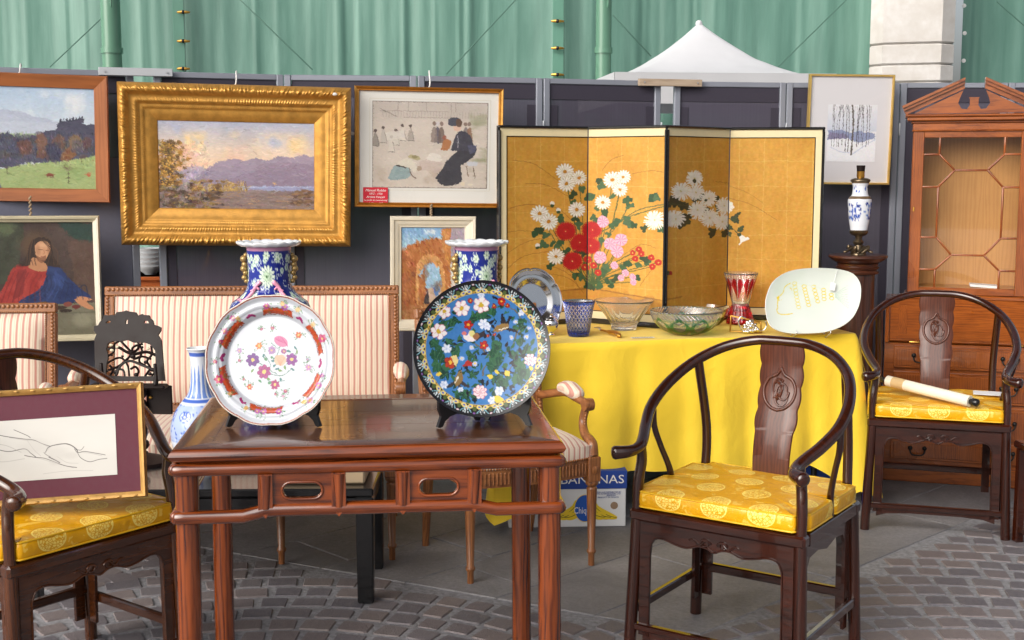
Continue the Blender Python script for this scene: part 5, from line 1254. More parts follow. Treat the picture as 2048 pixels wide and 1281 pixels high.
for x, y, s, c in ((405, 470, 8, (196, 92, 160)), (520, 475, 9, (186, 110, 190)), (505, 455, 6, (228, 180, 120)), (600, 490, 7, (228, 196, 140)), (695, 580, 7, (232, 200, 150)), (755, 665, 11, (204, 84, 130)), (760, 890, 6, (170, 90, 170)), (740, 950, 8, (206, 130, 190)), (690, 1040, 9, (220, 150, 190)), (655, 1050, 7, (232, 190, 120)), (500, 1110, 8, (180, 90, 170)), (405, 1110, 9, (196, 120, 180)), (370, 1110, 7, (190, 100, 180)), (300, 1090, 6, (226, 180, 120)), (195, 1005, 5, (226, 180, 130)), (130, 918, 12, (200, 60, 110)), (100, 812, 6, (190, 70, 130)), (128, 690, 6, (180, 60, 110)), (155, 625, 8, (220, 130, 170)), (200, 545, 8, (210, 110, 170)), (230, 545, 6, (232, 190, 130)), (235, 738, 7, (190, 150, 200)), (237, 797, 4, MAG), (598, 640, 8, (206, 100, 40)), (665, 838, 8, (200, 140, 190)), (657, 790, 4, (150, 110, 180)), (305, 960, 8, (206, 90, 40)), (267, 913, 4, MAG), (467, 1003, 4, MAG), (527, 983, 5, MAG), (515, 1015, 4, (210, 150, 190)), (367, 605, 4, MAG), (433, 598, 5, MAG), (355, 708, 9, (220, 130, 60))):
    sprig(P, *C2(x, y), s*1.08, c)
for a in (((380, 880), (430, 830), (390, 760)), ((430, 880), (500, 890), (560, 850)), ((440, 800), (470, 760), (490, 690)), ((520, 830), (560, 790), (590, 740)), ((400, 900), (440, 930), (520, 920)), ((340, 800), (400, 840), (470, 880)), ((430, 690), (470, 720), (510, 700))):
    P.line([C2(*q) for q in a], 1.2, (84, 130, 110), 1, True)
for x, y in ((440, 780), (445, 800), (470, 850), (490, 860), (540, 740), (580, 720), (590, 745), (370, 925), (420, 910), (430, 935), (495, 915), (520, 840), (400, 790), (385, 770), (455, 830), (545, 800), (565, 850), (320, 860)): P.leaf(*C2(x, y), 5, 2.2, random.uniform(-1, 1.5), random.choice([(92, 150, 110), (70, 130, 130), (120, 160, 90)]))
for x, y, r, c in ((320, 795, 13, (120, 60, 150)), (392, 867, 14, (180, 70, 140)), (560, 790, 12, (150, 70, 160)), (462, 945, 9, (188, 60, 130)), (435, 735, 8, (196, 150, 206)), (510, 740, 5, (190, 110, 170))):
    P.flower(*C2(x, y), r, 7, c, (236, 210, 120), .28, tuple(int(v*.75) for v in c), 1, .3, 2)
P.brush(.7, 3, 60)
P.ell(*C2(490, 680), 15, 10, (222, 132, 172), rot=.5)
for k in range(7): P.line([C2(455+k*3, 665+k*2), C2(490+k*6, 655+k*7), C2(520+k*2, 690+k*4)], .9, (196, 80, 140), .8, True)
P.ell(*C2(490, 795), 12, 11, (236, 196, 168), rough=.1)
for k in range(9): P.line([C2(490, 830), C2(455+k*9, 765)], .7, (214, 150, 120), .7)
wobW = lambda t: 1-.010*np.abs(np.cos(6*t+.3))**6-.003*np.cos(12*t)
PX, PY_ = np.meshgrid(P.X-cx, P.Y-cy); rad = np.hypot(PX, PY_)/(R0*wobW(np.arctan2(PX, -PY_))); m_ = np.clip((rad-.965)/.01, 0, 1)[..., None]; P.a = P.a*(1-m_)+np.array((150, 62, 34))*m_; m_ = np.clip((rad-.983)/.006, 0, 1)[..., None]; P.a = P.a*(1-m_)+np.array((232, 222, 210))*m_
profW = lambda r: .006+.020*np.clip((r-.70)/.30, 0, 1)**.8-.006*np.clip((r-.66)/.05, 0, 1)*0+.010*np.clip((r-.68)/.08, 0, 1)+.002*np.sin(np.clip((r-.8)/.2, 0, 1)*9)*(r > .8)
ds, Rm = seat_dish('porcelain_dish', 'large white porcelain dish with pink flowers and scalloped rim on stand', 546, 722, 3.245, 131, R(13), R(-3))
plate_mesh('painted_face', P, Rm, R0, cx, cy, profW, 'porcelain', ds, wobW, k=.58); plate_back('underside', Rm, profW, wobW, .007, 'porcelain_white', ds)
# ---- cloisonne dish
P = Paint(825, 560, 1102, 840, 1.6, (62, 124, 190)); random.seed(12); cx, cy, R0 = 963, 699, 136
P.noise(14, 5); C3 = lambda x, y: (810+x*.32787, 460+y*.32787)
DG = [(30, 78, 54), (40, 92, 62), (28, 66, 52), (52, 104, 70)]
def twig(pts, w=1.6, c=(112, 96, 60)): P.line([C3(*q) for q in pts], w, c, 1, True)
twig([(420, 690), (475, 735), (530, 800), (480, 840), (475, 890)], 2.2); twig([(530, 480), (620, 470), (700, 540), (660, 700)], 2); twig([(700, 540), (760, 570)], 1.6); twig([(690, 640), (740, 590)], 2.4, (134, 118, 66)); twig([(230, 540), (220, 580)], 2.2); twig([(590, 930), (640, 850), (690, 760)], 1.4); twig([(620, 720), (600, 790)], 1.4)
for _ in range(230):
    a = random.random()*6.28; r = 107*random.random()**.5; x, y = cx+r*math.cos(a), cy+r*math.sin(a)
    P.leaf(x, y, random.uniform(4, 9), random.uniform(1.6, 3.6), random.uniform(-3, 3), random.choice(DG+[(22, 28, 44)]))
for x, y, r in ((470, 520, 20), (430, 535, 15), (520, 490, 16), (240, 580, 13), (300, 555, 12), (150, 600, 14), (200, 770, 20), (300, 740, 16), (170, 690, 15), (240, 850, 22), (280, 680, 12), (190, 830, 16), (550, 760, 20), (555, 800, 18), (540, 840, 16), (560, 700, 14), (690, 830, 20), (720, 890, 20), (680, 930, 18), (740, 740, 16), (590, 940, 18), (560, 920, 15), (400, 770, 12), (360, 1000, 14), (330, 1010, 12), (400, 1040, 14), (540, 990, 12), (700, 690, 12), (700, 600, 12), (240, 900, 12), (420, 880, 12)):
    for k in range(5): P.leaf(*C3(x+random.uniform(-24, 24), y+random.uniform(-18, 18)), r*.62, r*.30, random.uniform(-2, 2), random.choice(DG), (70, 120, 84))
for x, y in ((610, 860), (600, 880), (640, 870), (680, 780), (660, 830), (650, 810), (720, 770), (700, 740), (470, 930), (380, 1000), (420, 1040), (330, 1040), (640, 970), (650, 960), (600, 975), (500, 935), (620, 700), (640, 760)): P.leaf(*C3(x, y), 7, 3, random.uniform(-2, 2), (20, 24, 36))
def bird(x, y, ang, body, wing, s=1.):
    q = C3(x, y); c, sn = math.cos(ang), math.sin(ang); T = lambda a, b: (q[0]+s*(a*c-b*sn), q[1]+s*(a*sn+b*c))
    P.poly([T(2, -4), T(10, -26), T(14, -24), T(12, -6), T(26, -16), T(28, -12), T(14, 2)], wing); P.poly([T(8, 2), T(26, 14), T(30, 26), T(22, 20), T(4, 6)], wing)
    P.poly(smooth_curve([T(-18, 3), T(-8, -5), T(6, -6), T(18, 2), T(6, 8), T(-8, 7), T(-18, 3)], 4), body); P.poly([T(-18, 2), T(-26, 3), T(-17, 5)], (30, 26, 24)); P.line([T(-4, 4), T(12, 5)], 2, (240, 236, 220)); P.ell(*T(-13, 1), 1., 1., (20, 20, 20))
bird(585, 595, -.35, (150, 116, 64), (34, 32, 44)); bird(330, 905, 1.9, (140, 112, 66), (60, 56, 58), .95)
q = C3(395, 640); P.ell(q[0], q[1]+3, 14, 10, (238, 226, 230), rot=.5); P.ell(q[0]+6, q[1]-1, 6, 9, (226, 214, 140), rot=-.6); P.ell(q[0]-9, q[1]-7, 7.5, 7.5, (92, 110, 190)); P.ell(q[0]-11, q[1]-3, 4.5, 4, (214, 120, 120)); P.poly([(q[0]+8, q[1]), (q[0]+30, q[1]-8), (q[0]+28, q[1]+2), (q[0]+14, q[1]+12)], (48, 40, 46)); P.ell(q[0]+13, q[1]+3, 6, 7, (150, 100, 64), rot=.8)
for x, y, r, c in ((385, 580, 9, (184, 40, 32)), (480, 705, 9, (190, 44, 34)), (275, 808, 12, (184, 60, 34)), (590, 440, 8, (176, 36, 28)), (545, 465, 4, (176, 36, 28)), (625, 465, 4, (176, 36, 28)), (400, 432, 5, (184, 50, 40)), (505, 645, 3, (200, 50, 60)), (545, 640, 3, (200, 50, 60))): P.flower(*C3(x, y), r, 5, c, (236, 180, 60), .28, (110, 20, 20))
P.poly([C3(*a) for a in ((345, 830), (380, 795), (415, 810), (405, 830), (360, 835))], (176, 46, 34)); P.poly([C3(*a) for a in ((275, 770), (310, 765), (325, 800), (310, 830), (290, 800))], (226, 206, 140), 1, 2)
for x, y, r in ((240, 500, 12.5), (345, 480, 16), (465, 460, 16), (205, 620, 16)): P.flower(*C3(x, y), r, 6, (246, 240, 242), (206, 172, 50), .3, (214, 130, 150), 1, random.random(), 1)
for x, y, r in ((455, 990, 14), (762, 800, 12)): P.flower(*C3(x, y), r, 8, (246, 228, 232), (220, 180, 190), .25, (206, 120, 140), 1, .4, 2)
for x, y, r in ((255, 725, 9), (570, 985, 9), (525, 1040, 8), (480, 575, 10), (500, 590, 7), (335, 975, 5), (710, 512, 6), (465, 398, 7), (235, 945, 8)): P.flower(*C3(x, y), r, 6, (228, 234, 246), (190, 200, 230), .25, (170, 190, 230))
for x, y in ((405, 718), (345, 785), (425, 818), (650, 660), (740, 655), (675, 565), (755, 605), (505, 730)): P.flower(*C3(x, y), 5, 9, (190, 204, 240), (238, 206, 110), .35, None)
for x, y, r in ((515, 897, 6), (620, 877, 7), (568, 1040, 11), (558, 868, 5), (205, 880, 6), (765, 850, 5)): P.ell(*C3(x, y), r, r*.72, (236, 206, 74), rot=random.uniform(-1, 1), rough=.1)
P.brush(1.0, 5, 50)
# border of lotus lappets
PX, PY_ = np.meshgrid(P.X-cx, P.Y-cy); rad = np.hypot(PX, PY_); bm_ = (rad > 112)[..., None]; P.a = np.where(bm_, np.array((24, 22, 24.)), P.a)
for k in range(24):
    a = 360/24*k; t = R(a)
    for s_ in (-1, 1): P.ell(*pol(116.5, a+s_*3.1), 6.2, 4.2, (232, 210, 128), rot=t+s_*.35); P.ell(*pol(116.5, a+s_*3.0), 2.4, 1.8, (76, 96, 190), rot=t)
    for s_, l in ((-3.4, 10), (-1.4, 11), (.4, 11.5), (1.6, 11), (3.4, 10)):
        p_ = pol(119, a+s_*.35); p2 = pol(119+l, a+s_*1.5); P.line([p_, p2], 1.5, (150, 206, 220) if abs(s_) > 2 else (226, 238, 244)); 
    P.ell(*pol(121, a), 1.8, 1.8, (206, 150, 70))
    P.ell(*pol(120, a+7.5), 4.2, 5.2, (82, 98, 50), rot=t); P.ell(*pol(114.5, a+7.5), 2.4, 1.6, (214, 166, 64), rot=t); P.ell(*pol(129, a+7.5), 2.6, 1.5, (236, 210, 220) if k % 2 else (140, 96, 170), rot=t)
P.line([(cx+112*math.cos(a), cy+112*math.sin(a)) for a in np.linspace(0, 6.29, 120)], 1.1, (206, 176, 100)); m_ = np.clip((np.hypot(PX, PY_)-132.5)/1., 0, 1)[..., None]; P.a = P.a*(1-m_)+np.array((26, 24, 30.))*m_
profC = lambda r: .004+.030*r**2.2; wobC = lambda t: 1+0*t
ds2, Rm = seat_dish('cloisonne_dish', 'large blue cloisonne dish with birds and blossoms on a black stand', 963, 699, 3.245, 136, R(12), R(3))
plate_mesh('enamel_face', P, Rm, R0, cx, cy, profC, 'enamel', ds2, wobC, k=.60); plate_back('underside', Rm, profC, wobC, .006, 'ebony', ds2)
f1 = atZ(550, 852, TH); f2 = atZ(972, 850, TH)
plate_stand('black plate stand under the white flowered porcelain dish', (f1.x, 3.225, TH+.0005), R(1)); plate_stand('black plate stand under the blue cloisonne dish', (f2.x-.004, 3.225, TH+.0005), R(5))
# ================================================================== pair of tall blue vases behind the dishes
def big_vase(label, px, Y, rz, seed):
    c = atZ(px, 700, TH); x = atY(px, 600, Y).x; o = thing('tall_blue_vase', label, 'vase', (x, Y, TH+.0005), rz, 'pair of tall blue vases')
    W, H = 400, 330; P = Paint(0, 0, W, H, 1.7, (32, 44, 132)); random.seed(seed); P.noise(26, 5)
    for _ in range(330):      # white scrolls
        x0, y0 = random.uniform(0, W), random.uniform(14, H); r = random.uniform(4, 9); a = random.random()*6.28; P.line([(x0+r*(1-.6*t)*math.cos(a+5*t), y0+r*(1-.6*t)*math.sin(a+5*t)) for t in np.linspace(0, 1, 9)], 1.5, (214, 228, 232))
    for _ in range(110): x0, y0 = random.uniform(0, W), random.uniform(10, H); P.flower(x0, y0, random.uniform(5, 8), 6, (214, 230, 214), (120, 160, 130), .3, (120, 150, 170))
    for k in range(4):
        x0 = 200+k*100-200; y0 = 62; 
        P.flower(x0, y0, 24, 14, (222, 236, 216), (110, 160, 120), .2, (90, 120, 140), 1., 0, 2); P.flower(x0, y0, 11, 8, (196, 220, 190), (70, 110, 70), .3, (80, 110, 90))
        for (dx, dy) in ((-32, -36), (32, -36), (30, 42), (-30, 42), (0, -44)): P.flower(x0+dx, y0+dy, 9, 6, (222, 236, 216), (140, 170, 120), .3, (100, 130, 150))
        for dy in (100, 104, 108, 112, 117): P.line([(x0-6, dy), (x0+6, dy)], 1.3, (206, 180, 130))
        for dx in (-6, 0, 6): P.line([(x0+dx, 100), (x0+dx, 118)], 1.3, (206, 180, 130))
    P.poly([(0, 0), (W, 0), (W, 9), (0, 9)], (196, 140, 170)); 
    prof = [(.0640, .452), (.0625, .42), (.0605, .385), (.0615, .35), (.068, .325), (.090, .302), (.110, .285), (.119, .25), (.117, .19), (.100, .10), (.082, .04), (.078, .012), (.080, .0)]
    lathe_paint('painted_body', prof, 220, P, 'porcelain', o, 9)
    vs = []; n = 96; fs = []; pr = [(.060, .455), (.066, .450), (.080, .452), (.0905, .4595), (.0905, .4635), (.084, .4650), (.060, .456), (.050, .42)]
    for i, (r, z) in enumerate(pr):
        for j in range(n): t = 2*PI*j/n; e = max(0, (r-.07)/.02); s_ = abs(math.sin(t*8)); vs.append((r*(1+.025*e*s_)*math.cos(t), r*(1+.025*e*s_)*math.sin(t), z+e*.004*(s_-.5)))
    for i in range(len(pr)-1): fs += [(i*n+j, i*n+(j+1) % n, (i+1)*n+(j+1) % n, (i+1)*n+j) for j in range(n)]
    m = MB(); m.add(vs, fs); m.build('scalloped_rim', 'porcelain_white', o, 70)
    for sx in (-1, 1):      # gilt lion handles on the neck
        m = MB()
        for (r, z, q) in ((.066, .425, .007), (.072, .414, .011), (.070, .398, .009), (.073, .386, .010), (.068, .374, .008), (.072, .360, .008), (.066, .350, .007)): m.ball((sx*r, 0, z), q, 8, 6, (1, 1.3, 1))
        m.build('lion_handle', 'gold_glaze', o, 60)
        for f in (-1, 1):   # pink lizard dragons on the shoulder
            m = MB(); q = []
            for t in np.linspace(0, 1, 14): a = sx*(.30+.75*t); z = .352-.062*t**.7+.010*math.sin(t*8); r = np.interp(z, [.25, .285, .302, .325, .352], [.119, .110, .090, .068, .0615])+.004; q.append((r*math.sin(a), f*-r*math.cos(a), z))
            m.tube(q, [.0065*(1-.5*t) for t in np.linspace(0, 1, 14)], 7)
            for t in (3, 8): p = Vector(q[t]); m.tube([p, p+Vector((sx*.008, f*-.004, -.010)), p+Vector((sx*.014, f*-.004, -.012))], .003, 5); p2 = Vector(q[t]); m.tube([p2, p2+Vector((-sx*.009, f*-.004, -.008))], .003, 5)
            m.build('lizard_relief', 'pink_glaze', o, 60)
    return o
big_vase('tall blue vase with scalloped white rim behind the white porcelain dish', 540, 3.60, R(4), 3); big_vase('tall blue vase with scalloped white rim behind the blue cloisonne dish', 954, 3.61, R(28), 8)
# ---- bottle vase on the low table
c = atY(400, 760, 4.50); bv = thing('bottle_vase', 'blue and white bottle vase with long neck left of the dishes', 'vase', (c.x, 4.50, LH+.0005))
P = Paint(0, 0, 360, 330, 1.5, (222, 228, 238)); random.seed(2)
P.poly([(0, 8), (360, 8), (360, 18), (0, 18)], (80, 110, 196)); 
for k in range(14): x0 = k*360/14; P.poly([(x0, 66), (x0+8, 40), (x0+13, 66), (x0+17, 128), (x0-2, 128)], (96, 130, 206), .85)
P.poly([(0, 132), (360, 132), (360, 140), (0, 140)], (74, 108, 196)); P.poly([(0, 146), (360, 146), (360, 240), (0, 240)], (110, 142, 212), .45)
for _ in range(420): P.ell(random.uniform(0, 360), random.uniform(146, 325), random.uniform(1.5, 4.5), random.uniform(1, 3), random.choice([(52, 86, 184), (84, 120, 206), (214, 222, 240), (60, 96, 190)]), .9, random.random()*3, rough=.3)
for k in range(8): x0 = 22+k*45; P.ell(x0, 172, 15, 14, (70, 104, 196)); P.ell(x0, 172, 12, 11, (206, 216, 238)); P.flower(x0, 172, 9, 6, (66, 100, 192), (220, 228, 244), .3, None)
lathe_paint('painted_body', [(.046, .452), (.040, .444), (.034, .42), (.033, .37), (.036, .32), (.046, .285), (.070, .255), (.096, .215), (.110, .165), (.108, .11), (.088, .05), (.066, .015), (.066, .0)], 220, P, 'porcelain', bv, 8)
m = MB(); m.lathe([(.046, .452), (.0455, .4545), (.041, .452), (.030, .42), (.028, .36)], 40, cap=False); m.build('mouth', 'porcelain_white', bv, 70)
# ---- carved reading stand
cs = thing('carved_book_stand', 'dark carved pierced book stand in front of the striped sofa', 'book stand', (*atY(262, 800, 4.60).xy, LH+.0005), R(-4))
K = 4.60/FPX*1.0; cxp, bz = 262, atY(262, 775, 4.60).z-LH
C4 = lambda x, y: ((160+x*.2342-cxp)*K, bz+(775-(600+y*.2342))*K)
out = [(140, 700), (120, 640), (95, 340), (110, 290), (85, 260), (85, 220), (120, 212), (135, 180), (160, 160), (165, 120), (215, 125), (240, 118), (265, 125), (280, 95), (340, 88), (365, 78), (395, 88), (450, 95), (470, 125), (510, 108), (520, 118), (570, 120), (580, 145), (605, 165), (615, 200), (650, 210), (680, 225), (680, 255), (658, 290), (690, 340), (725, 600), (740, 690)]
hole = [(215, 650), (215, 560), (225, 480), (205, 420), (215, 370), (255, 350), (330, 350), (390, 338), (440, 360), (540, 360), (600, 380), (640, 430), (650, 520), (655, 600), (640, 650), (430, 655)]
holes = [[C4(*p) for p in hole], [C4(*p) for p in ((185, 190), (200, 172), (235, 168), (225, 192))], [C4(*p) for p in ((525, 190), (530, 168), (560, 168), (575, 190))], [C4(*p) for p in ((362, 198), (365, 160), (385, 160), (385, 198))]]
tl = Matrix.Translation((0, 0, bz)) @ Matrix.Rotation(R(-14), 4, 'X') @ Matrix.Translation((0, 0, -bz))
m = MB(); m.prism([C4(*p) for p in out], .012, tl, holes=holes); brd = m.build('carved_board', 'ebony_brown', cs)
m = MB(); random.seed(6)
def br(pts, w): m.tube([tl @ Vector((C4(*p)[0], 0, C4(*p)[1])) for p in smooth_curve(pts, 5)], w, 6)
for pts, w in (([(215, 610), (330, 560), (420, 470), (440, 400), (520, 370)], .0045), ([(220, 420), (300, 400), (380, 440), (450, 460), (560, 440), (650, 470)], .006), ([(300, 650), (340, 560), (420, 520), (540, 560), (650, 600)], .005), ([(220, 540), (290, 500), (350, 500), (400, 560), (420, 650)], .004), ([(330, 350), (370, 390), (420, 440), (450, 500), (520, 480), (600, 500)], .005), ([(480, 360), (520, 430), (500, 520), (560, 560)], .004), ([(560, 650), (600, 580), (570, 520), (610, 460), (600, 390)], .0045), ([(220, 480), (270, 440), (270, 380), (310, 350)], .004), ([(250, 650), (270, 600), (240, 560)], .0045), ([(480, 650), (500, 610), (470, 570), (430, 590)], .0045), ([(420, 450), (480, 420), (490, 370)], .005), ([(380, 650), (360, 600), (300, 590)], .004), ([(620, 650), (640, 610), (600, 600)], .004)): br(pts, w)
for x, y, r in ((440, 480, .012), (560, 530, .009), (300, 620, .011), (480, 640, .010), (600, 630, .009), (250, 470, .006), (350, 480, .006), (520, 400, .006)): p = C4(x, y); m.ball(tl @ Vector((p[0], 0, p[1])), r, 8, 6, (1, .4, .8))
m.build('pierced_branches', 'ebony_brown', brd, 60)
for x, y in ((255, 430), (575, 412), (245, 385), (300, 400)): p = C4(x, y); m = MB(); m.ball(tl @ Vector((p[0], -.004, p[1])), .006, 8, 6, (1.3, .4, .9)); m.build('shell_inlay', 'cream_edge', brd, 60)
m = MB(); m.box((C4(445, 690)[0], -.022, bz+.008), (.285, .052, .016), .006); ld = m.build('ledge', 'ebony_brown', cs)
for x in (215, 690): m = MB(); p = C4(x, 640); m.tube(smooth_curve([(p[0], -.040, bz+.016), (p[0], -.030, bz+.04), (p[0]-.006, -.020, bz+.09)], 4), [.010]*4+[.007]*5, 8); m.build('page_stop', 'ebony_brown', ld, 60)
sxp = C4(520, 800)[0]; pr = []
for i in range(40): z = .02+(bz-.02)*i/39; pr.append((sxp+.007*math.cos(i*.9), .02+.007*math.sin(i*.9), z))
m = MB(); m.tube(pr, [.011+.003*math.sin(i*1.1) for i in range(40)], 10); m.build('twisted_stem', 'ebony_brown', cs, 60)
m = MB(); m.lathe([(.10, 0), (.10, .012), (.07, .02), (.03, .032), (.018, .036)], 28, (sxp, .02, 0)); m.build('round_base', 'ebony_brown', cs, 40)
m = MB(); m.box((C4(650, 860)[0], .045, bz-.055), (.098, .012, .11), .003); m.build('rear_support', 'ebony_brown', cs)
m = MB(); m.ball((C4(580, 880)[0], .036, bz-.045), .007); m.build('brass_catch', 'brass', cs, 60)
# ================================================================== glass and silver on the yellow cloth
t = NT('cut_glass'); a = t.n('VertexColor'); a.layer_name = 'Col'; t.col(a.outputs[0]).set(Roughness=.02, IOR=1.5, Transmission_Weight=.95)
def vessel(prof_out, prof_in, nseg, colf, dispf, name, parent, mat='cut_glass', sub=8):
    """solid glass wall: outer profile upward, inner profile downward"""
    po = smooth_curve(prof_out, sub); pi = smooth_curve(prof_in, 4); th = np.linspace(0, 2*PI, nseg, endpoint=False); rows = []; cols = []
    zt_ = po[-1][1]
    for r, z in po:
        v = z/zt_; d = dispf(th, v); rr = r+d; rows.append(np.stack([rr*np.sin(th), -rr*np.cos(th), np.full(nseg, z)], -1)); cols.append(colf(th, v))
    rows.insert(0, rows[0]*np.array([.02, .02, 1])); cols.insert(0, cols[0])
    for r, z in pi: rows.append(np.stack([r*np.sin(th), -r*np.cos(th), np.full(nseg, z)], -1)); cols.append(np.ones((nseg, 3)))
    rows.append(rows[-1]*np.array([.01, .01, 1])); cols.append(np.ones((nseg, 3)))
    return link(grid_mesh(name, np.array(rows)[::-1], np.array(cols)[::-1], True), name, mat, parent)
clr = np.array((1., 1., .99))
def onc(px, py, dz=0.): p = atZ(px, py, CT); return (p.x, p.y, CT+.0005+dz)
# blue tumbler
def tri(x): return np.abs(((x+1) % 2)-1)
def diam(th, v, n, m): u = th/(2*PI)*n*2; w = v*m*2; a = tri(u+w); b = tri(u-w); return np.minimum(np.minimum(a, 1-a), np.minimum(b, 1-b))*2
o = thing('blue_tumbler', 'blue and clear cut crystal tumbler with diamond pattern', 'glass', onc(1157, 672))
def cf(th, v): d = diam(th, v, 11, 3.0); k = ((d > .24) | (v < .14) | (v > .90))[:, None]; return np.where(k, np.array((.015, .06, .62)), clr)
def df(th, v): return -.0035*np.clip(1-diam(th, v, 11, 3.0)/.24, 0, 1)*(.1 < v < .8)-(.0015*np.abs(np.sin(th*18)) if .8 <= v < .93 else 0)
vessel([(.045, 0), (.047, .006), (.050, .02), (.0585, .08), (.066, .125), (.072, .148), (.073, .155)], [(.0685, .156), (.062, .125), (.052, .06), (.043, .018)], 264, cf, df, 'crystal_wall', o)
# clear fluted bowl
o = thing('fluted_glass_bowl', 'clear flared glass bowl with fluted sides between tumbler and green bowl', 'bowl', onc(1248, 659))
vessel([(.058, 0), (.060, .008), (.058, .018), (.075, .045), (.110, .095), (.136, .131), (.138, .135)], [(.132, .135), (.104, .095), (.068, .045), (.040, .030)], 180, lambda th, v: np.ones((180, 3)), lambda th, v: -.0035*np.abs(np.sin(th*10))**.6*(.12 < v < .85), 'glass_wall', o)
# green overlay bowl
o = thing('green_crystal_bowl', 'low round crystal bowl cut to green and clear', 'bowl', onc(1372, 669))
def cfg(th, v):
    u = ((th/(2*PI)*9) % 1)-.5; e = np.hypot(u/.30, (v-.42)/.22); arch = np.abs(u)*1.1+.25; return np.where(((e > 1) & (v < .80-.75*np.abs(np.abs(u)-.0)*1.0) & (v > .06) & (e < 1.9))[:, None], np.array((.03, .36, .14)), clr)
def dfg(th, v):
    u = ((th/(2*PI)*9) % 1)-.5; e = np.hypot(u/.30, (v-.42)/.22); return -.004*np.clip(1.1-e, 0, 1)-.0028*np.abs(np.sin(th*27+v*20))*(v > .66)
vessel([(.060, 0), (.070, .004), (.108, .022), (.140, .052), (.158, .085), (.163, .108)], [(.157, .109), (.145, .07), (.115, .036), (.07, .018)], 324, cfg, dfg, 'crystal_wall', o)
# clear dish behind
p = atZ(1416, 652, CT); o = thing('frosted_glass_dish', 'plain pale glass dish half hidden behind the green crystal bowl', 'bowl', (p.x, p.y+.03, CT+.0005))
m = MB(); m.lathe([(.05, 0), (.06, .004), (.085, .03), (.103, .062), (.110, .088), (.105, .088), (.096, .06), (.078, .034), (.045, .012)], 64, cap=False); m.v.append((0, 0, .012)); n0 = len(m.v)-1; m.f += [(8*64+j, 8*64+(j+1) % 64, n0) for j in range(64)]; m.v.append((0, 0, 0)); m.f += [(j, n0+1, (j+1) % 64) for j in range(64)]; m.build('glass_wall', 'frosted_glass' if 'frosted_glass' in M else 'glass_clear', o, 60)
# red vase
o = thing('red_crystal_vase', 'waisted red and clear cut crystal vase by the gold screen', 'vase', onc(1480, 648))
def cfr(th, v):
    u = ((th/(2*PI)*7) % 1)-.5; heart = (v > .46) & (v < .90) & (np.abs(u) < .49*(v-.44)/.34) & (np.abs(u) > .035) & (v < .93-.5*np.abs(np.abs(u)-.22)); k = heart | (v < .36); return np.where(np.asarray(k)[:, None]*np.ones((len(th), 1), bool), np.array((.50, .004, .012)), clr)
def dfr(th, v):
    if v < .36: return -.002*np.abs(np.sin(th*12))
    u = ((th/(2*PI)*7) % 1)-.5; return -.0035*np.exp(-(u/.06)**2)*(v > .5)-.002*np.abs(np.sin(th*14))*(v > .88)
vessel([(.064, 0), (.066, .010), (.058, .04), (.047, .075), (.041, .092), (.042, .104), (.052, .140), (.066, .190), (.078, .228), (.082, .243)], [(.077, .243), (.062, .19), (.046, .13), (.034, .095), (.030, .06)], 280, cfr, dfr, 'crystal_wall', o)
# silver lobed dish leaning on a wire stand
c = atY(1064, 603, 5.52); o = thing('silver_dish', 'lobed silver dish standing upright behind the cloisonne dish', 'dish', c); o.rotation_euler = (R(-14), 0, R(33))
r = np.linspace(.001, 1, 60)[:, None]; th = np.linspace(0, 2*PI, 240, endpoint=False)[None]
def sprof(r): return np.interp(r, [0, .55, .66, .70, .80, .93, .96, 1.0], [0, .001, .012, .016, .017, .022, .026, .024])
lob = 1+.030*np.abs(np.sin(th*3))**.6*np.clip((r-.6)/.3, 0, 1)-.02*np.exp(-((np.mod(th*3/PI+.5, 1)-.5)/.06)**2)*np.clip((r-.7)/.3, 0, 1)
V = np.stack([r*lob*np.sin(th)*.145, -sprof(r)*np.ones_like(th), r*lob*np.cos(th)*.145], -1); V2 = V.copy(); V2[..., 1] += .003
link(grid_mesh('face', V[::-1], None, True), 'face', 'silver', o); link(grid_mesh('underside', V2, None, True), 'underside', 'silver', o)
m = MB(); m.tube(smooth_curve([(-.05, .004, -.10), (-.05, .05, -.146), (-.05, -.02, -.150), (-.05, -.032, -.135)], 5), .0025, 6); m.tube(smooth_curve([(.05, .004, -.10), (.05, .05, -.146), (.05, -.02, -.150), (.05, -.032, -.135)], 5), .0025, 6); m.build('wire_stand', 'steel_wire', o, 60)
o = thing('silver_cup', 'small round silver cup beside the blue tumbler', 'cup', onc(1102, 672)); o.location.z = CT+.0005
m = MB(); m.lathe([(.018, 0), (.020, .004), (.010, .010), (.011, .016), (.028, .030), (.034, .048), (.030, .066), (.024, .074)], 32); m.build('bowl', 'silver', o, 60); m = MB(); m.lathe([(.025, .074), (.020, .083), (.006, .088), (.008, .095), (.003, .099)], 24); m.build('lid', 'silver', o, 60)
# salad servers with an amber handle, small card
a, b = Vector(onc(1196, 664)), Vector(onc(1240, 677)); d = b-a; o = thing('amber_server', 'small amber-handled serving fork lying on the yellow cloth', 'fork', a, math.atan2(d.y, d.x)); L = d.length
m = MB(); m.tube(smooth_curve([(.03, 0, .012), (L*.5, 0, .013), (L*.8, 0, .016), (L, 0, .008)], 5), [.005]*5+[.009]*5+[.011]*5+[.005], 10); m.build('handle', 'brass', o, 60)
for s in (-1, 0, 1): m = MB(); m.tube([(.035, s*.004, .012), (.0, s*.009, .020), (-.02, s*.010, .016)], .002, 6); m.build('tine', 'steel_wire', o, 60)
a = Vector(onc(1285, 676)); o = thing('price_slip', 'small pale slip with two written lines on the yellow cloth', 'price tag', a, R(10))
m = MB(); m.box((0, 0, .0008), (.105, .032, .0012), .0004); m.build('slip', 'scroll_paper', o)
random.seed(3)
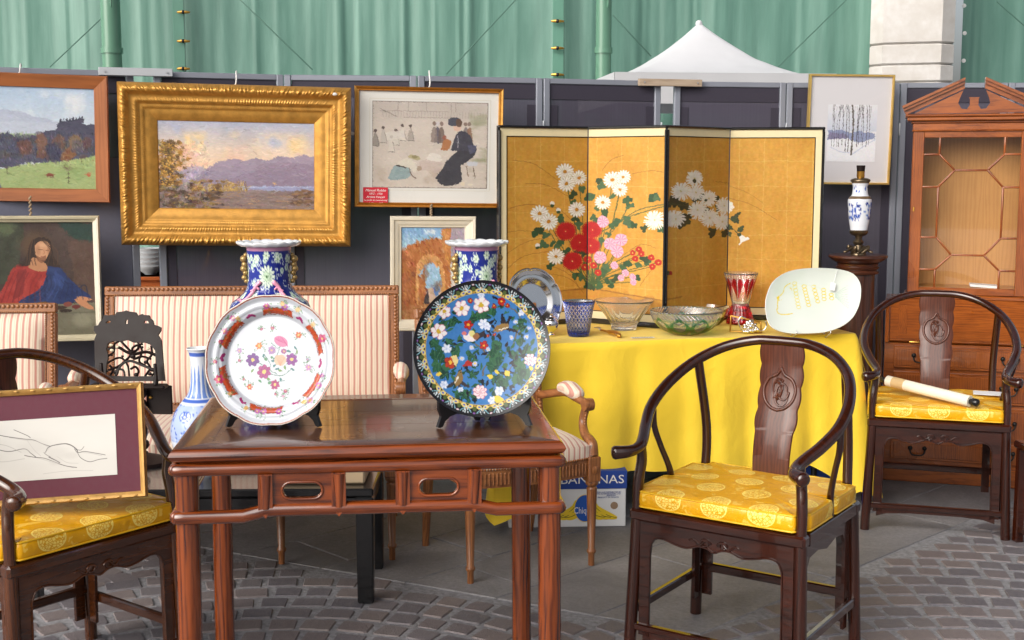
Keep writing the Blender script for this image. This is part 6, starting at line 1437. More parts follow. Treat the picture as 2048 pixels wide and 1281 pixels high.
for r_ in (-.007, .007):
    x = -.045
    while x < .04: w = random.uniform(.003, .009); m = MB(); m.box((x+w/2, r_, .0018), (w, .0022, .0006), .0001); m.build('pen_mark', 'ink_black', o); x += w+random.uniform(.003, .006)
# silver grape ornament in front of a tiny gilt easel frame
a = Vector(onc(1499, 668)); o = thing('silver_ornament', 'small silver cluster ornament beside the white glass plate', 'ornament', a); random.seed(8); m = MB()
for _ in range(46): q = random.random(); m.ball((random.uniform(-.036, .042)*(1-q*.5), random.uniform(-.014, .014), .008+q*.050), random.uniform(.005, .010), 8, 6)
m.build('cluster', 'silver', o, 60); m = MB(); m.tube(smooth_curve([(-.03, 0, .01), (-.05, 0, .045), (-.042, 0, .075), (-.02, .0, .07)], 5), .0035, 7); m.tube(smooth_curve([(.03, 0, .012), (.06, 0, .014), (.075, 0, .035), (.07, 0, .055)], 5), .003, 7); m.build('tendril', 'silver', o, 60)
o = thing('tiny_gilt_frame', 'tiny gilt wire frame standing behind the silver ornament', 'frame', a+Vector((-.005, .05, 0)), R(-14))
q = [(-.072, 0, .0), (-.070, 0, .072), (.062, 0, .048), (.066, 0, .0)]
for x, y in zip(q, q[1:]): m = MB(); m.tube([x, y], .0034, 8); m.build('wire_bar', 'brass', o, 60)
m = MB(); m.tube([(-.072, 0, .002), (.066, 0, .002)], .003, 8); m.build('wire_bar', 'brass', o, 60)
# ---- big white glass plate with yellow line drawing
P = Paint(1520, 534, 1730, 676, 2.0, (226, 233, 224)); P.noise(8, 4); random.seed(4); C9 = lambda x, y: (1500+x*.14052, 520+y*.14052); YL = (236, 206, 20)
P.mottle((216, 228, 214), .5, .2, 3)
P.line([C9(*q) for q in ((570, 335), (490, 390), (460, 470), (400, 520), (365, 545), (380, 570), (430, 575))], 1.4, YL, .9, True); P.line([C9(*q) for q in ((380, 575), (370, 610), (365, 650), (370, 680), (350, 720), (385, 765), (480, 775), (585, 760))], 1.7, YL, .9, True); P.ell(*C9(378, 540), 3, 2.6, YL); P.line([C9(565, 395), C9(595, 430)], 1.4, YL, .9)
for xs, ys, n in (((635, 680), (340, 670), 8), ((775, 830), (380, 640), 7), ((915, 965), (385, 590), 5), ((1060, 1060), (430, 560), 4), ((1165, 1170), (500, 550), 2)):
    for k in range(n):
        t = k/max(1, n-1); x, y = C9(xs[0]+(xs[1]-xs[0])*t, ys[0]+(ys[1]-ys[0])*t); P.line([(x+4.2*math.cos(a_), y+3.2*math.sin(a_)) for a_ in np.linspace(0, 6.3, 14)], 1.3, YL, .8 if xs[0] > 700 else .5)
for k in range(9): P.line([C9(1225, 490+k*6), C9(1400, 380+k*40)], 1.1, (176, 200, 184), .6)
P.line([C9(680, 340), C9(900, 370), C9(1225, 480)], 1., (214, 226, 214), .7)
out = [(180, 700), (205, 540), (300, 340), (480, 210), (700, 150), (1000, 135), (1300, 160), (1480, 220), (1570, 340), (1580, 480), (1540, 660), (1440, 830), (1280, 950), (1050, 1030), (800, 1050), (500, 1045), (300, 985), (210, 880), (180, 700)]
op = smooth_curve([C9(*q) for q in out], 10)[:-1]; cxp, cyp = 1625, 604
c = atY(cxp, cyp, 5.50); o = thing('white_glass_plate', 'large white glass plate with yellow line-drawn profile and fish', 'plate', c); o.rotation_euler = (R(-16), 0, R(4))
kk = 5.50/FPX; A_ = P.linear(.78); nr, nt_ = 90, len(op); V = np.zeros((nr, nt_, 3)); C = np.zeros((nr, nt_, 3))
for i, r in enumerate(np.linspace(.001, 1, nr)):
    for j, (x, y) in enumerate(op):
        X, Y = cxp+(x-cxp)*r, cyp+(y-cyp)*r; V[i, j] = ((X-cxp)*kk, -.024*r**3.2, -(Y-cyp)*kk*1.03); ix = int((X-P.x0)/(P.x1-P.x0)*(P.w-1)); iy = int((Y-P.y0)/(P.y1-P.y0)*(P.h-1)); C[i, j] = A_[min(max(iy, 0), P.h-1), min(max(ix, 0), P.w-1)]
link(grid_mesh('drawn_face', V, C, True), 'drawn_face', 'frosted', o)
m = MB(); n = nt_; vs = [(V[nr-1, j, 0], V[nr-1, j, 1], V[nr-1, j, 2]) for j in range(n)]+[(V[nr-1, j, 0]*1.008, V[nr-1, j, 1]+.004, V[nr-1, j, 2]*1.008) for j in range(n)]+[(V[60, j, 0], .004-.01, V[60, j, 2]) for j in range(n)]+[(V[20, j, 0], .008, V[20, j, 2]) for j in range(n)]+[(0, .008, 0)]
m.add(vs, [(k*n+j, k*n+(j+1) % n, (k+1)*n+(j+1) % n, (k+1)*n+j) for k in range(3) for j in range(n)]+[(3*n+j, 3*n+(j+1) % n, 4*n) for j in range(n)]); m.build('underside', 'porcelain_white', o, 60)
for x in (-.09, .062): m = MB(); m.tube(smooth_curve([(x, -.032, -.133), (x, -.034, -.146), (x, .0, -.150), (x, .05, -.146), (x, .06, -.05)], 4), .003, 7); m.build('wire_foot', 'steel_wire', o, 60)
pt = C9(1180, 390); m = MB(); m.box(((pt[0]-cxp)*kk, -.018, -(pt[1]-cyp)*kk), (.024, .001, .034), .0004, Matrix.Rotation(R(14), 4, 'Y')); tgp = m.build('price_tag', 'paper_white', o)
m = MB(); p2 = C9(1250, 150); m.tube([((pt[0]-cxp)*kk+.003, -.018, -(pt[1]-cyp)*kk+.016), ((p2[0]-cxp)*kk, -.029, -(p2[1]-cyp)*kk)], .001, 5); m.build('tag_string', 'paper_white', tgp, 0)
# ================================================================== framed pictures
def frame_rails(o, w, h, prof, mats, carve=None, seg=2, names='frame_rail'):
    """prof: list of (inset d, y) from the outer back edge round the front to the inner edge"""
    for k in range(4):
        L = w if k % 2 == 0 else h; D = h if k % 2 == 0 else w; n = len(prof); N = seg if carve else 1
        V = np.zeros((n, N+1, 3))
        for i, (d, y) in enumerate(prof):
            s = np.linspace(-(L/2-d), L/2-d, N+1); V[i, :, 0] = s; V[i, :, 2] = D/2-d
            V[i, :, 1] = y+(carve(i, s+k*7.3)*(np.minimum(1, np.minimum(s+L/2-d, L/2-d-s)/.02)) if carve else 0)
        a = -k*PI/2; X = V[..., 0]*math.cos(a)-V[..., 2]*math.sin(a); Z = V[..., 0]*math.sin(a)+V[..., 2]*math.cos(a); V[..., 0], V[..., 2] = X, Z
        me = grid_mesh(names, V, smooth=bool(carve)); 
        if not carve: me.polygons.foreach_set('use_smooth', [True]*len(me.polygons)); me.set_sharp_from_angle(angle=R(40))
        link(me, names, mats[k % len(mats)], o)
def picture(name, label, px, py, Y, w, h, roll=0, lean=0, yaw=0, cat='painting', group=None):
    o = thing(name, label, cat, atY(px, py, Y), group=group); o.rotation_mode = 'XYZ'
    o.matrix_world = Matrix.Translation(atY(px, py, Y)) @ Matrix.Rotation(yaw, 4, 'Z') @ Matrix.Rotation(lean, 4, 'X') @ Matrix.Rotation(roll, 4, 'Y')
    m = MB(); m.box((0, .010, 0), (w-.012, .008, h-.012), .001); m.build('backing_board', 'backing', o); return o
def hook(o, h, x=0., up=.09, back=.05, mat='white_plastic'):
    m = MB(); m.tube(smooth_curve([(x-.006, .004, h/2-.006), (x, -.004, h/2+.006), (x+.002, .004, h/2+.03), (x, back*.6, h/2+up*.8), (x, back, h/2+up), (x, back+.02, h/2+up-.01)], 4), .0034, 7); m.build('hanging_hook', mat, o, 60)
def cord(o, h, x=0., up=.08):
    m = MB(); q = []
    for i in range(24): t = i/23; q.append((x+.004*math.cos(i*1.4), .006+.004*math.sin(i*1.4), h/2-.004+up*t))
    m.tube(q, .0042, 6); m.build('hanging_cord', 'rope', o, 60)
# ---------------- meadow landscape with cows
C1 = lambda x, y: (x*.21863, 140+y*.21863)
P = Paint(-98, 174, 186, 375, 1.3); random.seed(1)
P.grad(174, 270, (176, 198, 222), (214, 222, 230)); P.grad(268, 376, (206, 214, 222), (206, 214, 222)); P.noise(16, 4, 1.5); P.mottle((222, 228, 234), .52, .2, 3, 2, (-98, 174, 186, 262))
P.poly([C1(*q) for q in ((-450, 480), (-250, 400), (-60, 385), (50, 365), (200, 375), (330, 430), (410, 430), (530, 470), (530, 600), (-450, 600))], (176, 184, 204), .8, 1, 8); P.poly([C1(*q) for q in ((-450, 520), (100, 470), (530, 470), (530, 600), (-450, 600))], (200, 208, 220), .5)
P.poly([C1(*q) for q in ((-450, 585), (320, 575), (320, 660), (-450, 660))], (166, 182, 140), .9, 2, 10)
dark = [(-450, 620), (-200, 590), (0, 590), (90, 570), (130, 600), (180, 640), (280, 600), (400, 550), (520, 520), (520, 470), (560, 455), (640, 435), (735, 418), (765, 480), (830, 475), (900, 480), (900, 770), (840, 770), (640, 810), (460, 835), (240, 850), (60, 900), (-450, 930)]
P.poly([C1(*q) for q in dark], (80, 80, 100), 1, 5, 18)
for k in range(8): x, y = C1(545+k*28, 450-k*4); P.poly([(x-3, y+4), (x, y-5), (x+3, y+4)], (60, 60, 78))
for _ in range(90):
    x, y = C1(random.uniform(-440, 840), random.uniform(600, 790))
    if y > C1(0, 840-(x/.2186)*.085)[1]: continue
    P.ell(x, y, random.uniform(4, 11), random.uniform(4, 11), random.choice([(70, 66, 84), (58, 64, 88), (100, 78, 66), (92, 72, 66), (84, 84, 104), (76, 78, 72)]), .55, rough=.35, soft=.3)
for x, y, r, c in ((225, 690, 13, (112, 70, 58)), (370, 640, 12, (136, 92, 70)), (365, 760, 9, (120, 80, 62)), (530, 640, 13, (120, 84, 70)), (675, 640, 12, (150, 120, 80)), (625, 740, 11, (150, 100, 60)), (580, 790, 8, (140, 92, 56)), (690, 690, 12, (96, 90, 100)), (780, 640, 10, (100, 70, 72)), (90, 690, 12, (78, 82, 104)), (480, 730, 16, (60, 60, 84))): P.ell(*C1(x, y), r, r*1.15, c, .75, rough=.4, soft=.3)
P.poly([C1(*q) for q in ((-450, 960), (0, 905), (120, 880), (240, 850), (460, 832), (560, 822), (640, 808), (840, 768), (900, 756), (900, 1120), (-450, 1120))], (160, 176, 118), 1, 1, 8); P.mottle((138, 164, 104), .5, .25, 5, 2, (-98, 330, 186, 376), .7)
for x, y0, y1 in ((602, 900, 1020), (722, 790, 840), (60, 890, 945)):
    P.line([C1(x, y1), C1(x, y0)], 1.6, (70, 56, 48)); 
    for _ in range(14 if x == 602 else 4): P.line([C1(x, y0+10), C1(x+random.uniform(-70, 60)*(1 if x == 602 else .5), y0-random.uniform(0, 80)*(1 if x == 602 else .4))], .7, (104, 86, 66), .7)
    P.line([C1(x, y1), C1(x+60, y1+12)], 1.5, (110, 136, 84), .7)
P.ell(*C1(438, 950), 7, 3.6, (140, 78, 60)); P.line([C1(420, 960), C1(420, 975)], 1, (110, 60, 50)); P.line([C1(460, 960), C1(460, 975)], 1, (110, 60, 50)); P.ell(*C1(785, 940), 3.5, 4.5, (186, 100, 70)); P.noise(10, 60, 1.4, 2)
P.strokes(1800, 8, 1.6, 6, 0.); P.strokes(1600, 4.5, 1.6, 14, 1.3, (-98, 262, 186, 330)); P.strokes(900, 6, 1.2, 8, .1, (-98, 325, 186, 375)); P.brush(.6, 3, 50)
w, h = .735, .565
o = picture('meadow_painting', 'autumn meadow landscape with cows in a plain orange wood frame', 44, 276, 5.60, w, h, R(1.2), R(3), R(14))
frame_rails(o, w, h, [(0, .02), (0, -.012), (.004, -.020), (.058, -.006), (.060, -.002), (.060, .006)], ['teakX', 'teakZ'])
P.sheet('canvas', w-.118, h-.118, 'canvas', o, .002); hook(o, h, .0, .04, .03)
# ---------------- big gilt frame, lake at dusk
CA = lambda x, y: (x/2.911, y/2.911)
P = Paint(319, 244, 629, 422, 1.5); random.seed(2)
P.grad(244, 300, (178, 182, 202), (226, 206, 188)); P.grad(298, 345, (226, 206, 188), (236, 198, 166)); P.grad(344, 423, (180, 170, 176), (116, 98, 92)); P.noise(26, 4, 1.8, 4, (1, .9, .8))
P.mottle((246, 214, 160), .52, .2, 4, 2, (330, 262, 629, 330), .9); P.mottle((166, 178, 214), .56, .2, 4, 2, (319, 244, 629, 300), .7); P.mottle((240, 180, 158), .55, .25, 3, 2, (319, 285, 629, 350), .6)
P.poly([CA(*q) for q in ((1060, 1070), (1075, 990), (1130, 975), (1190, 980), (1230, 1080))], (178, 164, 188), .8, 1); P.poly([CA(*q) for q in ((1115, 1065), (1200, 990), (1270, 950), (1360, 927), (1420, 940), (1490, 920), (1540, 936), (1580, 930), (1620, 912), (1700, 917), (1780, 894), (1800, 912), (1835, 905), (1835, 1095), (1115, 1100))], (158, 144, 164), .95, 1.5, 14); P.poly([CA(*q) for q in ((1300, 1060), (1480, 1000), (1560, 950), (1700, 940), (1835, 960), (1835, 1095), (1300, 1095))], (142, 124, 144), .6, 4, 10)
P.poly([CA(*q) for q in ((1380, 1092), (1835, 1085), (1835, 1125), (1380, 1125))], (156, 160, 196), .9); P.line([CA(1440, 1095), CA(1830, 1088)], 1., (206, 216, 236), .8)
P.poly([CA(*q) for q in ((940, 1130), (1440, 1110), (1835, 1120), (1835, 1235), (930, 1235))], (138, 118, 112), .85, 1.5, 14)
for _ in range(120): x, y = random.uniform(1000, 1830), random.uniform(1130, 1230); P.line([CA(x, y), CA(x+random.uniform(20, 90), y+random.uniform(-2, 2))], 1., random.choice([(196, 140, 90), (96, 76, 92), (170, 150, 160), (214, 160, 96)]), .45)
for _ in range(230):
    t = random.random(); x = random.gauss(985, 45); y = random.uniform(830, 1100); 
    if x > 1110-abs(y-960)*.35 or x < 925: continue
    P.ell(*CA(x, y), random.uniform(2.5, 6), random.uniform(2, 4.5), random.choice([(150, 104, 44), (96, 72, 42), (190, 140, 62), (122, 96, 50), (70, 56, 40), (168, 120, 40)]), .8, random.random()*3, rough=.4)
for _ in range(140): x = random.uniform(930, 1300); y = random.uniform(1060, 1225); P.ell(*CA(x, y), random.uniform(3, 8), random.uniform(1.5, 3.5), random.choice([(92, 66, 44), (120, 84, 46), (64, 48, 46), (150, 126, 58), (78, 60, 44)]), .75, rough=.4)
for _ in range(120): x = random.uniform(1120, 1440); y = 1125-random.uniform(0, 12); P.line([CA(x, y), CA(x+random.uniform(-18, 22), y-random.uniform(20, 66)*(1 if x > 1260 else .7))], 1.1, random.choice([(206, 164, 70), (150, 110, 50), (120, 88, 44), (226, 190, 96)]), .8)
for _ in range(60): x = random.gauss(1775, 32); y = random.uniform(1110, 1200); P.ell(*CA(x, y), 4, 2.4, random.choice([(128, 96, 70), (96, 70, 56), (150, 116, 80)]), .8, rough=.4)
P.poly([CA(*q) for q in ((1592, 1058), (1600, 1080), (1590, 1082))], (236, 180, 110)); P.noise(10, 50, 1.6, 2)
P.strokes(2200, 9, 1.7, 7, 0., (319, 244, 629, 372)); P.strokes(1300, 10, 1.2, 10, 0., (319, 372, 629, 422)); P.strokes(1500, 5, 1.6, 16, None, (319, 285, 420, 422))
for _ in range(260): x = random.gauss(980, 40); y = random.uniform(850, 1090); P.ell(*CA(min(x, 1100), y), 1.8, 1.3, random.choice([(206, 150, 62), (230, 180, 90), (120, 84, 40), (84, 60, 36), (150, 120, 56)]), .8)
P.brush(.7, 3, 60)
w, h = 1.035, .732
o = picture('lake_painting', 'wide lake at dusk painting in a heavy carved gilt frame', 474, 332, 5.78, w, h, R(1.0), R(4), R(9))
fn = lambda s, f, a: a*np.sin(s*f)
_cn = fbm(64, 4096, 30, 3, 5, 24)-.5
def carve(i, s):
    q = _cn[(i*9) % 64, (np.abs(s)*900).astype(int) % 4096]
    if i in (3, 4, 5): return .0006*np.sin(s*2*PI/.017+2.1*(i-3))+.0010*np.sin(s*2*PI/.041+3*i)+.020*q
    if i in (9, 10): return .0014*np.sin(s*2*PI/.012+i*1.7)+.005*q
    if i in (13,): return .0014*np.sin(s*2*PI/.008)
    return 0*s
prof = [(0, .02), (0, -.030), (.006, -.040), (.018, -.066), (.028, -.072), (.038, -.064), (.046, -.050), (.052, -.044), (.064, -.036), (.074, -.044), (.084, -.040), (.090, -.026), (.098, -.024), (.106, -.027), (.112, -.020), (.120, -.016), (.128, -.018), (.146, -.008), (.164, -.002), (.168, .002), (.168, .008)]
frame_rails(o, w, h, prof, ['gilt'], carve, 420); P.sheet('canvas', w-.33, h-.33, 'canvas', o, .004); hook(o, h, .0, .06, .04)
m = MB(); m.ball((w/2-.075, -.070, h/2-.030), .009, 8, 6, (1.3, .5, .8)); m.build('price_sticker', 'white_plastic', o, 60)
# ---------------- market print, gilt moulding, wide white mount
CB = lambda x, y: (700+x*.21862, 150+y*.21862)
P = Paint(749, 208, 973, 374, 1.6, (206, 194, 182)); random.seed(3); P.grad(208, 260, (196, 186, 178), (206, 194, 182)); P.noise(18, 6); INK = (84, 76, 74)
for x in range(320, 1240, 26): P.line([CB(x, 350+random.uniform(-4, 4)), CB(x, 405)], .8, (150, 140, 134), .6)
P.line([CB(290, 350), CB(900, 350)], .9, (150, 140, 134), .8); P.line([CB(500, 405), CB(1000, 405)], .9, (150, 140, 134), .8); P.line([CB(290, 330), CB(440, 400)], 1., INK, .6)
for x in (450, 540, 700, 920, 960): P.line([CB(x, 275), CB(x, 350)], 1.2, (140, 130, 126), .6)
P.mottle((170, 150, 132), .55, .2, 5, 1.3, (749, 330, 973, 374), .5)
for (x, y, c) in ((320, 560, (190, 182, 172)), (490, 540, (216, 206, 194)), (560, 540, (170, 160, 150)), (430, 580, (206, 198, 186)), (390, 640, (210, 202, 190)), (250, 590, (150, 140, 132))):
    P.poly(smooth_curve([CB(x-30, y+70), CB(x-16, y-20), CB(x, y-50), CB(x+18, y-20), CB(x+34, y+70), CB(x-30, y+70)], 4), c, .9, 1.2); P.ell(*CB(x, y-62), 3, 3, (96, 80, 76)); P.line([CB(x-28, y+68), CB(x+34, y+70)], .9, INK, .7); P.line([CB(x+14, y-20), CB(x+32, y+60)], .8, INK, .6)
P.poly([CB(*q) for q in ((340, 540), (500, 520), (510, 580), (350, 610))], (214, 208, 198), .8, 1)
P.poly(smooth_curve([CB(*q) for q in ((360, 950), (400, 860), (440, 820), (500, 840), (560, 850), (560, 920), (500, 950), (420, 960), (360, 950))], 4), (146, 166, 168), .95, 1, 12); P.poly(smooth_curve([CB(*q) for q in ((440, 810), (520, 760), (590, 790), (620, 850), (600, 890), (550, 850), (440, 830), (440, 810))], 4), (216, 208, 192), .95, .8); P.line([CB(440, 825), CB(520, 848)], 2.6, (66, 58, 56)); P.line([CB(550, 850), CB(570, 910), CB(610, 940)], 1.6, (110, 86, 76)); P.ell(*CB(595, 755), 12, 4.2, (180, 170, 130), rot=.2); P.ell(*CB(600, 750), 6, 3.2, (150, 138, 100))
P.poly(smooth_curve([CB(*q) for q in ((690, 780), (740, 715), (820, 730), (840, 780), (760, 800), (690, 780))], 4), (224, 216, 206), .9, 1); P.poly([CB(*q) for q in ((640, 790), (700, 770), (850, 800), (820, 890), (720, 870), (640, 870))], (196, 178, 168), .8, 1.5, 8); P.ell(*CB(640, 850), 5, 5, (170, 150, 130))
for x, c in ((800, (86, 80, 92)), (835, (110, 92, 84)), (1050, (120, 110, 110)), (1085, (140, 96, 76)), (770, (140, 124, 116))): P.poly(smooth_curve([CB(x-30, 620), CB(x-22, 520), CB(x, 480), CB(x+22, 520), CB(x+26, 620), CB(x-30, 620)], 4), c, .85, 1.2); P.ell(*CB(x, 455), 3.6, 4, (206, 200, 206) if x == 800 else (120, 96, 86), .8)
P.poly(smooth_curve([CB(*q) for q in ((830, 680), (850, 600), (880, 585), (920, 610), (910, 670), (870, 690), (830, 680))], 4), (172, 112, 66), .95, .8); P.ell(*CB(862, 575), 4, 4, (150, 90, 70))
P.poly(smooth_curve([CB(*q) for q in ((785, 930), (840, 860), (880, 790), (950, 720), (1000, 680), (1090, 640), (1150, 660), (1130, 730), (1050, 800), (1010, 830), (1020, 960), (920, 1000), (830, 990), (785, 930))], 4), (50, 48, 56), .97, .8, 8)
P.poly(smooth_curve([CB(*q) for q in ((930, 650), (960, 560), (1010, 515), (1080, 540), (1115, 610), (1110, 680), (1000, 690), (930, 690), (930, 650))], 4), (58, 56, 68), .97, .6, 10); P.line([CB(980, 560), CB(985, 660)], 1.1, (200, 196, 200)); P.ell(*CB(975, 480), 7.5, 8.5, (216, 180, 160)); P.ell(*CB(945, 435), 12, 8.5, (72, 72, 84), rot=-.2); P.ell(*CB(990, 445), 6, 8, (96, 70, 56)); P.poly([CB(*q) for q in ((1070, 640), (1150, 640), (1140, 700), (1090, 720))], (80, 80, 112), .8, 1); P.poly([CB(*q) for q in ((1060, 790), (1170, 780), (1160, 820), (1080, 825))], (196, 200, 210), .85, 1)
P.mottle((130, 136, 96), .46, .2, 9, .5, (935, 215, 973, 374), .6); P.line([CB(1060, 830), CB(1080, 920)], 1.5, (110, 90, 70)); P.line([CB(1120, 830), CB(1140, 930)], 1.5, (110, 90, 70)); P.ell(*CB(1030, 985), 5, 4, (220, 206, 180)); P.ell(*CB(1100, 990), 6, 2, (220, 210, 190))
for a, b in ((749, 973),): P.line([(749.6, 208.6), (972.4, 208.6), (972.4, 373.4), (749.6, 373.4), (749.6, 208.6)], 1.2, (120, 110, 104))
P.strokes(1600, 5, .8, 9, .2, None, .7); P.brush(.7, 3, 50)
w, h = .695, .560
o = picture('market_print', 'street market print with seated lady in black, white mount and thin gilt frame', 858, 296, 5.93, w, h, R(.8), R(3), R(8), 'print')
frame_rails(o, w, h, [(0, .02), (0, -.014), (.003, -.019), (.010, -.016), (.013, -.010), (.018, -.012), (.022, -.006), (.022, .006)], ['gilt_dark', 'gilt'])
m = MB(); m.box((0, .003, 0), (w-.042, .004, h-.042), .0005); m.build('mount', 'mat_white', o); P.sheet('print', .542, .402, 'paper', o, -.0002, .006, .012)
for cx_, cz_, sw, sh in ((.006, .012+.212, .566, .001), (.006, .012-.212, .566, .001), (-.277, .012, .001, .423), (.289, .012, .001, .423)): m = MB(); m.box((cx_, .0005, cz_), (sw, .001, sh), .0002); m.build('mount_line', 'cream_edge', o)
m = MB(); m.add([(-w/2+.02, -.004, -h/2+.02), (w/2-.02, -.004, -h/2+.02), (w/2-.02, -.004, h/2-.02), (-w/2+.02, -.004, h/2-.02)], [(0, 1, 2, 3)]); m.build('glass', 'pane', o, 0); hook(o, h, -.0, .075, .03)
for sx in (-1, 1): m = MB(); m.ball((sx*(w/2+.012), .006, .06), .012, 8, 6, (1.1, .5, .7)); m.build('wall_clip', 'white_plastic', o, 60)
cd_ = picture('price_card', 'red handwritten price card tucked into the corner of the market print', 751, 394, 5.90, .116, .088, R(.8), R(3), R(8), 'card')
for c_ in kids(cd_): bpy.data.objects.remove(c_)
m = MB(); m.box((0, 0, 0), (.116, .0012, .088), .0003); m.build('card', 'red_card', cd_)
for s_, z, sz in (('Manuel Robbe', .030, .0165), ('1872 - 1936', .014, .013), ('Artiste français', -.001, .014), ('"Le jardin du Luxembourg"', -.016, .0105), ('n° 12   -   195.-', -.031, .0125)): text(s_, 'handwritten_line', sz, (0, -.0011, z), 'ink_white', cd_, shear=.35)
# ---------------- ruined arch in cream frame
P = Paint(802, 454, 927, 642, 1.6, (176, 112, 66)); random.seed(4); CD_ = lambda x, y: (680+x/2.911, 420+y/2.911)
P.grad(454, 500, (120, 164, 206), (176, 200, 216)); P.mottle((232, 234, 236), .5, .15, 5, 1, (802, 454, 927, 495), .9)
P.poly([CD_(*q) for q in ((355, 240), (380, 215), (450, 180), (540, 160), (590, 165), (590, 110), (640, 100), (640, 640), (355, 640))], (180, 112, 62), 1, 1.5, 22); P.poly([CD_(*q) for q in ((640, 95), (730, 95), (730, 640), (640, 640))], (164, 150, 162), 1, 1, 12); P.poly([CD_(*q) for q in ((585, 110), (640, 100), (630, 330), (600, 250))], (196, 130, 70), 1, 1, 18)
arch = [(440, 560), (440, 360), (470, 280), (520, 255), (570, 280), (600, 350), (600, 560)]; P.poly(smooth_curve([CD_(*q) for q in arch+[arch[0]]], 5), (206, 150, 92), 1, 1, 14); arch = [(455, 560), (458, 380), (490, 320), (530, 300), (570, 340), (588, 420), (588, 560)]; P.poly([CD_(*q) for q in arch], (150, 184, 210), 1, .6, 8); P.poly([CD_(*q) for q in ((455, 400), (490, 340), (500, 560), (455, 560))], (170, 106, 60), 1, 1, 14); P.poly([CD_(*q) for q in ((500, 460), (585, 440), (588, 560), (500, 560))], (196, 170, 150), 1, 1, 14); P.ell(*CD_(560, 470), 6, 12, (84, 124, 176)); P.poly([CD_(*q) for q in ((630, 310), (680, 310), (670, 350), (665, 640), (640, 640), (640, 350))], (206, 200, 192), 1, .8, 8); P.poly([CD_(*q) for q in ((480, 560), (490, 500), (510, 480), (520, 560))], (60, 50, 56), 1, 1); P.ell(*CD_(500, 470), 3, 4, (120, 60, 40)); P.poly([CD_(*q) for q in ((355, 560), (640, 550), (730, 560), (730, 660), (355, 660))], (170, 116, 74), .9, 1.5, 16); P.poly([CD_(*q) for q in ((355, 240), (440, 300), (440, 560), (355, 600))], (158, 92, 50), .8, 2, 20); P.mottle((120, 76, 50), .58, .12, 8, .7, (802, 500, 900, 642), .6); P.noise(16, 40, .7, 2)
P.strokes(2200, 6, 2.0, 13, 1.1); P.brush(.6, 3, 50, .7)
w, h = .405, .545
o = picture('arch_painting', 'painting of a ruined brick arch in a worn cream frame behind the vase', 866, 548, 5.93, w, h, R(.6), R(1.5), R(8))
frame_rails(o, w, h, [(0, .02), (0, -.018), (.004, -.024), (.016, -.022), (.020, -.015), (.034, -.012), (.040, -.006), (.050, -.005), (.053, 0), (.053, .006)], ['cream_paint']); P.sheet('canvas', w-.104, h-.104, 'canvas', o, .002); cord(o, h, -.01, .06)
# ---------------- supper painting, left
CE = lambda x, y: (x*.21863, 420+y*.21863)
P = Paint(-22, 447, 178, 672, 1.6, (74, 58, 52)); random.seed(5); P.noise(30, 4); P.poly([CE(*q) for q in ((-110, 120), (240, 120), (200, 480), (120, 640), (-110, 800))], (58, 64, 48), .85, 8, 16); P.ell(*CE(95, 180), 16, 15, (92, 104, 72), .8, rough=.5, soft=.4); P.poly([CE(*q) for q in ((520, 120), (820, 120), (820, 310), (620, 260))], (36, 62, 54), .9, 6, 8); P.poly([CE(*q) for q in ((600, 300), (820, 300), (820, 860), (640, 700))], (96, 72, 60), .7, 8, 14); P.ell(*CE(330, 330), 26, 26, (110, 84, 52), .5, soft=.7)
P.poly([CE(*q) for q in ((-110, 870), (820, 860), (830, 1170), (-110, 1170))], (120, 116, 96), 1, 2, 18); P.ell(*CE(700, 1020), 18, 14, (160, 158, 132), .6, soft=.6); P.poly([CE(*q) for q in ((-110, 950), (820, 940), (820, 955), (-110, 968))], (92, 90, 74), .5)
P.poly(smooth_curve([CE(*q) for q in ((-40, 860), (60, 690), (140, 530), (230, 500), (320, 560), (420, 560), (410, 700), (300, 800), (170, 870), (-40, 860))], 5), (160, 52, 46), 1, 1, 20); P.poly([CE(*q) for q in ((180, 560), (250, 540), (210, 760), (120, 850))], (116, 34, 34), .6, 3); P.poly(smooth_curve([CE(*q) for q in ((420, 520), (500, 510), (590, 620), (680, 720), (780, 810), (680, 850), (400, 870), (170, 850), (330, 740), (400, 640), (420, 520))], 5), (36, 52, 98), 1, 1, 16); P.poly([CE(*q) for q in ((480, 560), (560, 640), (540, 740), (480, 660))], (56, 78, 136), .6, 3); P.line([CE(420, 600), CE(380, 720), CE(250, 820)], 2.5, (24, 34, 66), .7, True)
P.poly(smooth_curve([CE(*q) for q in ((180, 520), (250, 430), (280, 320), (340, 265), (420, 265), (465, 320), (470, 420), (530, 530), (430, 520), (320, 520), (180, 520))], 5), (52, 36, 28), .95, 1.2, 8); P.poly(smooth_curve([CE(*q) for q in ((280, 500), (310, 440), (410, 500), (415, 560), (340, 565), (265, 530), (280, 500))], 4), (186, 132, 94), 1, .4, 6); P.poly(smooth_curve([CE(*q) for q in ((325, 330), (370, 295), (430, 300), (452, 350), (440, 400), (410, 460), (370, 465), (330, 420), (325, 330))], 5), (204, 152, 114), 1, .3, 5); P.poly(smooth_curve([CE(*q) for q in ((330, 420), (370, 440), (412, 425), (408, 470), (370, 490), (335, 455), (330, 420))], 4), (132, 86, 60), .8); P.line([CE(352, 368), CE(388, 372)], 1.1, (96, 62, 44)); P.line([CE(415, 378), CE(440, 376)], 1., (96, 62, 44)); P.line([CE(398, 372), CE(402, 405), CE(390, 410)], 1., (170, 112, 80)); P.line([CE(372, 432), CE(400, 434)], 1.1, (150, 76, 60))
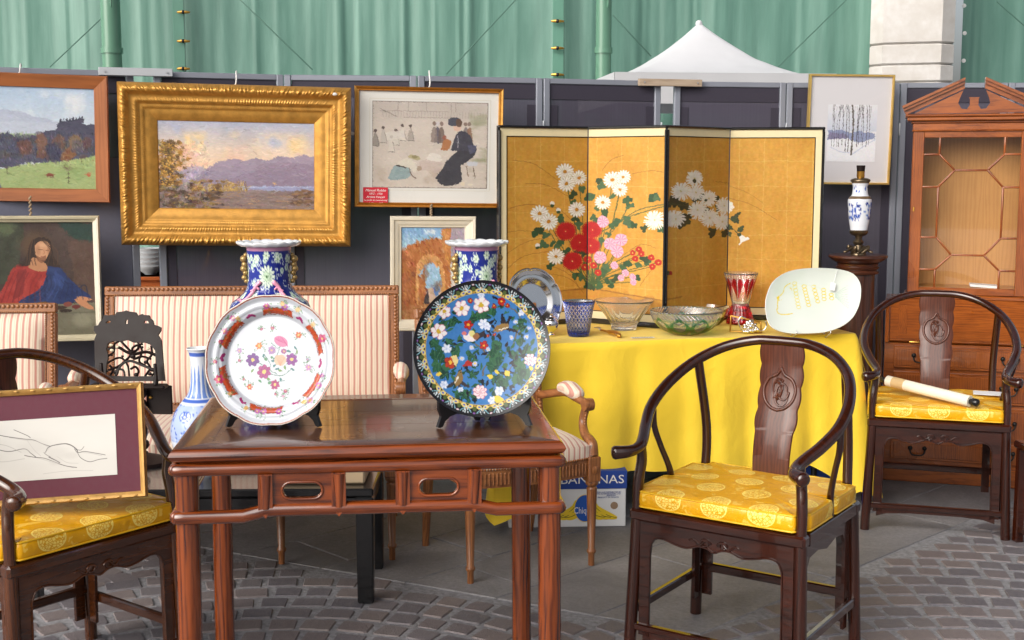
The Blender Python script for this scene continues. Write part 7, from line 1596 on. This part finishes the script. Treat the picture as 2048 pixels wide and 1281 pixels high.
P.poly(smooth_curve([CE(*q) for q in ((640, 825), (700, 800), (790, 832), (740, 850), (800, 910), (760, 920), (700, 890), (650, 850), (640, 825))], 4), (198, 138, 100)); P.poly(smooth_curve([CE(*q) for q in ((-20, 860), (30, 855), (80, 900), (20, 900), (-20, 860))], 4), (190, 130, 94)); P.ell(*CE(400, 900), 38, 5, (62, 44, 32)); P.ell(*CE(370, 868), 16, 5, (110, 74, 44)); P.ell(*CE(580, 870), 8, 5, (130, 70, 60)); P.ell(*CE(650, 895), 8, 4, (110, 50, 46)); P.ell(*CE(560, 930), 12, 3.5, (50, 38, 30))
for k in range(9): x = 60+k*38; P.line([CE(x+90, 560+k*6), CE(x+30, 690), CE(x-30+k*8, 840)], random.uniform(1.5, 3), random.choice([(120, 34, 36), (186, 74, 62), (104, 28, 32)]) if x < 330 else (30, 44, 86), .45, True)
for k in range(10): x = 430+k*30; P.line([CE(x-20, 580+k*16), CE(x-20+k*6, 700), CE(x-120+k*20, 830)], random.uniform(1.2, 2.8), random.choice([(26, 36, 70), (64, 88, 148), (22, 30, 60)]), .5, True)
P.ell(*CE(350, 380), 4, 9, (150, 104, 76), .45, soft=.8); P.ell(*CE(440, 370), 3, 9, (140, 92, 66), .5, soft=.8); P.ell(*CE(395, 330), 7, 4, (226, 180, 142), .5, soft=.8)
for k in range(16): x = random.choice([random.uniform(255, 330), random.uniform(445, 510)]); P.line([CE(350+(x-380)*.4, 280), CE(x, 380), CE(x+random.uniform(-30, 30), 510)], 1., random.choice([(80, 56, 40), (36, 24, 20), (100, 70, 46)]), .6, True)
P.strokes(500, 8, 2.0, 4, None, (-22, 447, 178, 474), .6); P.strokes(700, 7, 1.8, 4, None, (-22, 470, 48, 545), .6); P.strokes(700, 7, 1.8, 4, None, (116, 470, 178, 560), .6); P.strokes(900, 6, 1.5, 6, 1.0, (-22, 552, 178, 672), .6); P.brush(.4, 2, 50)
w, h = .515, .560
o = picture('supper_painting', 'dark religious painting of a robed man in red and blue at a table', 80, 559, 5.52, w, h, R(.4), R(1.5), R(14))
frame_rails(o, w, h, [(0, .02), (0, -.014), (.004, -.022), (.012, -.020), (.016, -.012), (.026, -.008), (.028, -.003), (.028, .006)], ['cream_edge', 'cream_paint']); P.sheet('canvas', w-.055, h-.055, 'canvas', o, .002); cord(o, h, -.028, .09)
# ---------------- winter trees print
P = Paint(1649, 210, 1747, 322, 1.8, (232, 232, 236)); random.seed(6); CF = lambda x, y: (1348+x/2.911, y/2.911); P.grad(210, 262, (232, 232, 236), (206, 212, 226))
P.poly([CF(*q) for q in ((885, 760), (960, 755), (1010, 770), (1060, 760), (1150, 775), (1160, 830), (880, 830))], (128, 140, 180), .8, 3, 14); P.poly([CF(*q) for q in ((885, 770), (990, 780), (1000, 815), (885, 815))], (120, 100, 130), .5, 3); P.poly([CF(*q) for q in ((880, 810), (1000, 805), (1060, 830), (1160, 800), (1160, 940), (880, 940))], (240, 241, 246), 1, 1.5, 4); P.line([CF(1020, 900), CF(1090, 850), CF(1160, 805)], 1.5, (186, 196, 222), .8, True); P.line([CF(900, 855), CF(960, 880), CF(1010, 885)], 1.4, (196, 204, 226), .8, True)
for x, w_, b in ((905, .7, 850), (920, .6, 850), (945, .9, 850), (965, 1., 840), (985, 1.3, 880), (1000, 1.2, 880), (1022, 3.2, 895), (1050, 1.4, 850), (1062, .8, 840), (1085, 1., 850), (1105, 1.2, 850), (1120, .8, 840), (935, .6, 850), (1075, .6, 840)): P.line([CF(x, b), CF(x+random.uniform(-6, 6), 720), CF(x+random.uniform(-14, 14), 612)], w_, (66, 60, 62) if w_ < 3 else (92, 82, 74), .9, True); P.line([CF(x, 690), CF(x+random.uniform(-20, 20), 620)], .6, (90, 84, 86), .7)
P.brush(.8, 6, 40)
w, h = .440, .560
o = picture('winter_print', 'winter trees print with wide pale mount in a thin gold frame', 1699, 260, 6.50, w, h, R(.5), R(2), R(2), 'print')
frame_rails(o, w, h, [(0, .02), (0, -.010), (.002, -.013), (.009, -.013), (.011, -.009), (.011, .004)], ['gilt_pale']); m = MB(); m.box((0, .003, 0), (w-.02, .004, h-.02), .0005); m.build('mount', 'mat_grey', o); P.sheet('print', .256, .290, 'paper', o, -.0002, .012, -.018)
m = MB(); m.add([(-w/2+.01, -.004, -h/2+.01), (w/2-.01, -.004, -h/2+.01), (w/2-.01, -.004, h/2-.01), (-w/2+.01, -.004, h/2-.01)], [(0, 1, 2, 3)]); m.build('glass', 'pane', o, 0)
# ---------------- reclining figure drawing on the left chair
P = Paint(-150, 828, 196, 956, 1.4, (222, 220, 214)); P.noise(8, 4); random.seed(7); CG = lambda x, y: (x/2.911, 841+y/2.911); GRY = (70, 66, 66)
for pts, wd in (([(-100, 60), (0, 80), (60, 90), (110, 115), (160, 135)], 1.1), ([(130, 170), (150, 140), (200, 128), (270, 128), (320, 160), (330, 185)], 1.5), ([(310, 160), (330, 185), (370, 180), (440, 195), (500, 210)], 1.0), ([(330, 190), (350, 220), (400, 245), (460, 235), (510, 232)], 1.0), ([(0, 180), (60, 195), (120, 205), (180, 230), (250, 260), (320, 275)], 1.1), ([(150, 200), (190, 222), (215, 238)], 2.), ([(-60, 20), (20, 60), (40, 75)], 1.), ([(-200, 120), (-100, 150), (0, 140), (40, 170), (70, 195)], 1.2), ([(120, 170), (135, 185), (160, 200)], 1.), ([(-300, 60), (-200, 40), (-100, 60)], 1.2), ([(320, 165), (350, 170), (370, 150)], .8)): P.line([CG(*q) for q in pts], wd, GRY, 1., True)
for pts, wd in (([(-90, 66), (10, 88), (80, 100), (150, 140)], .7), ([(140, 160), (170, 134), (230, 124), (290, 140), (324, 172)], .7), ([(320, 182), (400, 192), (480, 214)], .6), ([(10, 186), (90, 204), (200, 244), (300, 276)], .6), ([(20, 90), (60, 150), (100, 190)], .6), ([(200, 200), (260, 240), (330, 250)], .5), ([(-250, 90), (-120, 110), (-20, 160)], .8), ([(-240, 180), (-140, 210), (0, 200)], .7), ([(110, 300), (260, 292), (420, 300)], .5)): P.line([CG(*q) for q in pts], wd, (130, 126, 124), .6, True)
for c_, r in ((CG(200, 180), 26), (CG(60, 130), 30), (CG(290, 200), 14), (CG(190, 235), 12)): P.ell(*c_, r, r*.5, (206, 203, 198), .5, soft=.8)
w, h = .60, .325
pb = atZ(277, 998, SH+.071)
o = picture('figure_drawing', 'pencil drawing of a reclining figure in maroon mount leaning on the left armchair', 72, 893, 3.46, w, h, R(-2.6), R(-12), R(6), 'drawing')
frame_rails(o, w, h, [(0, .014), (0, -.010), (.003, -.014), (.008, -.012), (.012, -.008), (.016, -.005), (.018, .004)], ['gilt_old']); 
for sz in (-1, 1):
    for k in range(13): m = MB(); m.ball((-w/2+.03+k*(w-.06)/12, -.013, sz*(h/2-.006)), .0052, 6, 4, (1.6, .6, .7)); m.build('bamboo_knot', 'gilt_old', o, 60)
m = MB(); m.box((0, .003, 0), (w-.034, .004, h-.034), .0005); m.build('mount', 'mat_maroon', o); P.sheet('drawing', .445, .172, 'paper', o, -.0002, -.0025, -.009, .74)
# ================================================================== things glimpsed behind the partitions
ch = thing('background_chest', 'orange wooden chest glimpsed through the gap between the left partitions', 'chest', (-1.93, 6.75, 0), R(8)); zc = atY(300, 552, 6.6).z
m = MB(); m.box((0, 0, zc/2+.02), (.95, .42, zc-.04), .006); m.build('body', 'orange_wood', ch); m = MB(); m.box((0, 0, zc-.01), (1.0, .46, .02), .004); m.build('top', 'orange_wood', ch)
for k in range(3): m = MB(); m.box((0, -.212, .15+k*.25), (.88, .012, .20), .004); m.build('drawer', 'teakX', ch)
for x in (-.42, .42): m = MB(); m.box((x, 0, .02), (.06, .36, .04), .003); m.build('foot', 'orange_wood', ch)
p = atY(301, 540, 6.68); o = thing('bowl_stack', 'stack of white bowls seen through the gap between partitions', 'bowls', (p.x, 6.68, zc+.001)); 
for k in range(5): m = MB(); m.lathe([(.03, 0), (.035, .006), (.07, .03), (.078, .045), (.072, .045), (.03, .012)], 28, (0, 0, k*.024)); m.build('bowl', 'porcelain_white', o, 50)
p = atY(428, 530, 6.8); o = thing('brass_bell', 'pale conical brass bell faintly visible through the dark mesh', 'bell', (p.x, 6.72, zc+.001), R(0)); m = MB(); m.lathe([(.075, 0), (.06, .02), (.02, .10), (.008, .125), (.012, .14)], 20); m.build('bell_body', 'brass', o, 50); m = MB(); m.ball((0, 0, .15), .012); m.build('finial', 'brass', o, 50)
